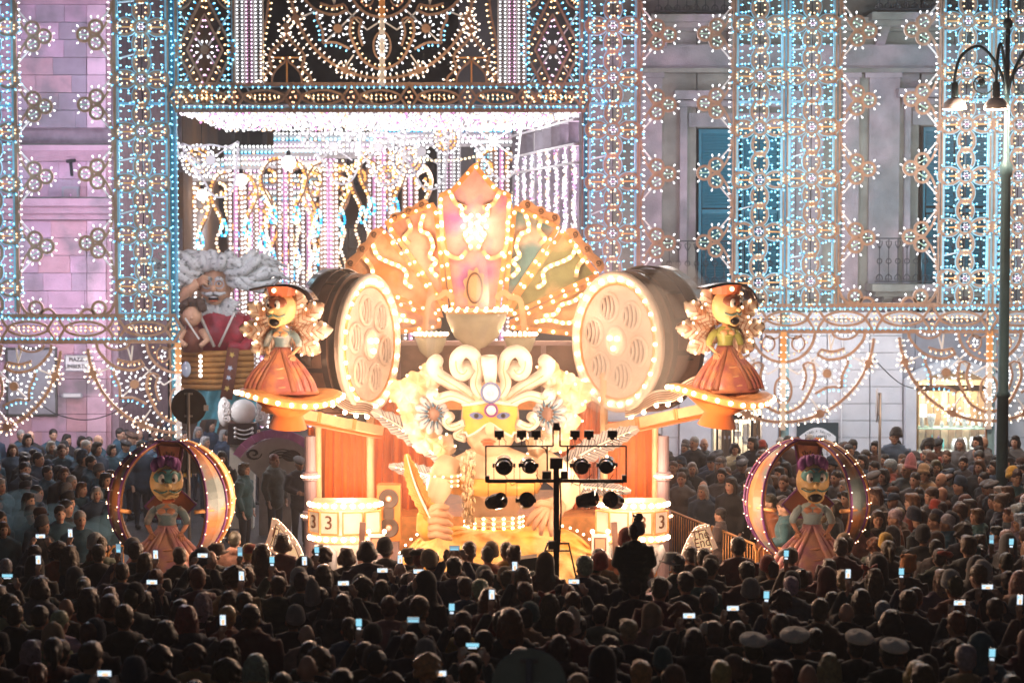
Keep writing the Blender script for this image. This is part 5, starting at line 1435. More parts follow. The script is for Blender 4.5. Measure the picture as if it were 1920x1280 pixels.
# ---- statues of ladies
def lady(loc, H, rotz, pal, label, mouth='open', hat=True, plume=False, turn=0.0):
    """A painted caricature lady: H is the full height; local front is -Y."""
    t = thing('lady_statue', loc, label, 'statue', 'caricature lady statues'); t.rotation_euler = (0, 0, rotz)
    u = H / 9.6; u0 = u
    gown, bod, skin, dark = pal
    def ring(z, rx, ry, n=20, wav=0.0, k=7, dx=0, dy=0, ph=0):
        return [Vector((dx + (rx + wav * math.cos(k * a + ph)) * math.cos(a), dy + (ry + wav * math.cos(k * a + ph)) * math.sin(a), z)) for a in [2 * PI * i / n for i in range(n)]]
    m = MB(); m.loft([ring(0, 3.2 * u, 1.9 * u, 28, .12 * u), ring(.5 * u, 3.05 * u, 1.85 * u, 28, .16 * u), ring(1.6 * u, 2.6 * u, 1.6 * u, 28, .16 * u, ph=.4), ring(2.8 * u, 1.95 * u, 1.25 * u, 28, .12 * u, ph=.8), ring(3.9 * u, 1.05 * u, .8 * u, 28, .06 * u), ring(4.6 * u, .8 * u, .6 * u, 28, .02 * u), ring(5.0 * u, .72 * u, .55 * u, 28)], gown); m.build('gown', t, smooth=True)
    for sx in (-1, 1):       # pleats of the overskirt, open over a ruched front
        for j in range(4):
            e = .55 + .42 * j; m = MB(); pts = [(sx * (.12 + .1 * j) * u, (-.62 + .08 * j) * u, 4.9 * u), (sx * (.45 + .25 * j) * u, (-.84 + .16 * j) * u, 3.9 * u), (sx * (.95 + .42 * j) * u, (-1.22 + .22 * j) * u, 2.6 * u), (sx * (1.4 + .5 * j) * u, (-1.48 + .28 * j) * u, 1.3 * u), (sx * (1.65 + .5 * j) * u, (-1.55 + .32 * j) * u, .35 * u)]
            m.tube([(p.x, p.y, p.z) for p in catmull(pts, 4)], [(.10 + .20 * (i / 16) ** .8) * u for i in range(17)], dark if j == 0 else gown, 8); m.build('overskirt_pleat', t, smooth=True)
    for k in range(3):
        z = (.9 + k * 1.0) * u; m = MB(); m.tube([(x * (1.35 - k * .3) * u, (-1.62 + .22 * k) * u + .25 * u * x * x, z - .18 * u * (1 - x * x)) for x in [-1 + i / 4 for i in range(9)]], .11 * u, skin, 6); m.build('ruche', t, smooth=True)
    m = MB(); m.loft([ring(4.8 * u, .74 * u, .56 * u), ring(5.4 * u, .66 * u, .52 * u), ring(6.1 * u, .85 * u, .62 * u), ring(6.6 * u, .95 * u, .58 * u), ring(6.9 * u, .75 * u, .42 * u), ring(7.1 * u, .3 * u, .28 * u), ring(7.5 * u, .26 * u, .26 * u)], bod); m.build('bodice', t, smooth=True)
    m = MB()
    for sx in (-1, 1): m.ell((sx * .34 * u, -.46 * u, 6.35 * u), (.36 * u, .3 * u, .34 * u), skin, 10, 8)
    m.lathe([(.55 * u, 6.55 * u), (.62 * u, 6.75 * u), (.34 * u, 7.05 * u), (.27 * u, 7.5 * u)], skin, (0, -.03 * u, 0), 14, sy=.85); m.build('bust', t, smooth=True)
    m = MB(); m.tube([(x * .78 * u, -.62 * u + .2 * u * x * x, 6.12 * u + .12 * u * abs(x)) for x in [-1 + i / 5 for i in range(11)]], .12 * u, 'petal_grey' if bod != 'lady_green' else 'lady_green', 6); m.build('neckline', t, smooth=True)
    for sx in (-1, 1):
        m = MB(); m.tube([(sx * .8 * u, 0, 6.65 * u), (sx * 1.15 * u, .05 * u, 6.2 * u), (sx * 1.45 * u, .1 * u, 5.5 * u), (sx * 1.5 * u, 0, 5.0 * u)], [.3 * u, .33 * u, .3 * u, .26 * u], bod, 10); a_ = m.build('sleeve', t, smooth=True)
        m = MB(); m.tube([(sx * 1.5 * u, 0, 5.05 * u), (sx * 1.25 * u, -.4 * u, 4.5 * u), (sx * 1.05 * u, -.6 * u, 4.15 * u)], [.2 * u, .17 * u, .12 * u], skin, 8)
        for f in range(4): m.tube([(sx * (1.08 + .05 * f) * u, (-.62 + .03 * f) * u, 4.2 * u), (sx * (1.0 + .13 * f) * u, (-.82 + .05 * f) * u, 3.75 * u), (sx * (.96 + .13 * f) * u, (-.86 + .06 * f) * u, 3.5 * u)], [.075 * u, .065 * u, .04 * u], skin, 5)
        m.tube([(sx * 1.1 * u, -.55 * u, 4.25 * u), (sx * .88 * u, -.72 * u, 4.1 * u), (sx * .8 * u, -.8 * u, 3.9 * u)], [.08 * u, .07 * u, .04 * u], skin, 5)
        m.build('forearm_hand', a_, smooth=True)
    # head
    for ch in list(t.children):
        ch.scale = (1, 1, .80)
    hz = 7.35 * u; u = u * 1.5; rot = Matrix.Rotation(turn, 3, 'Z') @ Matrix.Rotation(.1, 3, 'X')
    def H_(x, y, z): return Vector((0, -.1 * u, hz)) + rot @ Vector((x * u, y * u, z * u))
    m = MB(); m.ell((0, -.1 * u, hz), (.86 * u, .82 * u, .98 * u), 'face_yellow', 16, 12, rot=rot); m.ell(H_(0, -.32, -.55), (.6 * u, .52 * u, .45 * u), 'face_yellow', 12, 8, rot=rot); hd = m.build('head', t, smooth=True)
    m = MB(); m.ell(H_(0, -.38, .32), (.72 * u, .5 * u, .46 * u), dark if hat else 'lady_teal', 14, 8, rot=rot); m.build('eye_mask', hd, smooth=True)
    for sx in (-1, 1):
        m = MB(); m.ell(H_(sx * .3, -.74, .3), (.2 * u, .14 * u, .26 * u), 'sclera', 10, 8, rot=rot); ey = m.build('eye', hd, smooth=True)
        m = MB(); m.ell(H_(sx * .27, -.87, .26), (.085 * u, .05 * u, .11 * u), 'ink', 8, 6, rot=rot); m.build('pupil', ey)
        m = MB(); m.tube([H_(sx * (.1 + .42 * k / 5), -.8 + .12 * (k / 5) ** 2, .62 + .14 * math.sin(PI * k / 5)) for k in range(6)], .035 * u, 'brown_line', 5); m.build('brow', hd)
        m = MB(); m.tube([H_(sx * (.05 + .65 * k / 5), -.86 + .3 * (k / 5) ** 2, -.28 - .12 * math.sin(PI * k / 5)) for k in range(6)], .04 * u, 'lady_teal', 5); m.build('cheek_line', hd)
    m = MB(); m.ell(H_(0, -.98, -.05), (.17 * u, .17 * u, .15 * u), 'face_yellow', 10, 8); m.build('nose', hd, smooth=True)
    m = MB()
    if mouth == 'open':
        m.ell(H_(0, -.74, -.72), (.34 * u, .2 * u, .24 * u), 'ink', 14, 8, rot=rot); m.tube([H_(.4 * math.cos(a), -.78 + .1 * abs(math.cos(a)), -.70 + .28 * math.sin(a)) for a in [2 * PI * i / 18 for i in range(18)]], .07 * u, 'face_yellow', 6, True)
    else:
        m.tube([H_(-.5 + k * .1, -.82 + .25 * (k / 5 - 1) ** 2, -.6 + .08 * math.sin(k * 1.3)) for k in range(11)], .1 * u, 'face_yellow', 6); m.tube([H_(-.3 + k * .1, -.8, -.78 - .06 * math.sin(k * .5)) for k in range(7)], .08 * u, 'lip_red', 6)
    m.build('mouth', hd, smooth=True)
    if hat:      # a strip of film bent over the head
        m = MB(); pts = [(-1.6 * u, -.3 * u, hz + 1.05 * u), (-.6 * u, -.2 * u, hz + 1.25 * u), (.5 * u, 0, hz + 1.3 * u), (1.4 * u, .2 * u, hz + .95 * u), (1.8 * u, .3 * u, hz + .4 * u)]
        m.ribbon([Vector((p.x, p.y, p.z)) for p in catmull(pts, 5)], .1 * u, 1.5 * u, 'film_black', nrm=(0, 1, 0)); m.build('film_hat', t, smooth=True)
        m = MB(); m.lathe([(.75 * u, 0), (.9 * u, .55 * u)], 'lip_red', (0, -.1 * u, hz + .7 * u), 16); m.build('hat_band', t)
        m = MB(); m.dot((-.1 * u, -1.05 * u, hz + 1.02 * u), .14 * u, 'float_lamp_soft', 8); m.build('hat_lamp', t)
    else:
        m = MB()
        for k in range(9):
            a = PI * k / 8; m.ell((math.cos(a) * .55 * u, -.35 * u + .1 * u * math.sin(k * 2.1), hz + (.85 + .2 * math.sin(a)) * u), (.24 * u, .24 * u, .34 * u), 'lady_violet', 8, 6)
        m.build('hair_bow', t, smooth=True)
    u = u0
    if plume:     # acanthus leaves behind the figure
        for k, a in enumerate([-2.05, -1.5, -.95, -.4, .4, .95, 1.5, 2.05]):
            L_ = (3.6 if abs(a) > 1.9 else 4.3) * u; c0 = Vector((0, .75 * u, 5.2 * u)); dv = Vector((math.sin(a), 0, math.cos(a))); pv = Vector((math.cos(a), 0, -math.sin(a)))
            out = []
            nl = 6
            for sd in (-1, 1):
                side_ = []
                for i in range(nl * 4 + 1):
                    t_ = i / (nl * 4); wd = 1.1 * u * (math.sin(PI * min(1, t_ * .86 + .12)) ** .7) * (.78 + .22 * abs(math.sin(PI * nl * t_)))
                    side_.append(c0 + dv * (L_ * (.15 + .85 * t_)) + pv * (sd * wd))
                out.append(side_)
            rings = [[out[0][i], c0 + dv * (L_ * (.15 + .85 * i / (nl * 4))) + Vector((0, -.34 * u * math.sin(PI * i / (nl * 4)) + .12 * u, 0)), out[1][i], c0 + dv * (L_ * (.15 + .85 * i / (nl * 4))) + Vector((0, .2 * u, 0))] for i in range(nl * 4 + 1)]
            m = MB(); m.loft(rings, 'leaf_cream'); lf = m.build('acanthus_leaf', t, smooth=True)
            m = MB()
            for i in range(2, 23, 3):
                for sd in (0, 1): 
                    q = out[sd][i]; c1 = c0 + dv * (L_ * (.15 + .85 * max(0, i - 5) / 24)) + Vector((0, -.3 * u, 0)); m.tube([c1, (c1 + q) / 2 + Vector((0, -.1 * u, 0)), q + Vector((0, -.05 * u, 0))], [.03 * u, .03 * u, .012 * u], 'leaf_shade', 5)
            m.build('leaf_vein', lf)
            m = MB()
            for sd in (0, 1):
                for i in (13, 20): q = out[sd][i]; m.dot((q.x, q.y - .1 * u, q.z), .13 * u, 'float_lamp_soft', 6)
            m.build('lamps', lf, kind='stuff')
    return t
pm('lady_rust', (0.66, 0.28, 0.14), 0.35, 0.12, col2=(0.48, 0.16, 0.14), c2scale=4)
pm('lady_rose', (0.72, 0.38, 0.26), 0.35, 0.12, col2=(0.56, 0.26, 0.30), c2scale=4)
pm('lady_green', (0.40, 0.42, 0.12), 0.35, 0.12)
pm('lady_grey', (0.48, 0.50, 0.48), 0.4, 0.12, col2=(0.20, 0.30, 0.34), c2scale=5)
pm('lady_blue', (0.42, 0.58, 0.62), 0.4, 0.12)
pm('lady_teal', (0.10, 0.32, 0.34), 0.4, 0.1)
pm('lady_violet', (0.22, 0.06, 0.26), 0.5, 0.15)
pm('lady_brown', (0.30, 0.11, 0.06), 0.4, 0.15)
pm('leaf_shade', (0.46, 0.18, 0.08), 0.5, 0.15); pm('leaf_cream', (0.86, 0.74, 0.62), 0.4, 0.12, col2=(0.74, 0.40, 0.24), c2scale=7.0, c2pos=.6)
def wavy_disc(px, py, Y, rad, label, tilt):
    c = P(px, py, Y); t = thing('lamp_platform', c, label, 'platform', 'round platforms on the lifting arms'); t.rotation_euler = (tilt[0], tilt[1], 0)
    m = MB(); n = 48
    def rg(r, z): return [Vector((r * (1 + .05 * math.sin(3 * a)) * math.cos(a), r * .62 * (1 + .05 * math.sin(3 * a)) * math.sin(a), z + .05 * math.sin(2 * a + .6))) for a in [2 * PI * i / n for i in range(n)]]
    m.loft([rg(rad * .9, -.09), rg(rad, -.07), rg(rad, .02), rg(rad * .92, .045), rg(.06, .05)], 'gold_paint'); m.build('deck', t, smooth=False)
    m = MB()
    for i in range(26):
        a = 2 * PI * i / 26; r = rad * (1 + .05 * math.sin(3 * a)) * 1.02; m.dot((r * math.cos(a), r * .62 * math.sin(a), -.02 + .05 * math.sin(2 * a + .6)), .035, 'float_lamp', 6)
    m.build('lamps', t, kind='stuff')
    m = MB(); m.lathe([(.3, -.5), (.22, -.3), (.5, -.1)], 'curtain', (0, 0, 0), 14); m.build('pedestal', t, smooth=True)
    return c
c1 = wavy_disc(542, 741, 29.2, .80, 'round lamp-edged platform under the lady in grey bodice', (math.radians(5), math.radians(3)))
lady(c1 + Vector((-.10, .03, .03)), 1.70, math.radians(-14), ('lady_rust', 'lady_grey', 'skin_paint', 'lady_brown'), 'lady statue in grey bodice and rust gown before cream leaves, beneath a black film hat', 'open', True, True, math.radians(-18))
c2 = wavy_disc(1352, 738, 29.2, .80, 'round lamp-edged platform under the lady in green bodice', (math.radians(4), math.radians(7)))
lady(c2 + Vector((.06, .03, .03)), 1.70, math.radians(20), ('lady_rust', 'lady_green', 'skin_paint', 'lady_brown'), 'lady statue in green bodice and rust gown before cream leaves, beneath a black film hat', 'open', True, True, math.radians(22))

# ---- openwork globe carriages in front of the float
pm('band_rust', (0.52, 0.20, 0.07), 0.45, 0.15, col2=(0.20, 0.26, 0.27), c2scale=1.8, c2pos=0.52)
pm('band_gold', (0.86, 0.58, 0.30), 0.45, 0.1)
pm('band_violet', (0.20, 0.06, 0.22), 0.5, 0.1)
def globe(px, py, Y, rad, rotz, label):
    c = P(px, py, Y); t = thing('globe_carriage', c, label, 'carriage', 'openwork globe carriages'); t.rotation_euler = (0, 0, rotz)
    def sp(lon, lat, r=rad): return Vector((r * math.sin(lon) * math.cos(lat), -r * math.cos(lon) * math.cos(lat), r * math.sin(lat)))
    lamps_ = MB()
    for k, (lon, hw, mt) in enumerate(((-58, 13, 'band_rust'), (-96, 13, 'band_rust'), (56, 13, 'band_rust'), (92, 15, 'band_gold')  )):
        lon, hw = math.radians(lon), math.radians(hw); rings = []; e1 = []; e2 = []
        for i in range(25):
            lat = math.radians(-68 + 150 * i / 24); w = hw * (.55 + .45 * math.cos(lat)) 
            a, b_ = sp(lon - w, lat), sp(lon + w, lat); n_ = sp(lon, lat, 1.0)
            rings.append([a, (a + b_) / 2 + n_ * .03, b_, b_ - n_ * .05, a - n_ * .05]); e1.append(a); e2.append(b_)
        m = MB(); m.loft(rings, mt); bd = m.build('meridian_band', t, smooth=False)
        for e in (e1, e2):
            m = MB(); m.tube(e, .022, 'gold_paint' if mt == 'band_gold' else 'band_violet', 6); m.tube([p * .985 for p in e], .018, 'gold_paint', 5); m.build('edge_trim', bd, smooth=True)
            for p in e[1::2]: lamps_.dot(p * 1.03, .009, 'float_lamp_soft', 6)
        if k in (3, 1):
            m = MB(); m.loft([[sp(lon - hw, .06), sp(lon + hw, .06), sp(lon + hw, -.02), sp(lon - hw, -.02)], [sp(lon - hw, .06, rad * 1.03), sp(lon + hw, .06, rad * 1.03), sp(lon + hw, -.02, rad * 1.03), sp(lon - hw, -.02, rad * 1.03)]], 'gold_paint'); m.build('cross_clip', bd)
    lamps_.build('lamps', t, kind='stuff')
    for a, b_ in ((-1.55, -.55), (.55, 1.55)):
        m = MB(); m.tube([sp(a + (b_ - a) * i / 8, -.05, rad * .97) for i in range(9)], .03, 'gold_paint', 6); m.build('equator_bar', t, smooth=True)
    # tall plume board behind the statue's head
    pl = [(-.22, 1.0), (.24, .98), (.16, .55), (.18, .2), (.42, -.02), (.2, -.25), (-.2, -.25), (-.40, -.05), (-.16, .2), (-.15, .6)]
    m = MB(); m.plate([Vector((x * rad, -.12 * rad, z * rad)) for x, z in pl][::-1], .05, 'lady_brown'); pb = m.build('plume_board', t)
    m = MB(); m.ribbon([Vector((x * rad, -.16 * rad, z * rad)) for x, z in pl], .03, .03, 'band_violet', True); m.build('edge_trim', pb)
    m = MB(); m.plate([Vector((x * rad, -.17 * rad, z * rad)) for x, z in ((-.16, .92), (.17, .9), (.11, .58), (-.1, .6))][::-1], .02, 'lady_rust')
    for k in range(5): m.tube([Vector((.02 * rad, -.2 * rad, .66 * rad)), Vector(((-.09 + .045 * k) * rad, -.2 * rad, (.8 + .03 * (k % 2)) * rad))], .008, 'brown_line', 4)
    m.build('plume_painting', pb)
    m = MB(); m.lathe([(rad * .5, -c.z), (rad * .5, -c.z + .3), (rad * .3, -c.z + .5), (rad * .36, -rad * .86)], 'lady_rust', (0, 0, 0), 18); m.build('carriage_base', t)
    return c
g1 = globe(322, 940, 27.6, .90, 0, 'openwork globe carriage of rust bands before the smoke, framing a lady statue')
lady(g1 + Vector((0, -.38, -1.02)), 1.78, math.radians(4), ('lady_rose', 'lady_grey', 'rose_skin', 'lady_rose'), 'lady statue in grey bodice with pursed mouth, standing inside the globe before the smoke', 'shut', False, False, math.radians(12))
g2 = globe(1513, 938, 27.6, .90, math.radians(-8), 'openwork globe carriage of rust bands before the crowd below the family name board')
lady(g2 + Vector((.02, -.38, -1.02)), 1.78, math.radians(-6), ('lady_rose', 'lady_blue', 'rose_skin', 'lady_rose'), 'lady statue in pale blue bodice with gaping mouth, standing inside the globe by the crowd', 'open', False, False, math.radians(10))
# ---- masked lady of the float
YM = 29.9
mo = P(920, 1100, YM); mo.z = 0.55
ML = thing('masked_lady', mo, 'giant bust of a lady in a golden carnival mask with scrolls, flowers and yellow gown', 'statue')
q = YM / FPX
pm('face_cream', (0.84, 0.60, 0.40), 0.4, 0.1, 4.0, bump=0.12)
pm('ruff', (0.84, 0.60, 0.34), 0.5, 0.15, bump=0.2, col2=(0.86, 0.76, 0.62), c2scale=3)
def mp_(name, mat, fn, parent=None, smooth=True):
    m = MB(mo); fn(m); return m.build(name, parent or ML, smooth=smooth)
hc = P(919, 785, YM)
hd = mp_('head', None, lambda m: (m.ell(hc, (55 * q, 50 * q, 72 * q), 'face_cream', 24, 18), m.ell(hc + Vector((0, -12 * q, -44 * q)), (34 * q, 34 * q, 30 * q), 'face_cream', 18, 12), m.tube([hc + Vector((0, 0, -50 * q)), hc + Vector((0, .05, -95 * q))], [30 * q, 34 * q], 'face_cream', 16)))
# half mask wraps the front of the face
def mask_fn(u, v):
    x = (u * 2 - 1) * 51; top = -40 + 9 * abs(u * 2 - 1); bot = 18 - 12 * math.cos((u * 2 - 1) * PI) * .9 - (8 if abs(u * 2 - 1) > .85 else 0) - 6 * math.exp(-((u - .5) * 9) ** 2)
    y = top + (bot - top) * v
    yy = math.sqrt(max(0.0, 1 - (x / 58) ** 2)) * 57
    return hc + Vector((x * q, -(yy) * q, -(y + 2) * q))
mk = mp_('mask', None, lambda m: m.grid(mask_fn, 30, 10, 'mask_orange'), hd)
mp_('mask_piping', None, lambda m: (m.tube([mask_fn(i / 30, 1) for i in range(31)], 2.6 * q, 'cream_white', 6), m.tube([mask_fn(i / 30, 0) for i in range(31)], 3.5 * q, 'cream_white', 6)), mk)
for sx in (-1, 1):
    ec = hc + Vector((sx * 25 * q, -53 * q, 11 * q))
    mp_('eye_hole', None, lambda m: m.plate([ec + Vector((13 * math.cos(a) * q, -.02 + .010 * sx * math.cos(a) * 0, (6.5 * math.sin(a) * (.7 + .3 * abs(math.sin(a))) + sx * 1.5 * math.cos(a)) * q)) for a in [2 * PI * i / 18 for i in range(18)]][::-1], .03, 'jewel_ring'), mk, False)
    mp_('eye', None, lambda m: m.ell(ec + Vector((0, -.03, 0)), (5 * q, 2 * q, 4.5 * q), 'ink', 10, 6), mk)
mp_('nose', None, lambda m: m.ell(hc + Vector((0, -57 * q, -14 * q)), (9 * q, 12 * q, 14 * q), 'face_cream', 12, 10), hd)
mp_('lips', None, lambda m: (m.ell(hc + Vector((-3 * q, -48 * q, -38 * q)), (15 * q, 6 * q, 4 * q), 'lip_red', 14, 8), m.ell(hc + Vector((-3 * q, -47 * q, -44 * q)), (11 * q, 6 * q, 4 * q), 'lip_red', 14, 8)), hd)
# jewels
mp_('brow_jewel', None, lambda m: (m.ell(P(920, 736, YM - .52), (15 * q, 8 * q, 16 * q), 'jewel', 16, 10), m.tube([P(920 + 17 * math.cos(a), 736 + 18 * math.sin(a), YM - .50) for a in [2 * PI * i / 22 for i in range(22)]], 2.4 * q, 'jewel_ring', 6, True)))
mp_('jewel_star', None, lambda m: m.plate([P(920 + (9 if i % 2 == 0 else 3) * math.cos(i * PI / 4), 736 + (9 if i % 2 == 0 else 3) * math.sin(i * PI / 4), YM - .61) for i in range(8)], .02, 'sclera'), None, False)
mp_('mask_jewel', None, lambda m: (m.ell(P(921, 769, YM - .56), (9 * q, 7 * q, 9 * q), 'sclera', 14, 10), m.tube([P(921 + 11 * math.cos(a), 769 + 11 * math.sin(a), YM - .54) for a in [2 * PI * i / 20 for i in range(20)]], 2.4 * q, 'lady_violet', 6, True)))
# scroll plumes
def volute(pts, rad, Y, mat='cream_white'):
    cv = catmull(pts, 6); n = len(cv)
    def f(m):
        m.tube([P(p.x, p.y, Y + .1 * math.sin(i * .2)) for i, p in enumerate(cv)], [(rad[0] + (rad[1] - rad[0]) * i / (n - 1)) * q for i in range(n)], mat, 12)
    o = mp_('scroll_plume', None, f)
    mp_('shade_line', None, lambda m: m.tube([P(p.x, p.y, Y - .02) + Vector((0, -(rad[0] + (rad[1] - rad[0]) * i / (n - 1)) * q * .98, 0)) for i, p in enumerate(cv)][2:-2], 1.0 * q, 'skin_paint', 4), o)
for h in (-1, 1):
    X = lambda x: 920 + h * (x - 920)
    volute([(X(934), 748), (X(948), 722), (X(944), 692), (X(950), 668), (X(968), 658), (X(984), 672), (X(982), 694), (X(970), 700), (X(962), 688)], (10, 15), YM - .25)
    volute([(X(940), 758), (X(975), 730), (X(1005), 712), (X(1024), 698), (X(1028), 682), (X(1020), 676)], (13, 13), YM - .15)
    volute([(X(945), 762), (X(990), 742), (X(1020), 748), (X(1030), 738)], (8, 12), YM - .3)
    volute([(X(970), 792), (X(992), 800), (X(1004), 790), (X(996), 780)], (7, 10), YM - .3)
    volute([(X(962), 798), (X(985), 815), (X(968), 822)], (5, 8), YM - .25)
    # daisies
    fc = P(X(1024), 775, YM - .22)
    fl = mp_('daisy', None, lambda m: m.ell(fc + Vector((0, -.04, 0)), (15 * q, 9 * q, 16 * q), 'film_brown', 14, 8))
    for k in range(12):
        a = 2 * PI * k / 12 + .2; d = Vector((math.cos(a), 0, math.sin(a))); p_ = Vector((-math.sin(a), 0, math.cos(a)))
        L_ = (40 if math.cos(a) * h > -.2 else 26) * q
        mp_('daisy_petal', None, lambda m: m.loft([[fc + d * (L_ * t) + p_ * (w * q) + Vector((0, .02 - .05 * math.sin(PI * t), 0)), fc + d * (L_ * t) + Vector((0, -.05 - .05 * math.sin(PI * t), 0)), fc + d * (L_ * t) - p_ * (w * q) + Vector((0, .02 - .05 * math.sin(PI * t), 0)), fc + d * (L_ * t) + Vector((0, .05, 0))] for t, w in ((.3, 3), (.6, 7), (.85, 8), (1, 4))], 'petal_grey'), fl, True)
        mp_('petal_line', None, lambda m: m.tube([fc + d * (L_ * .36) + Vector((0, -.085, 0)), fc + d * (L_ * .72) + Vector((0, -.112, 0))], [2.6 * q, 1.0 * q], 'petal_blue', 5), fl)
    for (cx, cy, rr) in ((1055, 720, 26), (1070, 752, 30), (1060, 790, 28), (1042, 820, 30), (1010, 836, 24), (1030, 705, 26), (1085, 735, 26)):
        c0 = P(X(cx), cy, YM + .05); ph = R.random() * 6
        def pet(u, v):
            a = 2 * PI * u; r = rr * q * v * (1 + .12 * math.sin(5 * a + ph) * v)
            return c0 + Vector((r * math.cos(a), -.10 * (1 - v) + .06 * math.sin(5 * a + ph) * v - .03 * math.sin(v * 5), r * math.sin(a)))
        rp = mp_('ruff_petal', None, lambda m: m.grid(pet, 30, 5, 'ruff'))
        mp_('lamps', None, lambda m: [m.dot(pet(i / 5, 1.03), 2.6 * q, 'float_lamp_soft', 6) for i in range(5)], rp)['kind'] = 'stuff'
mp_('crest_plume', None, lambda m: m.tube([P(920, 725, YM - .3), P(919, 700, YM - .34), P(917, 680, YM - .36), P(917, 668, YM - .38)], [9 * q, 13 * q, 15 * q, 15 * q], 'cream_white', 12))
# torso
def rg(px, py, rx, ry, dy=0.0, n=24): 
    c = P(px, py, YM); return [c + Vector((rx * q * math.cos(a), dy + ry * q * math.sin(a), 0)) for a in [2 * PI * i / n for i in range(n)]]
ts = mp_('torso', None, lambda m: m.loft([rg(925, 985, 50, 42), rg(925, 960, 46, 40), rg(925, 935, 58, 46, -.03), rg(928, 908, 86, 52, -.05), rg(930, 885, 104, 48), rg(930, 865, 98, 40), rg(925, 850, 60, 32), rg(920, 838, 34, 30)], 'face_cream'))
mp_('bodice_band', None, lambda m: m.loft([rg(926, 922, 84, 58, -.05), rg(926, 905, 92, 60, -.05), rg(926, 892, 90, 56, -.04)], 'mask_orange'), ts)
for k in range(3): mp_('belt_row', None, lambda m: m.tube([P(926 + 54 * math.cos(a), 964 + k * 9, YM) + Vector((0, 46 * q * math.sin(a), 0)) for a in [PI + PI * i / 14 for i in range(15)]], 2.6 * q, 'gold_pale', 6), ts)
mp_('lamps', None, lambda m: [m.dot(P(926 + 55 * math.cos(a), 966 + k * 9, YM) + Vector((0, 49 * q * math.sin(a), 0)), 2.6 * q, 'float_lamp', 6) for k in range(3) for a in [PI + PI * (i + .5) / 9 for i in range(9)]], ts)['kind'] = 'stuff'
# feather boa
mp_('feather_boa', None, lambda m: [m.dot(P(878 + 6 * math.sin(i * .4) + R.uniform(-7, 7), 848 + i * 1.1, YM - .45 + R.uniform(-.08, .08)), R.uniform(1.2, 2.6) * q, 'ruff', 4, (1, 1, 2.6)) for i in [j * .14 for j in range(850)]])['kind'] = 'stuff'
# arms and hands
def limb(pts, rad, mat, name, parent=ML):
    return mp_(name, None, lambda m: m.tube([P(*p) for p in pts], [r * q for r in rad], mat, 14), parent)
la = limb([(842, 872, 29.8), (832, 892, 29.6), (822, 915, 29.4), (812, 940, 29.2), (812, 958, 29.1)], [26, 28, 24, 19, 15], 'face_cream', 'arm')
mp_('bracelet', None, lambda m: [m.lathe([(30 * q, -.03), (31 * q, 0), (30 * q, .03)], 'gold_pale', P(832, 890 + k * 9, 29.55), 18) for k in range(3)], la)
mp_('lamps', None, lambda m: [m.dot(P(832, 890 + k * 9, 29.55) + Vector((31 * q * math.cos(a), 31 * q * math.sin(a), 0)), 2.4 * q, 'float_lamp_soft', 6) for k in range(3) for a in [PI + PI * i / 6 for i in range(7)]], la)['kind'] = 'stuff'
pm('glove', (0.62, 0.34, 0.20), 0.5, 0.12)
lh = limb([(812, 950, 29.1), (806, 968, 29.0), (806, 990, 28.95), (812, 1008, 28.95)], [17, 24, 26, 18], 'dress_yellow', 'hand', la)
for k, (y, dx) in enumerate(((966, 34), (980, 36), (994, 36), (1006, 30))):
    limb([(808, y - 4, 28.75), (822, y - 6, 28.6), (836, y - 3 + k, 28.6), (838 + dx * .25, y + 4, 28.7)], [8, 7.5, 6.5, 4], 'glove', 'finger', lh)
limb([(806, 962, 28.8), (814, 952, 28.65), (828, 948, 28.6), (842, 952, 28.6)], [8, 7.5, 6.5, 4], 'glove', 'thumb', lh)
ra = limb([(1018, 868, 29.8), (1050, 890, 29.6), (1070, 915, 29.4), (1058, 940, 29.2), (1040, 950, 29.1)], [26, 27, 24, 19, 16], 'face_cream', 'arm')
rh = limb([(1048, 945, 29.1), (1036, 955, 29.0), (1022, 962, 28.95)], [17, 23, 20], 'glove', 'hand', ra)
for k, (x1, y1, x2, y2, x3, y3) in enumerate(((1012, 952, 998, 966, 988, 984), (1016, 960, 1006, 976, 1000, 992), (1024, 966, 1016, 984, 1014, 1002), (1034, 968, 1032, 988, 1034, 1004))):
    limb([(1030, 956, 28.9), (x1, y1, 28.7), (x2, y2, 28.65), (x3, y3, 28.7)], [8, 7, 6, 3.5], 'glove', 'finger', rh)
limb([(1032, 948, 28.9), (1014, 942, 28.7), (1000, 946, 28.65)], [8, 7, 4], 'glove', 'thumb', rh)
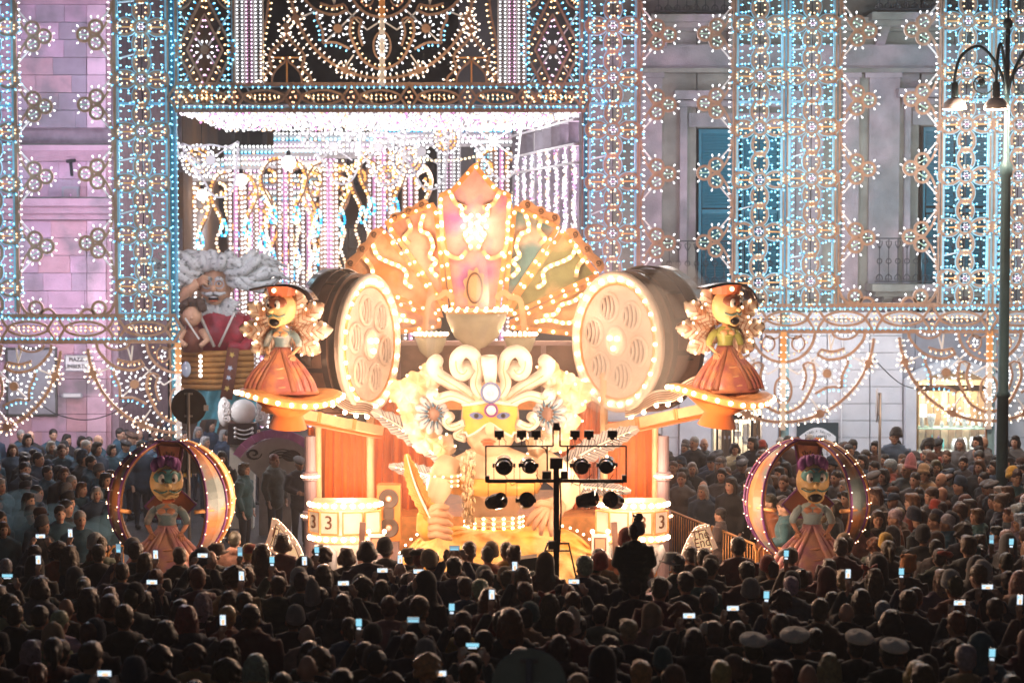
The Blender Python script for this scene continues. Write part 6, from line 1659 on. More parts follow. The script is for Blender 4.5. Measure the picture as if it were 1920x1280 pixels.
# feathers
def feather(tip, base, w, Y, mats, name, parent, n=26, curve=0.0):
    a, b_ = Vector(tip), Vector(base); d = (b_ - a); L_ = d.length; d.normalize(); p_ = Vector((-d.y, d.x))
    def edge(i, sd, k=1.0):
        t = i / n; ww = w * (math.sin(PI * min(1, t * .8 + .06)) ** .8) * (.72 + .28 * ((i * .37) % 1)) * k
        c = a + d * (L_ * t) + p_ * (curve * math.sin(PI * t)); return c + p_ * (sd * ww) - d * (ww * .35)
    def f(m):
        pts = [edge(i, 1) for i in range(n + 1)] + [edge(i, -1) for i in range(n, -1, -1)]
        ring = lambda k, Yo: [P(*edge(i, 1, k), Y + Yo) for i in range(n + 1)] + [P(*edge(i, -1, k), Y + Yo) for i in range(n, -1, -1)]
        m.loft([ring(1, .04), ring(1, .0)], mats[1]); m.loft([ring(.999, -.001), ring(.8, -.03), ring(.3, -.06)], mats[0], True)
    o = mp_(name, None, f, parent, False)
    mp_('quill', None, lambda m: m.tube([P(*(a + d * (L_ * i / n) + p_ * (curve * math.sin(PI * i / n))), Y - .09) for i in range(n + 1)], [(.8 + 2.4 * i / n) * q for i in range(n + 1)], mats[2], 6), o)
    def barbs(m):
        for i in range(2, n - 1):
            for sd in (1, -1):
                c = a + d * (L_ * min(1, i / n + .06)) + p_ * (curve * math.sin(PI * i / n)); m.tube([P(c.x, c.y, Y - .085), P(*edge(i, sd, .95), Y - .03)], [.008, .004], mats[1], 4)
    mp_('barbs', None, barbs, o)['kind'] = 'stuff'
    return o
for tip, base, w, c_ in (((698, 770), (862, 880), 25, -6), ((730, 873), (860, 912), 19, -4), ((1196, 803), (1040, 884), 25, 6), ((1182, 921), (1040, 912), 18, 3)):
    o = feather(tip, base, w, YM + .3, ('feather_white', 'feather_edge', 'cream_white'), 'wing_feather', ML, curve=c_)
    mp_('lamps', None, lambda m: [m.dot(P(tip[0] + (base[0] - tip[0]) * t, tip[1] + (base[1] - tip[1]) * t, YM + .16), 1.3 * q, 'float_lamp_soft', 6) for t in [.1 + .07 * i for i in range(11)]], o)['kind'] = 'stuff'
feather((762, 852), (816, 985), 19, 28.8, ('feather_orange', 'dress_yellow', 'cream_white'), 'hand_feather', lh, 30, 6)
# crumpled skirt
def sk(u, v):
    a = PI * 1.08 * (u - .5); prof = v ** .62
    rx = (48 + 152 * prof) * (1 + .02 * math.sin(9 * a + 3 * v)); y = 985 + 150 * (1 - math.sqrt(max(0, 1 - v * v * .98)))
    p = P(938 + rx * math.sin(a), y, YM); p.y -= rx * q * .55 * math.cos(a) 
    nz = (.5 - abs(noise.noise(Vector((u * 11 + 2 * math.sin(v * 4), v * 3, 2))))) * .26 + (.5 - abs(noise.noise(Vector((u * 26, v * 8, 7))))) * .10
    p.y -= abs(nz) * 1.2 * (.2 + v); p.z += nz * .25 * v
    return p
mp_('skirt', None, lambda m: m.grid(sk, 110, 44, 'dress_yellow'))
mp_('skirt_hem_lamps', None, lambda m: [m.dot(P(938 + sx * (48 + 162 * t ** .6), 985 + 150 * (1 - math.sqrt(1 - t * t * .98)) - 4, YM + .1), 2.3 * q, 'float_lamp', 6) for sx in (-1, 1) for t in [.15 + .09 * i for i in range(10)]])['kind'] = 'stuff'

# ---- slot machine counters
def slot(px, sgn, label):
    Y = 29.7; p = P(px, 1120, Y); p.z = 0; k = Y / FPX
    t = thing('slot_counter', p, label, 'slot machine', 'slot machine counters at the float corners')
    zt, zm, zb = P(px, 952, Y).z, P(px, 1000, Y).z, P(px, 1050, Y).z
    rx = 62 * k
    def half(z, r): return [Vector((r * math.cos(a), .55 * r * math.sin(a), z)) for a in [PI + PI * i / 16 for i in range(17)]] + [Vector((r, .3, z)), Vector((-r, .3, z))]
    m = MB(); m.loft([half(zm, rx * .9), half(zt, rx * .94)], 'slot_white'); m.build('drum', t)
    m = MB(); m.loft([half(zt + .001, rx), half(zt + .09, rx * 1.06), half(zt + .12, rx * .98)], 'gold_pale'); m.build('top_cornice', t)
    m = MB(); m.loft([half(zm - .12, rx * 1.0), half(zm - .06, rx * 1.06), half(zm - .001, rx * 1.0)], 'gold_pale'); m.build('lower_cornice', t)
    m = MB()
    for z, r in ((zt + .07, 1.09), (zm - .05, 1.09)):
        for i in range(13):
            a = PI + PI * i / 12; m.dot((rx * r * math.cos(a), .57 * rx * r * math.sin(a), z), .04, 'float_lamp', 6)
    m.build('lamps', t, kind='stuff')
    me = text_mesh('3', .30, 'brown_line', .012)
    for i, a in enumerate((PI + .42, PI + 1.1, PI + 1.85, PI + 2.6)):
        nx = Vector((math.cos(a) * .55, math.sin(a), 0)).normalized(); c = Vector((rx * .95 * math.cos(a), .55 * rx * .95 * math.sin(a), (zt + zm) / 2)); tv = Vector((-nx.y, nx.x, 0))
        if tv.x < 0: tv = -tv
        w, h = .15, (zt - zm) * .42
        m = MB(); m.plate([c + tv * (sx * w) + Vector((0, 0, sz * h)) + nx * .02 for sx, sz in ((-1, -1), (1, -1), (1, 1), (-1, 1))], .02, 'ivory', nrm=nx); pn = m.build('number_panel', t)
        m = MB(); m.ribbon([c + tv * (sx * w) + Vector((0, 0, sz * h)) + nx * .03 for sx, sz in ((-1, -1), (1, -1), (1, 1), (-1, 1))], .03, .03, 'gold_paint', True, nrm=nx); m.build('panel_frame', pn)
        if (sgn > 0 and i in (0, 1)) or (sgn < 0 and i in (2, 3)):
            inst(me, 'lettering', pn, c + nx * .045, (PI / 2, 0, math.atan2(tv.y, tv.x)))
    # white glass belly with cloth folds
    m = MB(); m.loft([half(zb - .5, rx * .55), half(zb - .1, rx * .72), half((zb + zm) / 2, rx * .84), half(zm - .13, rx * .9)], 'slot_white'); m.build('belly', t, smooth=True)
    m = MB()
    for i in range(5):
        a = PI + .35 + i * .6; m.tube([(rx * .9 * math.cos(a), .52 * rx * math.sin(a), zm - .16), (rx * .86 * math.cos(a + .14), .52 * rx * math.sin(a + .14), (zb + zm) / 2 - .05), (rx * .6 * math.cos(a + .05), .42 * rx * math.sin(a), zb - .25)], [.05, .1, .04], 'petal_grey', 7)
    m.build('cloth_fold', t, smooth=True)
    m = MB(); m.loft([half(0, rx * .8), half(zb - .5, rx * .8)], 'mauve_board'); m.build('plinth', t)
    # framed mirror on a bracket beside the drum
    c = Vector((sgn * rx * 1.02, -.45, (zm + zb) / 2 + .12))
    m = MB(); m.box(c, (.26, .08, .30), 'slot_white'); fr = m.build('mirror_box', t)
    m = MB(); m.box(c + Vector((0, -.045, 0)), (.19, .02, .21), 'film_brown'); m.box(c + Vector((0, -.058, 0)), (.15, .01, .17), 'rose_skin'); m.build('mirror_plate', fr)
    m = MB(); m.bar(c + Vector((-sgn * .26, .1, -.4)), c + Vector((-sgn * .22, .1, .32)), .09, .05, 'film_brown'); m.bar(c + Vector((0, .05, -.16)), c + Vector((0, .05, -1.0)), .16, .08, 'mauve_board'); m.build('film_strut', t)
    m = MB(); m.dot(c + Vector((-.12, -.05, .2)), .035, 'float_lamp', 6); m.dot(c + Vector((.12, -.05, .2)), .035, 'float_lamp', 6); m.build('lamps', t, kind='stuff')
slot(648, 1, 'glowing slot machine counter with number 3, next to the orange loudspeaker')
slot(1185, -1, 'glowing slot machine counter with number 3, next to the orange crowd barrier')

# ---- loudspeaker
p = P(729, 1012, 29.9); p.z = P(729, 1014, 29.9).z
sp = thing('loudspeaker', p, 'tall orange lit loudspeaker with two round cones beside the gown', 'loudspeaker')
k = 29.9 / FPX; hh = 106 * k
m = MB(p); m.box(p + Vector((0, .15, hh / 2)), (44 * k, .3, hh), 'speaker_case'); m.build('cabinet', sp)
for z in (.24, .76):
    c = p + Vector((0, -.005, hh * z)); m = MB(p); ry = Matrix.Rotation(PI / 2, 3, 'X')
    m.lathe([(.02, -.02), (.06, -.0), (.13, .012), (.145, .02), (.155, .012), (.155, -.02)], 'speaker_cone', c, 20, rot=ry); cn = m.build('cone', sp, smooth=True)
    m = MB(p); m.ell(c + Vector((0, -.02, 0)), (.04, .025, .04), 'petal_grey', 10, 6); m.build('dust_cap', cn, smooth=True)
m = MB(p); m.box(p + Vector((0, -.008, hh * .5)), (20 * k, .02, 20 * k), 'speaker_cone'); m.build('horn', sp)
m = MB(p); m.box(p + Vector((0, .15, -p.z / 2 - .002)), (.3, .25, p.z - .01), 'mauve_board'); m.build('stand', sp)

# ---- film strip signs
pm('lightbox', (0.75, 0.55, 0.36), 0.5, 0.15, emit=(1.0, 0.66, 0.36), estr=0.55, sample='NONE')
def end_sign(poly, div, txtc, ang, label, Y=27.6):
    p = P(poly[0][0], 1075, Y); p.z = 0
    t = thing('film_strip_sign', p, label, 'sign', 'film strip signs at the float front')
    m = MB(p); m.plate([P(x, y, Y) for x, y in poly], .07, 'lightbox', side='brown_line'); m.build('strip', t)
    m = MB(p); m.ribbon([P(x, y, Y - .04) for x, y in poly], .06, .05, 'cream', True); m.build('border', t)
    m = MB(p); m.ribbon([P(*div[0], Y - .04), P(*div[1], Y - .04)], .05, .045, 'cream'); m.build('frame_bar', t)
    m = MB(p); ins = [((x - sum(a[0] for a in poly) / len(poly)) * .8 + sum(a[0] for a in poly) / len(poly), (y - sum(a[1] for a in poly) / len(poly)) * .8 + sum(a[1] for a in poly) / len(poly)) for x, y in poly]; m.ribbon([P(x, y, Y - .04) for x, y in ins], .014, .012, 'brown_line', True); m.build('inner_line', t)
    for i, w in enumerate(('The', 'End')):
        inst(text_mesh(w, .20, 'brown_line', .012), 'lettering', t, P(txtc[0] + (4 * i), txtc[1] + i * 14, Y - .06) - p, (PI / 2, -ang if False else ang, 0), (.8, 1, 1))
    m = MB(p); b_ = P(sum(a[0] for a in poly) / len(poly), 1050, Y + .06); m.bar(Vector((b_.x, b_.y, 0)), b_, .07, .05, 'film_brown'); m.build('post', t)
    m = MB(p); [m.dot(P(x, y, Y - .07), 0.9 * Y / FPX, 'float_lamp_soft', 6) for x, y in poly[::2]]; m.build('lamps', t, kind='stuff')
lp = [(p.x, p.y) for p in catmull([(514, 972), (530, 988), (548, 1008), (560, 1028), (572, 1062)], 3)] + [(p.x, p.y) for p in catmull([(538, 1070), (528, 1048), (514, 1032), (501, 1020)], 3)] + [(506, 1008), (511, 990)]
end_sign(lp[::-1], ((522, 1038), (553, 1016)), (523, 1001), .25, 'curved film strip sign lettered The End before the standing people')
rp = [(p.x, p.y) for p in catmull([(1327, 985), (1318, 987), (1306, 992), (1293, 1012), (1284, 1032), (1274, 1062)], 3)] + [(p.x, p.y) for p in catmull([(1296, 1066), (1302, 1044), (1312, 1034), (1342, 1026)], 3)] + [(1334, 1008), (1329, 995)]
end_sign(rp, ((1294, 1012), (1308, 1036)), (1313, 1003), -.2, 'curved film strip sign lettered The End before the orange barrier')
# ---- added lights set forward of the float lamps to brighten float and crowd
WM = (1.0, 0.64, 0.42)
for x, y, Y, e in ((890, 430, YN - .9, 26), (760, 480, YN - .8, 26), (1030, 480, YN - .8, 24), (735, 590, 29.0, 75), (1120, 600, 29.0, 100), (1085, 770, 28.8, 46), (765, 770, 28.8, 46), (780, 900, 29.6, 26), (1060, 880, 29.4, 24),
                   (648, 960, 27.5, 230), (1190, 960, 27.5, 230), (650, 880, 30.6, 60), (1190, 880, 30.6, 60), (525, 690, 27.7, 90), (1352, 690, 27.7, 90), (930, 1000, 27.0, 46), (930, 560, 32.0, 22), (920, 690, 28.4, 46)):
    lamp('float_fill_light', P(x, y, Y), e, WM, .15)
for c, sx in ((g1, 1), (g2, -1)):
    lamp('globe_fill_light', c + Vector((sx * .95, -1.0, -.25)), 12, WM, .1); lamp('globe_fill_light', c + Vector((-sx * .7, -.95, .1)), 5, WM, .1)  # added before each globe to brighten the lady inside
# ================================================================== rig, lamp post, signs, barriers, other figures
pm('rig_black', (0.018, 0.016, 0.018), 0.45, 0.15)
pm('can_black', (0.02, 0.018, 0.02), 0.18, 0.1, spec=0.7)
pm('lens_glass', (0.03, 0.025, 0.025), 0.05, 0.0, spec=0.9)
YR = 24.6
k = YR / FPX
ro_ = P(1043, 1100, YR); ro_.z = 0
RG = thing('light_rig', ro_, 'black stage light rig on a tripod mast standing in the crowd before the gown', 'light rig')
def rbar(m, a, b_, w, d=None): m.bar(P(*a, YR), P(*b_, YR), w * k, (d or w) * k, 'rig_black')
m = MB(ro_); rbar(m, (1043, 862), (1043, 1140), 11); m.build('mast', RG)
m = MB(ro_)
for a, b_, w in (((910, 836), (1037, 836), 3), ((1050, 836), (1175, 836), 3), ((911, 836), (911, 902), 3), ((1174, 836), (1174, 902), 3), ((910, 901), (1175, 901), 6), ((1026, 836), (1026, 901), 3), ((1064, 836), (1064, 901), 3), ((1037, 836), (1037, 800), 3), ((1050, 836), (1050, 800), 3)):
    rbar(m, a, b_, w)
m.build('frame', RG)
for a, b_ in (((1026, 838), (1014, 836)), ((1064, 838), (1076, 836))):
    m = MB(ro_); m.tube([P(a[0], 852, YR), P(a[0] + (b_[0] - a[0]) * .3, 841, YR), P(b_[0], 837, YR)], 1.3 * k, 'rig_black', 5); m.build('corner_brace', RG)
for (x, y, w, h_) in ((1043, 799, 12, 14), (1043, 868, 24, 20), (1025, 890, 17, 14), (1058, 890, 13, 14), (914, 896, 8, 10), (1170, 896, 8, 12)):
    m = MB(ro_); c = P(x, y, YR - .06); m.box(c, (w * k, .12, h_ * k), 'rig_black'); m.build('control_box', RG)
for x in (936, 978, 1005, 1078, 1104, 1148):
    c = P(x, 813, YR); m = MB(ro_); m.box(c, (18 * k, .08, 13 * k), 'rig_black'); m.box(c + Vector((0, -.05, 0)), (14 * k, .03, 9 * k), 'can_black'); m.box(c + Vector((0, 0, -.06)), (8 * k, .06, 4 * k), 'rig_black'); fl = m.build('flood_light', RG)
    m = MB(ro_); m.bar(c + Vector((0, 0, -.05)), P(x, 836, YR), 1.5 * k, 1.5 * k, 'rig_black'); m.tube([c + Vector((.05, 0, -.06)), c + Vector((.09, -.02, -.1)), P(x + 12, 834, YR)], .004, 'rig_black', 4); m.build('bracket', fl)
def par_can(x, y, r, yaw, pitch, up, front):
    c = P(x, y, YR - .05); rot = Matrix.Rotation(yaw, 3, 'Z') @ Matrix.Rotation(PI / 2 + pitch, 3, 'X')
    rr = r * k
    prof = [(rr * .55, -rr * 1.7), (rr * .8, -rr * 1.5), (rr * .86, -rr * .6), (rr, -rr * .5), (rr, rr * .9), (rr * .92, rr * .95)]
    m = MB(ro_); m.lathe(prof if front else [(a, -b_) for a, b_ in prof][::-1], 'can_black', c, 18, rot=rot); cn = m.build('par_can', RG, smooth=False)
    m = MB(ro_); m.lathe([(.005, rr * .80 if front else -rr * .8), (rr * .9, rr * .96 if front else -rr * .96)], 'lens_glass', c, 18, rot=rot); m.build('lens', cn, smooth=True)
    m = MB(ro_); t = P(x, 903 if up else 901, YR)
    for sx in (-1, 1):
        m.bar(c + Vector((sx * rr * 1.12, 0, 0)), Vector((c.x + sx * rr * 1.12, c.y, t.z)), .008, .02, 'rig_black'); m.box(c + Vector((sx * rr * 1.15, 0, 0)), (.03, .05, .05), 'rig_black')
    m.bar(Vector((c.x - rr * 1.12, c.y, t.z)), Vector((c.x + rr * 1.12, c.y, t.z)), .008, .02, 'rig_black'); m.build('yoke', cn)
for x, y, r in ((945, 872, 17), (991, 872, 14.5), (1088, 872, 15.5), (1138, 871, 15.5)): par_can(x, y, r, R.uniform(-.3, .3), .1, False, False)
for x, y, r, yw in ((932, 939, 15, .7), (986, 938, 15, .15), (1104, 936, 15, .9), (1150, 938, 16, -.45)): par_can(x, y, r, yw, -.25, True, True)
m = MB(ro_)
for a, b_ in (((1027, 1018), (1000, 1090)), ((1066, 1018), (1082, 1090)), ((1025, 1018), (1068, 1018)), ((1022, 1032), (1070, 1032)), ((1046, 1018), (1046, 1090))): rbar(m, a, b_, 3.2)
m.build('tripod', RG)
m = MB(ro_); m.box(P(1036, 1021, YR - .08), (17 * k, .12, 15 * k), 'rig_black'); m.build('winch_box', RG)
m = MB(ro_)
for x0, x1 in ((1005, 1026), (1078, 1064), (1150, 1120), (945, 975), (1110, 1060)): m.tube([P(x0, 889, YR - .04), P((x0 + x1) / 2, 910, YR - .06), P(x1, 900, YR - .05)], .005, 'rig_black', 4)
m.tube([P(1050, 895, YR - .05), P(1052, 960, YR - .06), P(1048, 1030, YR - .06)], .012, 'rig_black', 5); m.build('cables', RG, kind='stuff')
p = P(980, 1062, 25.9); t = thing('stage_monitor', Vector((p.x, p.y, 0)), 'dark wedge monitor box lying at the crowd edge by the rig', 'monitor')
m = MB(p); m.box((p.x, p.y, p.z), (.42, .3, .26), 'sign_board', rot=Matrix.Rotation(-.12, 3, 'Y')); o = m.build('case', t); o.location = (0, 0, p.z)
m = MB(); m.box((0, 0, (p.z - .15) / 2), (.3, .2, p.z - .16), 'rig_black'); m.build('stand', t)

# ---- lamp post
pm('post_teal', (0.045, 0.10, 0.12), 0.4, 0.15, metal=0.3)
pm('shade_enamel', (0.55, 0.53, 0.55), 0.4, 0.08)
em('street_lamp_glow', (1.0, 0.62, 0.34), 5.0, 'AUTO')
YP = 34.0
k = YP / FPX
po = P(1877, 1000, YP); po.z = 0
LP = thing('lamp_post', po, 'tall dark teal street lamp with scrolled arms and two bell shades at the picture edge', 'street lamp')
ztop = P(1877, 300, YP).z
m = MB(po); m.lathe([(.13, 0), (.13, .3), (.11, .35), (.10, 3.0), (.12, 3.02), (.12, 3.1), (.095, 3.12), (.085, ztop - .3), (.11, ztop - .27), (.12, ztop - .1), (.06, ztop), (.05, ztop + .6), (.04, ztop + 2.3)], 'post_teal', po, 16); m.build('pole', LP, smooth=True)
m = MB(po); zf = P(1882, 45, YP).z; m.ell((po.x, po.y, zf), (.09, .09, .1), 'post_teal', 12, 8); m.lathe([(.05, zf - .2), (.03, zf - .1)], 'post_teal', po, 10); m.tube([(po.x, po.y, zf), (po.x, po.y, zf + .6)], .02, 'post_teal'); m.build('finial', LP, smooth=True)
for j, (hx, Yh) in enumerate(((1790, YP - .2), (1868, YP - .9), (1968, YP - .2))):
    hp = P(hx, 192, Yh); side = 1 if hx > 1877 else -1
    st = Vector((po.x, po.y, P(1877, 262, YP).z))
    m = MB(po); x0, x1 = po.x + side * .05, hp.x
    arm = catmull([(st.x, st.y, st.z), (st.x, st.y, st.z + .7), (x0 + (x1 - x0) * .12, st.y + (hp.y - st.y) * .2, st.z + 1.25), (x0 + (x1 - x0) * .5, st.y + (hp.y - st.y) * .5, st.z + 1.62), (x0 + (x1 - x0) * .88, st.y + (hp.y - st.y) * .9, st.z + 1.45), (hp.x, hp.y, st.z + 1.1), (hp.x, hp.y, hp.z + .3)], 5)
    m.tube(arm, .028, 'post_teal', 8); a_ = m.build('arm', LP, smooth=True)
    if hx != 1868:
        m = MB(po); cx, cz_ = x0 + (x1 - x0) * .45, st.z + 1.0
        m.tube([Vector((cx + side * (.32 - .018 * i) * math.cos(.5 * i + 1.2), po.y - .05, cz_ + (.34 - .019 * i) * math.sin(.5 * i + 1.2))) for i in range(17)], .015, 'post_teal', 6); m.ell((cx, po.y - .05, cz_), (.07, .03, .07), 'post_teal', 10, 6); m.build('scroll', a_, smooth=True)
    m = MB(po); m.lathe([(.06, .34), (.07, .1), (.075, .06)], 'post_teal', hp, 14); m.build('lamp_neck', a_, smooth=True)
    m = MB(po); m.lathe([(.07, .08), (.12, .06), (.19, -.02), (.215, -.12), (.205, -.12), (.18, -.02), (.07, .05)], 'shade_enamel', hp, 20); m.build('lamp_shade', a_, smooth=True)
    m = MB(po); m.ell(hp + Vector((0, 0, -.08)), (.12, .12, .05), 'street_lamp_glow', 12, 6); m.build('bulb', a_, smooth=True)
    lamp('street_lamp_bulb', hp + Vector((0, 0, -.16)), 430, (1.0, 0.66, 0.46), .1)

# ---- round traffic signs
pm('sign_back', (0.03, 0.028, 0.03), 0.5, 0.2)
pm('galvanised', (0.34, 0.33, 0.33), 0.4, 0.15, metal=0.5)
pm('sign_grey_green', (0.42, 0.52, 0.48), 0.35, 0.12, metal=0.3)
def round_sign(px, py, r, Y, mat, label, yaw=0.0, plates=()):
    c = P(px, py, Y); o0 = Vector((c.x, Y, 0)); t = thing('traffic_sign', o0, label, 'traffic sign', 'round traffic signs seen from behind'); t.rotation_euler = (0, 0, yaw)
    rr = r * Y / FPX; rot = Matrix.Rotation(PI / 2, 3, 'X')
    m = MB(); m.lathe([(.01, -.012), (rr, -.012), (rr * 1.02, 0), (rr, .012), (.01, .012)], mat, (0, .06, c.z), 36, rot=rot); m.build('disc', t)
    m = MB(); m.tube([(0, 0, 0), (0, 0, c.z + rr * .78)], .03, 'galvanised', 10); m.build('post', t, smooth=True)
    m = MB()
    for z in (-.55, .72): m.box((0, .03, c.z + rr * z), (.14, .05, .03), 'galvanised')
    m.build('bracket', t)
    for (dx, z, w, h_, mt) in plates:
        m = MB(); m.box((dx, .05, z), (w, .02, h_), mt); m.build('plate', t)
pm('plate_yellow', (0.72, 0.50, 0.12), 0.5, 0.1)
round_sign(353, 762, 33, 33.0, 'sign_back', 'round black sign back on a grey post beside the arch mast', 0, ((.3, P(353, 765, 33).z, .08, .1, 'petal_grey'), (0, P(353, 865, 33).z, .44, .42, 'sign_back'), (-.03, P(353, 888, 33).z, .14, .12, 'plate_yellow')))
round_sign(1650, 760, 31, 36.5, 'shade_enamel', 'round white sign turned edge-on before the white shop wall', math.radians(82))
round_sign(992, 1289, 71, 15.0, 'sign_grey_green', 'large blurred grey-green sign back right in front at the bottom edge')

# ---- crowd barriers
pm('barrier_orange', (0.62, 0.30, 0.10), 0.45, 0.15, metal=0.4)
bar_me = MB().tube([(0, 0, .18), (0, 0, 1.0)], .010, 'barrier_orange', 6).mesh('bar', True)
def barrier(a, b_, label):
    a, b_ = Vector((*a, 0)), Vector((*b_, 0)); d = b_ - a; L_ = d.length; t = thing('crowd_barrier', a, label, 'barrier', 'crowd barriers'); t.rotation_euler = (0, 0, math.atan2(d.y, d.x))
    m = MB(); m.tube([(0, 0, .02), (0, 0, .98), (.08, 0, 1.08), (L_ - .08, 0, 1.08), (L_, 0, .98), (L_, 0, .02)], .021, 'barrier_orange', 8); m.tube([(0, 0, .18), (L_, 0, .18)], .017, 'barrier_orange', 8); m.build('frame', t, smooth=True)
    for x in (.25, L_ - .25):
        m = MB(); m.bar((x, -.3, .02), (x, .3, .02), .05, .03, 'barrier_orange'); m.bar((x, 0, .02), (x, 0, .18), .04, .04, 'barrier_orange'); m.build('foot', t)
    n = int(L_ / .115)
    for i in range(1, n): inst(bar_me, 'bar', t, (L_ * i / n, 0, 0.02), scale=(1, 1, 1.03))
xa = P(1262, 960, 33.4).x
pts = [(P(1250, 960, 33.5).x, 33.5), (P(1330, 980, 31.6).x, 31.6), (P(1420, 1000, 29.6).x, 29.6), (P(1560, 1020, 28.4).x, 28.4), (P(1720, 1030, 27.6).x, 27.6)]
for i in range(4): barrier((pts[i][0] + .02, pts[i][1]), (pts[i + 1][0] - .02, pts[i + 1][1]), ('crowd barrier nearest the slot machine, glowing orange', 'crowd barrier behind the film strip sign', 'crowd barrier behind the globe by the crowd', 'crowd barrier the woman leans on beyond the globe')[i])
pts = [(P(60, 1000, 28.6).x, 28.6), (P(200, 1000, 29.4).x, 29.4), (P(330, 1000, 30.0).x, 30.0)]
for i in range(2): barrier((pts[i][0] + .02, pts[i][1]), (pts[i + 1][0] - .02, pts[i + 1][1]), ('crowd barrier lost in the smoke', 'crowd barrier behind the globe before the smoke')[i])

# ---- bearded giant on the street behind
YG = 45.6
k = YG / FPX
pm('giant_skin', (0.72, 0.42, 0.26), 0.5, 0.1)
pm('hair_white', (0.70, 0.72, 0.70), 0.5, 0.12, col2=(0.16, 0.18, 0.17), c2scale=9.0, c2pos=0.60)
pm('vest_red', (0.40, 0.03, 0.05), 0.35, 0.25, 7.0)
pm('log_brown', (0.52, 0.24, 0.06), 0.6, 0.2)
pm('wave_blue', (0.14, 0.48, 0.56), 0.4, 0.2)
pm('belt_brown', (0.22, 0.07, 0.04), 0.5, 0.15)
go = P(405, 800, YG); go.z = 0
GI = thing('bearded_giant', go, 'huge white-haired bearded giant statue in red vest laughing behind a log basket', 'statue')
def gp(name, fn, parent=None, smooth=True): m = MB(go); fn(m); return m.build(name, parent or GI, smooth=smooth)
hc = P(405, 535, YG)
hd = gp('head', lambda m: (m.ell(hc, (30 * k, 30 * k, 42 * k), 'giant_skin', 18, 14), m.ell(hc + Vector((0, 0, -30 * k)), (24 * k, 24 * k, 24 * k), 'giant_skin', 14, 10)))
for sx in (-1, 1):
    gp('eye', lambda m: (m.ell(hc + Vector((sx * 10 * k, -28 * k, 4 * k)), (5 * k, 3 * k, 3.4 * k), 'sclera', 10, 6), m.ell(hc + Vector((sx * 10 * k, -31 * k, 4 * k)), (2 * k, 1.5 * k, 2 * k), 'ink', 8, 5)), hd)
    gp('brow', lambda m: m.tube([hc + Vector((sx * (3 + 5 * i) * k, -30 * k, (11 + 3 * math.sin(i * 1.1)) * k)) for i in range(4)], [3 * k, 4 * k, 3.5 * k, 2 * k], 'hair_white', 6), hd)
    gp('ear', lambda m: m.ell(hc + Vector((sx * 31 * k, -4 * k, -3 * k)), (4 * k, 5 * k, 8 * k), 'giant_skin', 8, 6), hd)
    gp('spectacle_rim', lambda m: m.tube([hc + Vector(((sx * 11 + 9 * math.cos(a)) * k, -34 * k, (3 + 8 * math.sin(a)) * k)) for a in [2 * PI * i / 16 for i in range(16)]], 1 * k, 'petal_grey', 5, True), hd)
    gp('moustache', lambda m: m.tube([hc + Vector((0, -36 * k, -13 * k)), hc + Vector((sx * 10 * k, -36 * k, -16 * k)), hc + Vector((sx * 22 * k, -30 * k, -13 * k))], [4 * k, 4.5 * k, 2 * k], 'hair_white', 7), hd)
gp('nose', lambda m: m.ell(hc + Vector((0, -34 * k, -6 * k)), (6 * k, 8 * k, 8 * k), 'giant_skin', 10, 8), hd)
gp('mouth', lambda m: (m.ell(hc + Vector((0, -31 * k, -24 * k)), (10 * k, 5 * k, 5 * k), 'ink', 12, 6), m.ell(hc + Vector((0, -34 * k, -21 * k)), (8 * k, 3 * k, 1.6 * k), 'sclera', 10, 5), m.ell(hc + Vector((0, -33 * k, -28 * k)), (9 * k, 4 * k, 2.2 * k), 'lip_red', 10, 5)), hd)
for i in range(70):          # swept locks of hair
    a = PI * (-.12 + 1.24 * (i % 35) / 34); base = hc + Vector((24 * k * math.cos(a), (10 * R.uniform(-1, 1) - (8 if i > 41 else 0)) * k, (16 + 22 * math.sin(a)) * k)); ln = R.uniform(40, 68) * k * (1.15 if abs(math.cos(a)) > .5 else .62)
    d = Vector((math.cos(a) * 1.2 + (.35 if a < PI / 2 else -.35), -.12, math.sin(a) * .42 + .05)); sw = R.choice((-1, 1)) * R.uniform(8, 15) * k
    gp('hair_lock', lambda m: m.tube([base + d * (ln * t) + Vector((sw * .9 * (math.cos(t * 7) - 1) * t, -.22 * math.sin(PI * t) - .1, sw * math.sin(t * 7) * (.4 + .6 * t))) for t in [j / 11 for j in range(12)]], [(6 + 4 * math.sin(PI * j / 11)) * k * (1 - .7 * (j / 11) ** 4) for j in range(12)], 'hair_white', 7))
for i in range(40):
    a = PI * (1.02 + .96 * (i % 20) / 19); base = hc + Vector((22 * k * math.cos(a), -18 * k, -26 * k + 12 * k * math.sin(a)))
    d = Vector((math.cos(a) * .8, -.15, math.sin(a) * 1.0 - .1)); ln = R.uniform(26, 40) * k
    gp('beard_lock', lambda m: m.tube([base + d * (ln * t) + Vector((3 * k * math.sin(t * 6 + i), -.12 * math.sin(PI * t), 0)) for t in [j / 5 for j in range(6)]], [5 * k, 5.5 * k, 5 * k, 4 * k, 3 * k, 1 * k], 'hair_white', 7))
def gring(px, py, rx, ry, n=20): c = P(px, py, YG); return [c + Vector((rx * k * math.cos(a), ry * k * math.sin(a), 0)) for a in [2 * PI * i / n for i in range(n)]]
gp('vest', lambda m: m.loft([gring(408, 660, 62, 44), gring(408, 620, 60, 44), gring(408, 592, 56, 38), gring(406, 575, 30, 26)], 'vest_red'))
for sx in (-1, 1): gp('brace_strap', lambda m: m.bar(P(406 + sx * 34, 585, YG - .52), P(406 + sx * 4, 650, YG - .6), 8 * k, .05, 'ivory'))
ar = gp('arm', lambda m: m.tube([P(358, 600, YG), P(338, 570, YG - .2), P(352, 545, YG - .35), P(372, 528, YG - .4)], [17 * k, 15 * k, 12 * k, 9 * k], 'giant_skin', 10))
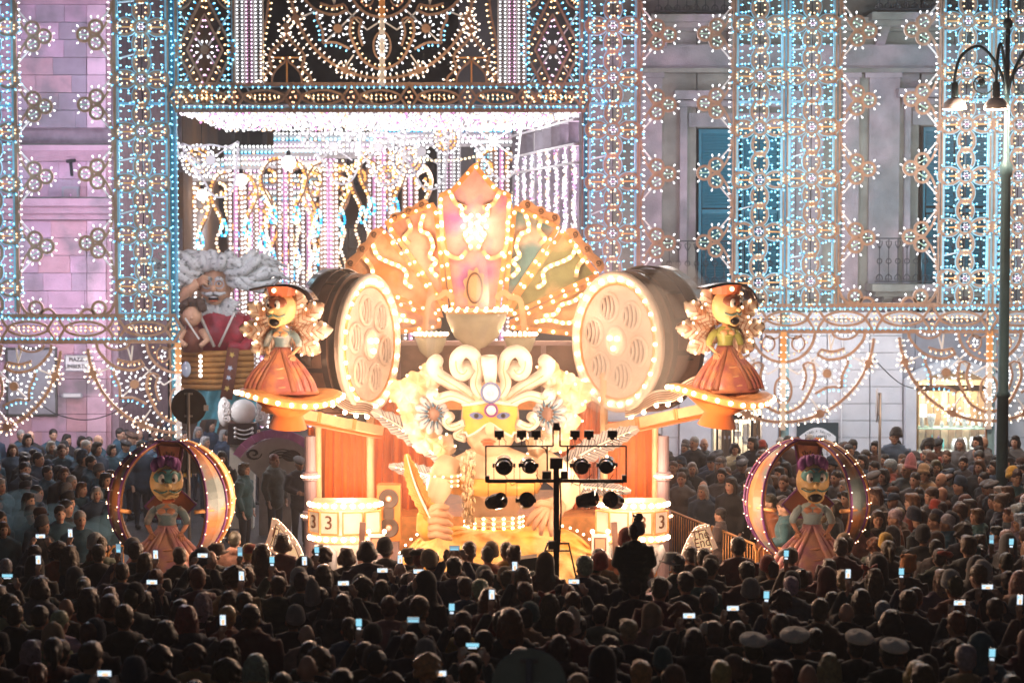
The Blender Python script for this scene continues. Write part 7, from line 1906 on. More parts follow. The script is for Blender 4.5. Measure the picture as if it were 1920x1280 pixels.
for f in range(4): gp('finger', lambda m: m.tube([P(370, 526 + f * 3, YG - .42), P(382, 518 + f * 4, YG - .5), P(390, 520 + f * 5, YG - .5)], [3.6 * k, 3.2 * k, 2 * k], 'giant_skin', 6), ar)
gp('arm', lambda m: m.tube([P(458, 600, YG), P(476, 630, YG - .2), P(455, 655, YG - .5), P(428, 648, YG - .6)], [17 * k, 15 * k, 12 * k, 11 * k], 'vest_red', 10))
for i in range(7):
    y = 662 + i * 10.5
    gp('log', lambda m: (m.tube([P(338, y, YG - .55), P(400, y + 1, YG - .8), P(476, y - 1, YG - .6)], [5.4 * k] * 3, 'log_brown', 8)))
gp('belt', lambda m: m.bar(P(438, 652, YG - .85), P(424, 748, YG - .95), 22 * k, .06, 'belt_brown'))
for y in (665, 690, 708, 728): gp('belt_stud', lambda m: m.plate([P(436 - (y - 660) * .15 + (6 if i % 2 == 0 else 2.6) * math.cos(i * PI / 5 + .3), y + (6 if i % 2 == 0 else 2.6) * math.sin(i * PI / 5 + .3), YG - 1.0) for i in range(10)], .04, 'plate_yellow' if y in (665, 728) else 'jewel'), None, False)
gp('lamps', lambda m: [m.dot(P(376, 668 + i * 9, YG - .95), 4 * k, BULB['warm'][1], 6) for i in range(5)])['kind'] = 'stuff'
gp('porthole', lambda m: m.ell(P(349, 692, YG - .75), (9 * k, 3 * k, 15 * k), 'jewel', 14, 8))
gp('wave_skirt', lambda m: m.grid(lambda u, v: P(330 + 150 * u, 732 + 90 * v, YG - .7) + Vector((0, .12 * math.sin(u * 26 + v * 5), 0)), 50, 8, 'wave_blue'))
gp('trailer', lambda m: m.box((go.x, YG, .8), (150 * k, 1.6, 1.6), 'dark_brown'), None, False)
so_ = P(362, 600, YG - .9); 
ST = thing('small_figure', P(362, 664, YG - 1.0), 'small dark-haired puppet figure seated before the bearded giant', 'statue')
o0 = P(362, 664, YG - 1.0)
def sfp(name, fn): m = MB(o0); fn(m); return m.build(name, ST, smooth=True)
sfp('body', lambda m: m.tube([P(362, 660, YG - 1.0), P(362, 630, YG - 1.0), P(362, 612, YG - 1.0)], [18 * k, 20 * k, 9 * k], 'belt_brown', 12))
sfp('head', lambda m: (m.ell(P(360, 592, YG - 1.05), (18 * k, 18 * k, 20 * k), 'giant_skin', 14, 10), m.ell(P(360, 596, YG - 1.25), (4 * k, 5 * k, 4 * k), 'giant_skin', 8, 6)))
sfp('hair', lambda m: [m.dot(P(360 + 20 * math.cos(a), 580 - 14 * math.sin(a) + R.uniform(-3, 3), YG - 1.1 + R.uniform(-.1, .2)), R.uniform(7, 11) * k, 'dark_brown', 7) for a in [PI * i / 14 for i in range(15)]])
for sx in (-1, 1): sfp('arm', lambda m: m.tube([P(362 + sx * 16, 620, YG - 1.05), P(362 + sx * 26, 638, YG - 1.2), P(362 + sx * 14, 648, YG - 1.35)], [7 * k, 6 * k, 5 * k], 'giant_skin', 8))

# ---- white wigged board figure, purple fan and grey eye board
YW = 38.4
k = YW / FPX
wo = P(450, 900, YW); wo.z = 0
WG = thing('wigged_figure', wo, 'flat painted figure with white curled wig and black frogged coat behind the platform', 'statue')
def wp(name, fn, smooth=True): m = MB(wo); fn(m); return m.build(name, WG, smooth=smooth)
wp('wig', lambda m: (m.ell(P(456, 772, YW), (26 * k, 18 * k, 24 * k), 'white_paint', 16, 12)))
for sx in (-1, 1):
    wp('wig_curl', lambda m: [m.tube([P(456 + sx * (32 + 8 * math.cos(a + j) * (1 - a / 14)), 758 + j * 13 + 8 * math.sin(a + j) * (1 - a / 14), YW - .1) for a in [i * .55 for i in range(20)]], 2.2 * k, 'white_paint', 6) for j in range(3)])
    wp('wig_lobe', lambda m: m.ell(P(456 + sx * 36, 772, YW + .05), (12 * k, 8 * k, 28 * k), 'white_paint', 12, 10))
wp('coat', lambda m: m.plate([P(x, y, YW + .05) for x, y in ((430, 792), (480, 792), (482, 832), (428, 832))], .3, 'film_black'), False)
for j in range(3): wp('frogging', lambda m: (m.tube([P(442 + i * 3, 803 + j * 8 + 4 * math.sin(PI * i / 10), YW - .14) for i in range(11)], 1.2 * k, 'white_paint', 6), m.dot(P(441, 803 + j * 8, YW - .14), 3.4 * k, 'white_paint'), m.dot(P(473, 803 + j * 8, YW - .14), 3.4 * k, 'white_paint')))
wp('epaulette', lambda m: [m.box(P(410, 800, YW), (28 * k, .2, 16 * k), 'fan_purple'), m.box(P(497, 800, YW), (22 * k, .2, 14 * k), 'fan_purple')], False) if False else None
wp('support', lambda m: m.bar(Vector((wo.x, YW + .15, 0)), P(456, 830, YW + .15), .5, .3, 'ivory'), False)
pm('fan_purple', (0.60, 0.26, 0.62), 0.6, 0.12)
pm('board_grey', (0.46, 0.46, 0.47), 0.7, 0.12)
YE = 37.6
k = YE / FPX
eo = P(505, 1010, YE); eo.z = 0
EB = thing('eye_board', eo, 'grey cut-out board with painted eye and lashes behind the standing people', 'board')
m = MB(eo); op = [(p.x, p.y) for p in catmull([(440, 850), (470, 838), (500, 822), (540, 820), (578, 832)], 4)] + [(578, 900), (556, 885), (545, 1002), (486, 1002), (486, 895), (462, 872)]
m.plate([P(x, y, YE) for x, y in op][::-1], .06, 'board_grey'); m.build('board', EB)
m = MB(eo); m.plate([P(546 + 18 * math.cos(a), 854 + 11 * math.sin(a) * (.6 + .4 * abs(math.sin(a))), YE - .04) for a in [2 * PI * i / 20 for i in range(20)]][::-1], .03, 'film_black'); m.build('pupil', EB)
m = MB(eo)
for j in range(3): m.tube([P(475 + (16 - j * 3 - .6 * i) * math.cos(.5 * i + j), 850 + (12 - j * 2 - .45 * i) * math.sin(.5 * i + j), YE - .05) for i in range(14)], .012, 'ink', 5)
for j in range(4): m.tube([P(505 + i * 8, 842 + j * 5 + (i - 3) ** 2 * .9, YE - .05) for i in range(6)], .012, 'ink', 5)
m.build('painted_line', EB)
for i in range(16):
    a0 = math.radians(208 + 124 * i / 16); a1 = math.radians(208 + 124 * (i + 1) / 16); cx, cy, r0, r1 = 518, 892, 76, 92
    m = MB(eo); m.plate([P(cx + r * math.cos(a) * 1.0, cy + r * math.sin(a) * .95, YE - .08 - .03 * (i % 2)) for r, a in ((r0, a0), (r1, a0), (r1, a1), (r0, a1))], .02, 'fan_purple'); m.build('fan_pleat', EB)

# ---- loose cables
for k_, (pts, lb) in enumerate((([(82, 762), (110, 778), (160, 787), (210, 775), (250, 748)], 'thin black cable sagging across the pink corner below the street name plate'),
        ([(1630, 660), (1655, 690), (1690, 720), (1725, 730)], 'thin cable strung from the rosette to the shop window arch'))):
    p0 = P(*pts[0], 40.5); t = thing('cable', p0, lb, 'cable'); m = MB(p0); m.tube([P(p.x, p.y, 40.5) for p in catmull(pts, 5)], .012, 'rig_black', 5); m.build('wire', t)
# ================================================================== people
def hat_mesh(kind):
    m = MB()
    K = 'knit'
    if kind in ('beanie', 'pompom', 'tall', 'bear'):
        h = .20 if kind == 'tall' else .098
        rings = []
        for z, r in ((1.60, .098), (1.605, .106), (1.645, .107), (1.65, .101), (1.68, .099), (1.68 + h * .4, .092 if kind != 'tall' else .084), (1.68 + h * .72, .074 if kind != 'tall' else .06), (1.68 + h * .92, .045 if kind != 'tall' else .028), (1.68 + h, .003)):
            rings.append([Vector((r * (1 + .018 * math.cos(14 * a)) * math.cos(a), .018 + (z - 1.6) * .08 + r * 1.1 * (1 + .018 * math.cos(14 * a)) * math.sin(a), z + .012 - .34 * r * math.sin(a))) for a in [2 * PI * i / 42 for i in range(42)]])
        m.loft(rings, K)
        if kind == 'pompom':
            for i in range(60): m.dot((.045 * R.gauss(0, .5), .03 + .045 * R.gauss(0, .5), 1.84 + .045 * R.gauss(0, .5)), .022, K, 5)
        if kind == 'bear':
            for s_ in (-1, 1): m.ell((s_ * .075, .02, 1.76), (.034, .02, .034), K, 10, 8)
    elif kind == 'cap_white':      # soft round uniform cap with dark band
        def rg(r, z, dx=0, dy=0): return [Vector((dx + r * math.cos(a), .012 + dy + r * 1.08 * math.sin(a), z - (.5 * (r - .09) + 6 * dy * r) * math.sin(a))) for a in [2 * PI * i / 26 for i in range(26)]]
        m.loft([rg(.092, 1.63), rg(.096, 1.675)], 'sign_ink'); m.loft([rg(.097, 1.676), rg(.135, 1.70, 0, .01), rg(.142, 1.725, 0, .02), rg(.125, 1.75, 0, .02), rg(.06, 1.762, 0, .02), rg(.003, 1.764)], K)
        m.plate([Vector((.08 * math.cos(a), -.08 - .06 * math.sin(a), 1.64 - .02 * math.sin(a))) for a in [PI * i / 10 for i in range(11)]], .008, 'sign_ink', nrm=(0, 0, 1))
    elif kind == 'baseball':
        m.loft([[Vector((r * math.cos(a), .012 + r * 1.1 * math.sin(a), z)) for a in [2 * PI * i / 24 for i in range(24)]] for z, r in ((1.635, .097), (1.67, .1), (1.71, .088), (1.74, .05), (1.748, .005))], K)
        m.plate([Vector((.075 * math.cos(a), -.085 - .085 * math.sin(a), 1.645 - .012 * math.sin(a))) for a in [PI * i / 10 for i in range(11)]], .01, K, nrm=(0, 0, 1))
    elif kind == 'fedora':
        m.loft([[Vector((r * math.cos(a), .01 + r * 1.15 * math.sin(a), z + .02 * math.cos(2 * a) * (r > .13))) for a in [2 * PI * i / 28 for i in range(28)]] for z, r in ((1.655, .098), (1.65, .165), (1.658, .168), (1.665, .1), (1.72, .094), (1.765, .08), (1.77, .05), (1.755, .005))], K)
    elif kind == 'flat':
        m.loft([[Vector((r * math.cos(a), -.012 + r * 1.25 * math.sin(a), z - .05 * math.sin(a) * -1 * (r / .12))) for a in [2 * PI * i / 24 for i in range(24)]] for z, r in ((1.645, .092), (1.67, .11), (1.69, .112), (1.712, .09), (1.72, .01))], K)
    elif kind == 'hoodup':
        m.loft([[Vector((rx * math.cos(a), dy + ry * math.sin(a), z)) for a in [2 * PI * i / 22 for i in range(22)]] for z, rx, ry, dy in ((1.40, .15, .13, .03), (1.48, .122, .12, .035), (1.58, .118, .12, .035), (1.66, .112, .118, .04), (1.72, .085, .095, .04), (1.755, .035, .045, .04), (1.76, .003, .003, .04))], 'coat_cloth')
    elif kind == 'bow':
        for s_ in (-1, 1): m.plate([Vector((s_ * x, -.01, 1.74 + z)) for x, z in ((0, -.015), (.04, .03), (.095, .05), (.10, .0), (.06, -.035))][::s_], .04, K)
        m.dot((0, -.01, 1.735), .02, K)
        m.tube([(.089 * math.cos(a), .01, 1.62 + .112 * math.sin(a)) for a in [PI * i / 12 for i in range(13)]], .009, K, 6)
    elif kind == 'band':
        m.tube([(.09 * math.cos(a), .012, 1.62 + .114 * math.sin(a)) for a in [PI * i / 14 for i in range(15)]], .012, K, 6)
    me = m.mesh('hat_' + kind, True)
    return me
HAT = {k: hat_mesh(k) for k in ('beanie', 'pompom', 'tall', 'bear', 'cap_white', 'baseball', 'fedora', 'flat', 'hoodup', 'bow', 'band')}
COATS = {'black': (.022, .020, .021), 'dark navy': (.022, .026, .045), 'dark brown': (.07, .038, .022), 'charcoal': (.05, .048, .05), 'dark green': (.03, .042, .03), 'tan': (.30, .20, .12), 'rust': (.22, .06, .025), 'grey': (.11, .11, .115), 'maroon': (.10, .018, .02), 'mustard': (.42, .25, .03), 'teal blue': (.03, .10, .14), 'cream': (.45, .40, .34)}
HAIRC = {'black': (.022, .016, .013), 'dark brown': (.05, .026, .014), 'brown': (.09, .045, .022), 'auburn': (.14, .04, .018), 'blond': (.42, .27, .12), 'grey': (.30, .29, .28), 'white': (.55, .52, .48)}
HATC = {'black': (.014, .013, .015), 'cream': (.62, .54, .44), 'grey': (.20, .195, .20), 'light grey': (.42, .41, .40), 'brown': (.13, .075, .045), 'tan': (.40, .28, .17), 'red': (.36, .045, .025), 'orange': (.62, .22, .05), 'white': (.86, .80, .72), 'navy': (.02, .03, .06), 'teal': (.04, .12, .13), 'pink': (.42, .16, .20), 'purple': (.22, .05, .22), 'magenta': (.40, .04, .22), 'yellow': (.6, .36, .05)}
SKINS = ((.52, .30, .21), (.58, .36, .26), (.46, .26, .17), (.40, .22, .14))
PEOPLE = []
def person(x, y, rot, h, pose, hair, hc_, hat, htc, style, cc, label=None, z=0.0, grp='spectators in the crowd'):
    b = bpy.data.objects.new('person', BODY[pose]); COL.objects.link(b)
    b.location = (x, y, z); b.rotation_euler = (0, 0, rot); b.scale = (h * R.uniform(.97, 1.05), h, h); b.color = (*R.choice(SKINS), 1)
    hs_ = R.uniform(1.0, 1.12)
    inst(COAT[(pose, style)], 'coat', b, scale=(R.uniform(.98, 1.12), R.uniform(.98, 1.1), 1), color=tuple(c * R.uniform(.8, 1.5) for c in COATS[cc]))
    if hair: inst(HAIR[hair], 'hair', b, color=tuple(c * R.uniform(.8, 1.5) for c in HAIRC[hc_]), scale=(hs_, hs_, 1.0 + (hs_ - 1) * .12))
    if hat:
        o = inst(HAT[hat], 'hood' if hat == 'hoodup' else 'hat', b, color=COATS[cc] if hat == 'hoodup' else HATC[htc], rot=(R.uniform(-.05, .05), R.uniform(-.04, .04), 0))
    PEOPLE.append(dict(o=b, x=x, y=y, hair=hair, hc=hc_, hat=hat, htc=htc, cc=cc, label=label, pose=pose, grp=grp))
    return b
ORD = ['first', 'second', 'third', 'fourth', 'fifth', 'sixth', 'seventh', 'eighth', 'ninth', 'tenth', 'eleventh', 'twelfth', 'thirteenth', 'fourteenth', 'fifteenth', 'sixteenth', 'seventeenth', 'eighteenth', 'nineteenth', 'twentieth'] + ['twenty-' + w for w in ('first', 'second', 'third', 'fourth', 'fifth', 'sixth', 'seventh', 'eighth', 'ninth')] + ['thirtieth'] + ['thirty-' + w for w in ('first', 'second', 'third', 'fourth', 'fifth', 'sixth', 'seventh', 'eighth', 'ninth')] + ['fortieth'] + ['forty-' + w for w in ('first', 'second', 'third', 'fourth', 'fifth', 'sixth', 'seventh', 'eighth', 'ninth')]
HN = {'beanie': 'knit beanie', 'pompom': 'pompom hat', 'tall': 'tall knit hat', 'bear': 'bear-ear hat', 'cap_white': 'round uniform cap', 'baseball': 'peaked cap', 'fedora': 'brimmed hat', 'flat': 'flat cap', 'hoodup': 'raised hood', 'bow': 'bow headband', 'band': 'headband'}
RN = {'short': 'short', 'side': 'swept', 'long': 'long', 'bob': 'bobbed', 'curly': 'curly', 'bun': 'bunned', 'pony': 'ponytailed'}
def look(d):
    a = (f"{d['cc']} {HN[d['hat']]}" if d['hat'] == 'hoodup' else f"{d['htc']} {HN[d['hat']]}") if d['hat'] else (f"{RN[d['hair']]} {d['hc']} hair" if d['hair'] else 'bald head')
    return a

# ---- phones and the people who hold them up
em('screen_white', (0.72, 0.86, 1.0), 1.0); em('screen_cyan', (0.30, 0.70, 0.88), 0.9); em('screen_warm', (1.0, 0.55, 0.28), 1.1); em('screen_dim', (0.25, 0.42, 0.52), 0.8)
def phone_mesh(hz):
    w, h = (.132, .066) if hz else (.066, .132)
    m = MB(); m.box((0, 0, 0), (w, .010, h), 'phone_case'); return m.mesh('phone', False)
PHM = {True: phone_mesh(True), False: phone_mesh(False)}
def screen_mesh(hz, kind):
    w, h = (.124, .058) if hz else (.058, .124); m = MB()
    if kind == 'white':
        m.box((0, -.0062, 0), (w, .002, h), 'screen_white'); m.box((w * .05, -.0076, -h * .10), (w * .42, .001, h * .40), 'screen_warm'); m.box((0, -.0076, -h * .42), (w, .001, h * .14), 'phone_case'); m.box((-w * .3, -.0076, h * .3), (w * .2, .001, h * .2), 'screen_cyan')
    elif kind == 'cyan':
        m.box((0, -.0062, h * .18), (w, .002, h * .62), 'screen_cyan'); m.box((0, -.0062, -h * .33), (w * .7, .002, h * .2), 'screen_white')
    else:
        m.box((0, -.0062, 0), (w, .002, h), 'screen_dim'); m.box((0, -.0076, -h * .2), (w * .8, .001, h * .3), 'screen_cyan')
    return m.mesh('screen', False)
SCM = {(h, k): screen_mesh(h, k) for h in (True, False) for k in ('white', 'cyan', 'dim')}
PH = [(72, 1050, 0, 'white'), (14, 1080, 1, 'cyan'), (222, 1028, 0, 'dim'), (292, 1040, 0, 'white'), (380, 1041, 1, 'white'), (453, 1080, 0, 'white'), (285, 1091, 1, 'white'), (450, 1034, 0, 'dim'), (418, 1163, 0, 'white'),
      (510, 1052, 0, 'cyan'), (571, 1052, 0, 'white'), (594, 1033, 0, 'cyan'), (717, 1069, 1, 'white'), (785, 1071, 1, 'white'), (644, 1093, 1, 'white'), (750, 1049, 0, 'white'), (852, 1027, 1, 'dim'), (922, 1115, 0, 'white'),
      (847, 1141, 0, 'cyan'), (673, 1170, 0, 'cyan'), (775, 1161, 1, 'dim'), (886, 1210, 1, 'cyan'), (824, 1262, 1, 'white'), (965, 1062, 0, 'white'), (1076, 1090, 1, 'white'), (1292, 1154, 1, 'white'), (1374, 1140, 1, 'white'), (1437, 1118, 0, 'cyan'),
      (1474, 1040, 0, 'cyan'), (1590, 1076, 0, 'white'), (1690, 1074, 0, 'cyan'), (1851, 1100, 1, 'white'), (1799, 1130, 1, 'white'), (1912, 1125, 0, 'white'), (1860, 1227, 0, 'cyan'), (1896, 1018, 0, 'cyan'), (1859, 1011, 0, 'dim'), (76, 1005, 1, 'white'), (132, 1000, 0, 'white'), (196, 1262, 1, 'white')]
PH.sort()
taken = []
for i, (px, py, hz, kind) in enumerate(PH):
    h = R.uniform(.97, 1.05); pose = 'phone2' if hz else 'phone1'
    off = Vector((0, -.385, 1.80)) * h if hz else Vector((.10, -.375, 1.855)) * h
    Y = depth_for(py, off.z); p = P(px, py, Y); rot = PI + R.uniform(-.08, .08)
    ro2 = Matrix.Rotation(rot, 3, 'Z') @ off; x, y = p.x - ro2.x, p.y - ro2.y
    ph = bpy.data.objects.new('phone', PHM[bool(hz)]); COL.objects.link(ph); ph.location = p; ph.rotation_euler = (.12, 0, rot - PI)
    tag(ph, f'lit phone held {"sideways" if hz else "upright"} over the crowd, {ORD[i]} phone counted from the left', 'phone', 'phones held up in the crowd')
    inst(SCM[(bool(hz), kind)], 'screen', ph)
    hr = R.choice(('short', 'side', 'long', 'short', 'bun'))
    person(x, y, rot, h, pose, hr, R.choice(('black', 'dark brown', 'dark brown', 'brown')), None, None, R.choice(('collar', 'hood', 'puffer')), R.choice(('black', 'charcoal', 'dark brown', 'dark navy')))
    taken.append((x, y))

# ---- people the photograph lets one pick out (pixel of the head, look)
SPEC = [(1239, 1100, None, 'cap_white', 'white', 'black'), (1410, 1203, None, 'cap_white', 'white', 'black'), (1500, 1193, None, 'cap_white', 'white', 'black'), (1605, 1196, None, 'cap_white', 'white', 'black'), (1666, 1213, None, 'cap_white', 'white', 'black'),
        (1322, 1197, 'short', 'baseball', 'cream', 'black'), (1085, 1165, None, 'tall', 'cream', 'black'), (547, 1098, None, 'beanie', 'light grey', 'charcoal'), (602, 1110, None, 'tall', 'grey', 'black'), (550, 1162, None, 'beanie', 'grey', 'black'), (707, 1246, None, 'beanie', 'brown', 'black'), (795, 1230, None, 'beanie', 'grey', 'black'),
        (808, 1054, None, 'beanie', 'tan', 'dark brown'), (914, 1040, None, 'beanie', 'tan', 'rust'), (770, 1044, 'short', 'baseball', 'tan', 'black'), (912, 1090, None, 'beanie', 'cream', 'black'), (935, 1094, None, 'beanie', 'tan', 'black'), (1447, 1068, None, 'beanie', 'red', 'black'), (1559, 1082, None, 'hoodup', None, 'maroon'),
        (1699, 1062, None, 'bear', 'orange', 'black'), (1668, 1022, None, 'beanie', 'yellow', 'dark navy'), (1587, 1024, None, 'beanie', 'tan', 'black'), (1640, 1085, 'long', 'bow', 'red', 'black'), (1270, 1060, None, 'fedora', 'light grey', 'black'), (1285, 1095, 'short', 'band', 'purple', 'black'), (1123, 1048, 'short', None, None, 'tan'), (1320, 1048, 'short', None, None, 'black'),
        (868, 1170, 'short', None, None, 'mustard'), (985, 1160, None, 'beanie', 'teal', 'tan'), (680, 1105, 'curly', None, None, 'black'), (730, 1140, 'short', None, None, 'tan'), (725, 1030, None, 'beanie', 'black', 'black'), (605, 1046, 'curly', None, None, 'black'), (650, 1045, 'bob', None, None, 'black'), (950, 1035, 'short', None, None, 'mustard'), (880, 1035, 'short', None, None, 'black'),
        (1020, 1055, None, 'hoodup', None, 'dark brown'), (185, 1038, 'short', None, None, 'black'), (255, 1035, None, 'beanie', 'grey', 'charcoal'), (168, 1028, None, 'beanie', 'light grey', 'charcoal'), (160, 1045, 'bob', None, None, 'black'), (90, 1040, 'curly', None, None, 'rust'), (60, 1060, None, 'hoodup', None, 'black'), (205, 1120, 'long', None, None, 'black'), (400, 1040, None, 'fedora', 'brown', 'black'), (440, 1012, 'short', None, None, 'tan'),
        (410, 1135, 'long', None, None, 'maroon'), (28, 1155, 'short', None, None, 'black'), (50, 1165, 'short', None, None, 'black'), (340, 1180, 'short', None, None, 'dark brown'), (115, 1225, 'short', None, None, 'maroon'), (270, 1225, None, 'band', 'light grey', 'black'), (365, 1235, 'curly', None, None, 'tan'), (580, 1225, 'long', None, None, 'black'), (600, 1240, 'curly', None, None, 'black'), (1147, 1235, None, 'band', 'light grey', 'black'), (1275, 1155, 'curly', None, None, 'black'), (1325, 1130, None, 'beanie', 'grey', 'black'), (1400, 1075, 'short', None, None, 'dark brown'),
        (1410, 1110, None, 'beanie', 'grey', 'black'), (1587, 1148, None, None, None, 'black'), (1655, 1148, 'short', None, None, 'black'), (1515, 1268, None, None, None, 'black'), (1555, 1250, 'long', None, None, 'tan'), (1830, 1080, 'curly', None, None, 'black'), (1905, 1150, None, 'beanie', 'grey', 'black'), (1890, 1090, 'short', None, None, 'black'), (1030, 1135, 'long', 'bow', 'red', 'black'), (890, 1250, 'short', None, None, 'rust'), (530, 1020, 'bob', None, None, 'maroon')]
skipc = {1123: ('short', 'black'), 205: ('long', 'auburn'), 410: ('long', 'brown'), 1275: ('curly', 'auburn'), 1555: ('long', 'blond'), 580: ('long', 'dark brown'), 1655: ('short', 'grey'), 650: ('bob', 'dark brown'), 1830: ('curly', 'auburn')}
for k, (px, py, hr, hat, htc, cc) in enumerate(SPEC):
    h = R.uniform(.97, 1.05); z = 1.61 * h
    if hat == 'tall': z = 1.70 * h
    if hat == 'cap_white': z = 1.70 * h
    Y = depth_for(py, z); p = P(px, py, Y)
    if any((p.x - a) ** 2 + (p.y - b_) ** 2 < .1 for a, b_ in taken): p.y += .18; p.x += .1
    hcol = skipc.get(px, (None, R.choice(('black', 'dark brown', 'brown'))))[1]
    if hr is None and hat in ('beanie', 'tall', 'cap_white', 'fedora', 'bear', 'band'): hr = 'short'
    person(p.x, p.y, PI + R.uniform(-.35, .35) if hat != 'cap_white' else PI + R.uniform(-.2, .5), h, 'down', hr, hcol, hat, htc, R.choice(('collar', 'hood', 'scarf')) if cc != 'mustard' else 'hood', cc)
    taken.append((p.x, p.y))
# child with pompom hat carried on shoulders
Y = depth_for(1002, 2.30); p = P(1190, 1000, Y)
person(p.x, p.y, PI + .1, 1.03, 'down', 'short', 'black', None, None, 'collar', 'black', label='adult in black coat carrying the child with the pompom hat on the shoulders')
person(p.x, p.y + .06, PI + .05, .80, 'front', 'short', 'dark brown', 'pompom', 'grey', 'puffer', 'black', label='child in pompom hat and dark puffer jacket riding above the crowd before the slot machine', z=1.03)
taken.append((p.x, p.y))

# ---- the packed rows
Y = 17.5
while Y < 25.5:
    half = (960 / FPX) * Y + .45; x = -half + R.uniform(0, .5)
    while x < half:
        xx, yy = x + R.uniform(-.12, .12), Y + R.uniform(-.2, .2)
        cx = 960 + xx / Y * FPX
        if not any((xx - a) ** 2 + (yy - b_) ** 2 < .165 for a, b_ in taken) and not (abs(xx - P(992, 1280, 15).x) < .0) and not (abs(cx - 1043) < 26 and 24.2 < yy < 25.0):
            t = R.random(); hat = hr = htc = None
            if t < .26: hat, htc, hr = R.choice(('beanie', 'beanie', 'beanie', 'flat', 'baseball')), R.choice(('black', 'grey', 'brown', 'navy', 'black', 'red', 'teal', 'light grey')), 'short'
            elif t < .36: hat = 'hoodup'
            elif t < .39: hr = None
            else: hr = R.choice(('short', 'short', 'side', 'long', 'long', 'bob', 'curly', 'bun', 'pony'))
            hcol = R.choice(('black', 'black', 'dark brown', 'dark brown', 'brown', 'brown', 'auburn', 'blond', 'grey')) 
            cc = R.choice(('black', 'black', 'black', 'charcoal', 'dark navy', 'dark brown', 'dark green', 'charcoal', 'maroon', 'grey', 'tan') if R.random() < .9 else ('rust', 'cream', 'teal blue'))
            person(xx, yy, PI + R.uniform(-.5, .5), R.uniform(.95, 1.12), R.choice(('down', 'down', 'front')), hr, hcol, hat, htc, R.choice(('collar', 'hood', 'scarf', 'puffer', 'hood')), cc)
            taken.append((xx, yy))
        x += R.uniform(.60, .74)
    Y += .66
nfront = len(PEOPLE)
front = sorted(PEOPLE, key=lambda d: d['y'])
rows = {}
for d in front: rows.setdefault(int((d['y'] - 16.9) / .66), []).append(d)
for r_, k in enumerate(sorted(rows)):
    for i, d in enumerate(sorted(rows[k], key=lambda d: d['x'] / d['y'])):
        if d['label'] is None: d['label'] = f"{d['cc']} coated person with {look(d)}, {ORD[min(i, 48)]} from left, {ORD[r_]} crowd row"

# ---- spectators behind the barrier, facing the float
SP2 = [(1677, 818, 37.6, 'short', 'beanie', 'black', 'teal blue', -.15, 'man in black beanie and teal padded vest standing above the others at the white wall', 1.12),
       (1738, 836, 37.4, 'bob', 'beanie', 'black', 'rust', .1, 'child in dark beanie and orange jacket raised before the shop window', 1.05),
       (1320, 832, 37.8, None, None, None, 'charcoal', .2, 'bald man in grey jacket standing tall before the lit doorway', 1.06),
       (1378, 842, 37.8, 'bob', None, None, 'cream', .0, 'woman with dark bobbed hair and white collar before the lit doorway', 1.02),
       (1432, 840, 37.6, 'short', 'beanie', 'red', 'black', .3, 'person in red knit hat beside the lit doorway pier', 1.02),
       (1592, 845, 37.0, 'short', None, None, 'black', .4, 'dark-haired man beside the top of the globe under the name board', 1.0),
       (1622, 855, 36.6, 'short', None, None, 'dark green', -.9, 'bearded looking man in profile with dark coat at the white wall', 1.0),
       (1806, 868, 36.0, 'side', None, None, 'black', -.5, 'young man with swept black hair below the shop window', 1.0),
       (1836, 858, 36.4, 'short', None, None, 'dark navy', -.4, 'man with cropped hair beside the lamp post below the shop window', 1.0),
       (1755, 876, 35.0, 'bob', None, None, 'black', -.1, 'smiling woman with bobbed brown hair below the shop window', 1.0),
       (1906, 895, 32.5, 'short', 'beanie', 'yellow', 'teal blue', .1, 'child in yellow knit hat and teal jacket behind the lamp post', .98),
       (1646, 972, 28.6, 'long', None, None, 'black', .0, 'woman with long dark hair leaning on the barrier beside the globe', 1.0),
       (1668, 876, 34.6, 'short', None, None, 'rust', -1.6, 'grey-haired person with red scarf in profile below the man in padded vest', 1.0),
       (1700, 880, 33.6, None, 'tall', 'pink', 'charcoal', -.8, 'person in pale pink knit hat among the spectators', 1.0),
       (1735, 888, 33.4, 'curly', 'beanie', 'tan', 'tan', -.6, 'person in fluffy tan hat among the spectators', 1.0),
       (1350, 965, 31.2, 'short', None, None, 'charcoal', -1.9, 'dark-haired man leaning on the orange barrier with his arms forward', 1.0)]
hcm = {1755: 'brown', 1668: 'grey', 1378: 'black', 1646: 'dark brown'}
taken2 = []
for px, py, Y, hr, hat, htc, cc, turn, lb, h in SP2:
    p = P(px, py, Y); hz_ = p.z / 1.61
    sc_h = min(max(hz_, .8), 1.12); zb = p.z - 1.61 * sc_h
    zb = .14 if Y > 37.2 else 0.0
    sc_h = min(max((p.z - zb) / 1.61, .8), 1.14)
    person(p.x, Y, turn, sc_h, 'front' if px in (1646, 1350) else 'down', hr, hcm.get(px, 'black'), hat, htc, 'scarf' if px == 1668 else R.choice(('collar', 'hood')), cc, label=lb, z=zb, grp='spectators behind the barrier')
    taken2.append((p.x, Y))
def edge_x(Y):      # the barrier line bends round the float
    for (xa_, ya_), (xb_, yb_) in zip([(P(1250, 960, 33.5).x, 33.5), (P(1330, 980, 31.6).x, 31.6), (P(1420, 1000, 29.6).x, 29.6), (P(1560, 1020, 28.4).x, 28.4)], [(P(1330, 980, 31.6).x, 31.6), (P(1420, 1000, 29.6).x, 29.6), (P(1560, 1020, 28.4).x, 28.4), (P(1720, 1030, 27.6).x, 27.6)]):
        if yb_ <= Y <= ya_: return xa_ + (xb_ - xa_) * (Y - ya_) / (yb_ - ya_) + .3
    return P(1250, 960, 33.5).x + .25 if Y > 33.5 else 8.0
cand = []
Y = 26.1
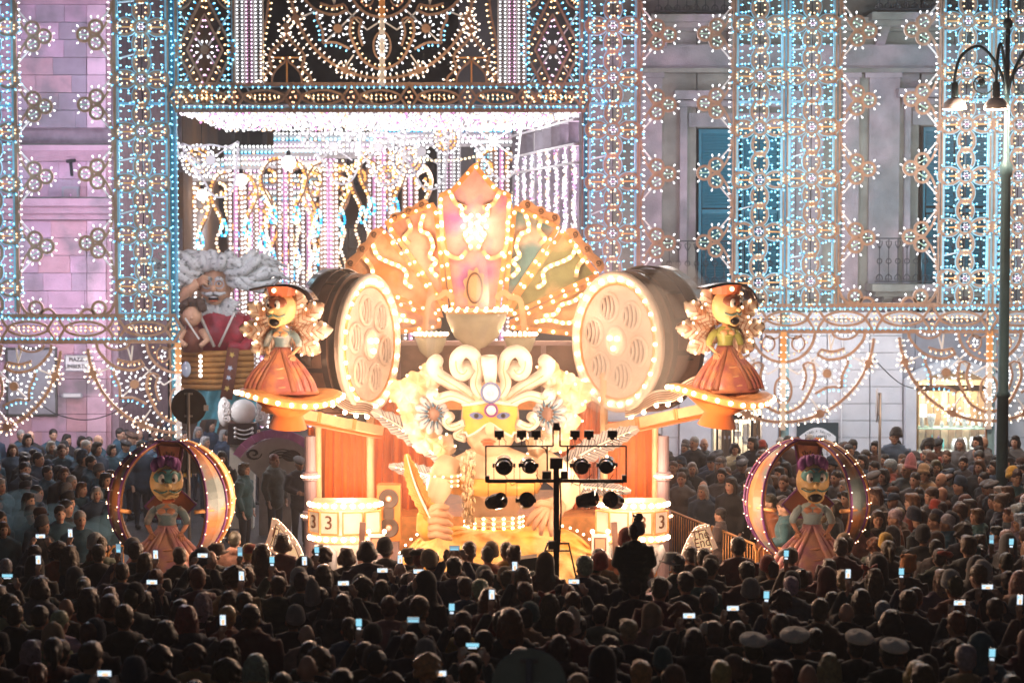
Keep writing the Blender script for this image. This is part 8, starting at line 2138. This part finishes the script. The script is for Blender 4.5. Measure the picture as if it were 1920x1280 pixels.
while Y < 38.2:
    xl = edge_x(Y) if Y > 27.7 else P(1640, 1000, Y).x; x = xl + R.uniform(0, .3)
    while x < (960 / FPX) * Y + .3:
        xx, yy = x + R.uniform(-.14, .14), Y + R.uniform(-.22, .22)
        if not any((xx - a) ** 2 + (yy - b_) ** 2 < .13 for a, b_ in taken2 + taken): cand.append((xx, yy)); taken2.append((xx, yy))
        x += R.uniform(.54, .66)
    Y += .60
cand.sort(key=lambda c: c[1])
def rnd_look():
    t = R.random()
    if t < .22: return 'short', R.choice(('beanie', 'flat', 'baseball', 'beanie')), R.choice(('black', 'grey', 'navy', 'brown', 'pink', 'red'))
    if t < .28: return None, 'hoodup', None
    if t < .32: return None, None, None
    return R.choice(('short', 'short', 'side', 'long', 'bob', 'curly', 'short', 'bun')), None, None
NIND = 308 - nfront - len(SP2)
ind, mass = cand[:max(NIND, 0)], cand[max(NIND, 0):]
base2 = len(PEOPLE)
for xx, yy in ind:
    hr, hat, htc = rnd_look(); ang = math.atan2(-(0.3 - xx), -(yy - 30.5) - 0) if False else math.atan2(xx - 0.2, yy - 29.5) * -1
    person(xx, yy, ang + R.uniform(-.5, .5) * 1.0 if yy > 27.5 else PI + R.uniform(-.9, .4), R.uniform(.92, 1.08), R.choice(('down', 'front')), hr, R.choice(('black', 'dark brown', 'dark brown', 'brown', 'grey', 'white', 'blond')), hat, htc, R.choice(('collar', 'hood', 'scarf', 'puffer')), R.choice(('black', 'charcoal', 'dark navy', 'dark brown', 'maroon', 'grey', 'dark green', 'teal blue', 'tan', 'rust')), grp='spectators behind the barrier')
rows = {}
for d in PEOPLE[base2:]: rows.setdefault(int((d['y'] - 25.7) / .6), []).append(d)
for r_, k in enumerate(sorted(rows)):
    for i, d in enumerate(sorted(rows[k], key=lambda d: d['x'] / d['y'])):
        d['label'] = f"{d['cc']} coated person with {look(d)}, {ORD[i]} from left, {ORD[r_]} row behind barrier"
# people by the eye board
for px, Y, rot, hr, hcl, hat, htc, st, cc, pose, lb in ((515, 36.4, .9, 'short', 'auburn', None, None, 'hood', 'charcoal', 'down', 'person with short reddish hair in black hooded coat turned before the grey eye board'),
        (562, 36.0, .5, 'short', 'grey', 'flat', 'grey', 'collar', 'dark navy', 'front', 'man in grey flat cap and navy jacket beside the orange curtain'),
        (458, 35.0, 1.3, 'bob', 'brown', None, None, 'scarf', 'teal blue', 'down', 'woman in profile with brown bob and long blue coat beside the globe'),
        (416, 36.8, .1, 'long', 'black', None, None, 'collar', 'black', 'down', 'woman with long black hair facing out behind the globe')):
    person(P(px, 900, Y).x, Y, rot, 1.0, pose, hr, hcl, hat, htc, st, cc, label=lb, grp='passers-by beside the float')
for d in PEOPLE: tag(d['o'], d['label'], 'person', d['grp'])

# ---- the far mass of people, too small to pick apart
def crowd_mass(name, spots, label, facing, coats):
    mats = []; V, Fc, MI = [], [], []
    def slot_(m_):
        if m_ not in mats: mats.append(m_)
        return mats.index(m_)
    def put(me, T, fixed):
        b = len(V); V.extend((T @ v.co)[:] for v in me.vertices)
        nm = [m_.name for m_ in me.materials]
        for p in me.polygons:
            Fc.append(tuple(i + b for i in p.vertices)); MI.append(slot_(fixed or nm[p.material_index]))
    for xx, yy in spots:
        h = R.uniform(.93, 1.06); T = Matrix.Translation((xx, yy, .14 if (xx > 2.5 and yy > 37.2) else 0)) @ Matrix.Rotation(facing(xx, yy) + R.uniform(-.5, .5), 4, 'Z') @ Matrix.Diagonal((h, h, h, 1))
        put(LOWB['down'], T, None); put(LOWC, T, R.choice(coats)); 
        if R.random() < .3: put(HAT[R.choice(('beanie', 'flat', 'baseball', 'beanie'))], T, R.choice(('crowd_black', 'crowd_navy', 'crowd_grey', 'crowd_brown')))
        if R.random() < .93: put(LOWH[R.choice(('short', 'short', 'bob', 'long'))], T, R.choice(('crowd_hair_dark', 'crowd_hair_dark', 'crowd_hair_grey', 'crowd_hair_brown')))
    me = bpy.data.meshes.new(name); me.from_pydata(V, [], Fc)
    for m_ in mats: me.materials.append(MATS[m_])
    me.polygons.foreach_set('material_index', MI); me.polygons.foreach_set('use_smooth', [True] * len(Fc)); me.update()
    o = bpy.data.objects.new(name, me); COL.objects.link(o); o.color = (.48, .28, .20, 1); tag(o, label, 'crowd', kind='stuff')
for n_, c in (('crowd_black', (.014, .014, .017)), ('crowd_navy', (.02, .04, .075)), ('crowd_brown', (.07, .035, .025)), ('crowd_blue', (.022, .07, .11)), ('crowd_grey', (.10, .10, .11))): pm(n_, c, .8, .25, 9.0)
for n_, c in (('crowd_hair_dark', (.015, .011, .01)), ('crowd_hair_grey', (.28, .27, .27)), ('crowd_hair_brown', (.08, .04, .02))): pm(n_, c, .5, .3, 40.0)
left = []
Y = 28.2
while Y < 41:
    x = -(960 / FPX) * Y - .2
    lim = P(222 if Y > 31 else 190, 900, Y).x if Y < 38.6 else P(330, 900, Y).x
    while x < lim:
        left.append((x + R.uniform(-.15, .15), Y + R.uniform(-.25, .25))); x += R.uniform(.55, .75)
    Y += .75
for px, Y in ((238, 41.5), (262, 42.2), (290, 41.8), (318, 42.4), (345, 41), (395, 43), (420, 42), (372, 42.5), (250, 44), (300, 45), (480, 42), (330, 40.2), (430, 40.5), (385, 40.0), (300, 39.4)): left.append((P(px, 850, Y).x, Y))
crowd_mass('crowd', mass, 'far spectators packed along the white wall below the shop window', lambda x, y: -math.atan2(x - .2, y - 29.5), ('crowd_black', 'crowd_navy', 'crowd_brown', 'crowd_grey', 'crowd_black'))
crowd_mass('crowd', left, 'blue-lit spectators in the smoke below the pink corner house', lambda x, y: .9, ('crowd_blue', 'crowd_navy', 'crowd_black', 'crowd_blue'))
print('PEOPLE', len(PEOPLE), nfront, len(cand), len(mass), len(left))
# ================================================================== smoky night air
def volume_mat(name, col, dens):
    m = bpy.data.materials.new(name); m.use_nodes = True; nt = m.node_tree; nt.nodes.clear()
    v = nt.nodes.new('ShaderNodeVolumePrincipled'); o = nt.nodes.new('ShaderNodeOutputMaterial')
    v.inputs['Color'].default_value = (*col, 1); v.inputs['Density'].default_value = dens; v.inputs['Anisotropy'].default_value = 0.2
    nt.links.new(v.outputs[0], o.inputs['Volume']); MATS[name] = m
volume_mat('haze_air', (0.95, 0.95, 1.0), 0.0026)
m = MB(); m.box((0, 50, 9), (140, 124, 20), 'haze_air'); h_ = m.build('haze'); tag(h_, 'thin smoky air over the whole lit square', 'haze', kind='stuff')

volume_mat('smoke_blue', (0.45, 0.82, 1.0), 0.6)
volume_mat('smoke_white', (1.0, 0.95, 0.92), 0.65)
def smoke(name, blobs, mat, label):
    for k_, (px, py, Y, rx, ry, rz) in enumerate(blobs):
        c = P(px, py, Y); m = MB(c); q_ = Y / FPX
        m.ell(c, (rx * q_, ry, rz * q_), mat, 20, 12); o = m.build(name, smooth=True, loc=c); tag(o, label[k_], 'smoke', kind='stuff')
smoke('smoke', ((60, 990, 29.4, 80, .7, 34), (150, 1004, 29.0, 60, .5, 28), (15, 962, 30.2, 60, .6, 26), (105, 965, 29.8, 46, .5, 22), (195, 985, 29.2, 36, .4, 20), (40, 935, 30.8, 40, .5, 18)), 'smoke_blue', ('widest blue smoke puff low over the spectators at the picture edge', 'blue smoke puff low before the globe', 'blue smoke puff cut by the picture edge', 'small blue smoke puff over the middle of the bank', 'smallest blue smoke puff touching the globe', 'upper wisp of blue smoke near the pink house plinth'))
smoke('smoke', ((1205, 640, 29.9, 95, .5, 110), (1150, 720, 29.8, 70, .4, 60), (1270, 560, 30.6, 60, .4, 70)), 'smoke_white', ('white smoke drifting before the film reel numbered 2', 'low puff of white smoke before the film reel numbered 2', 'rising puff of white smoke behind the lady in green'))
volume_mat('smoke_jet', (0.92, 0.95, 1.0), 2.6)
smoke('smoke', ((808, 610, 32.1, 11, .09, 82), (905, 560, 32.0, 13, .10, 84)), 'smoke_jet', ('thin pale smoke jet beside the small bowl', 'thin pale smoke jet rising behind the large bowl'))
volume_mat('smoke_veil', (1.0, 0.93, 0.88), 0.022)
smoke('smoke', ((930, 660, 29.6, 430, 2.4, 330),), 'smoke_veil', ('faint glowing veil of stage smoke round the whole float',))
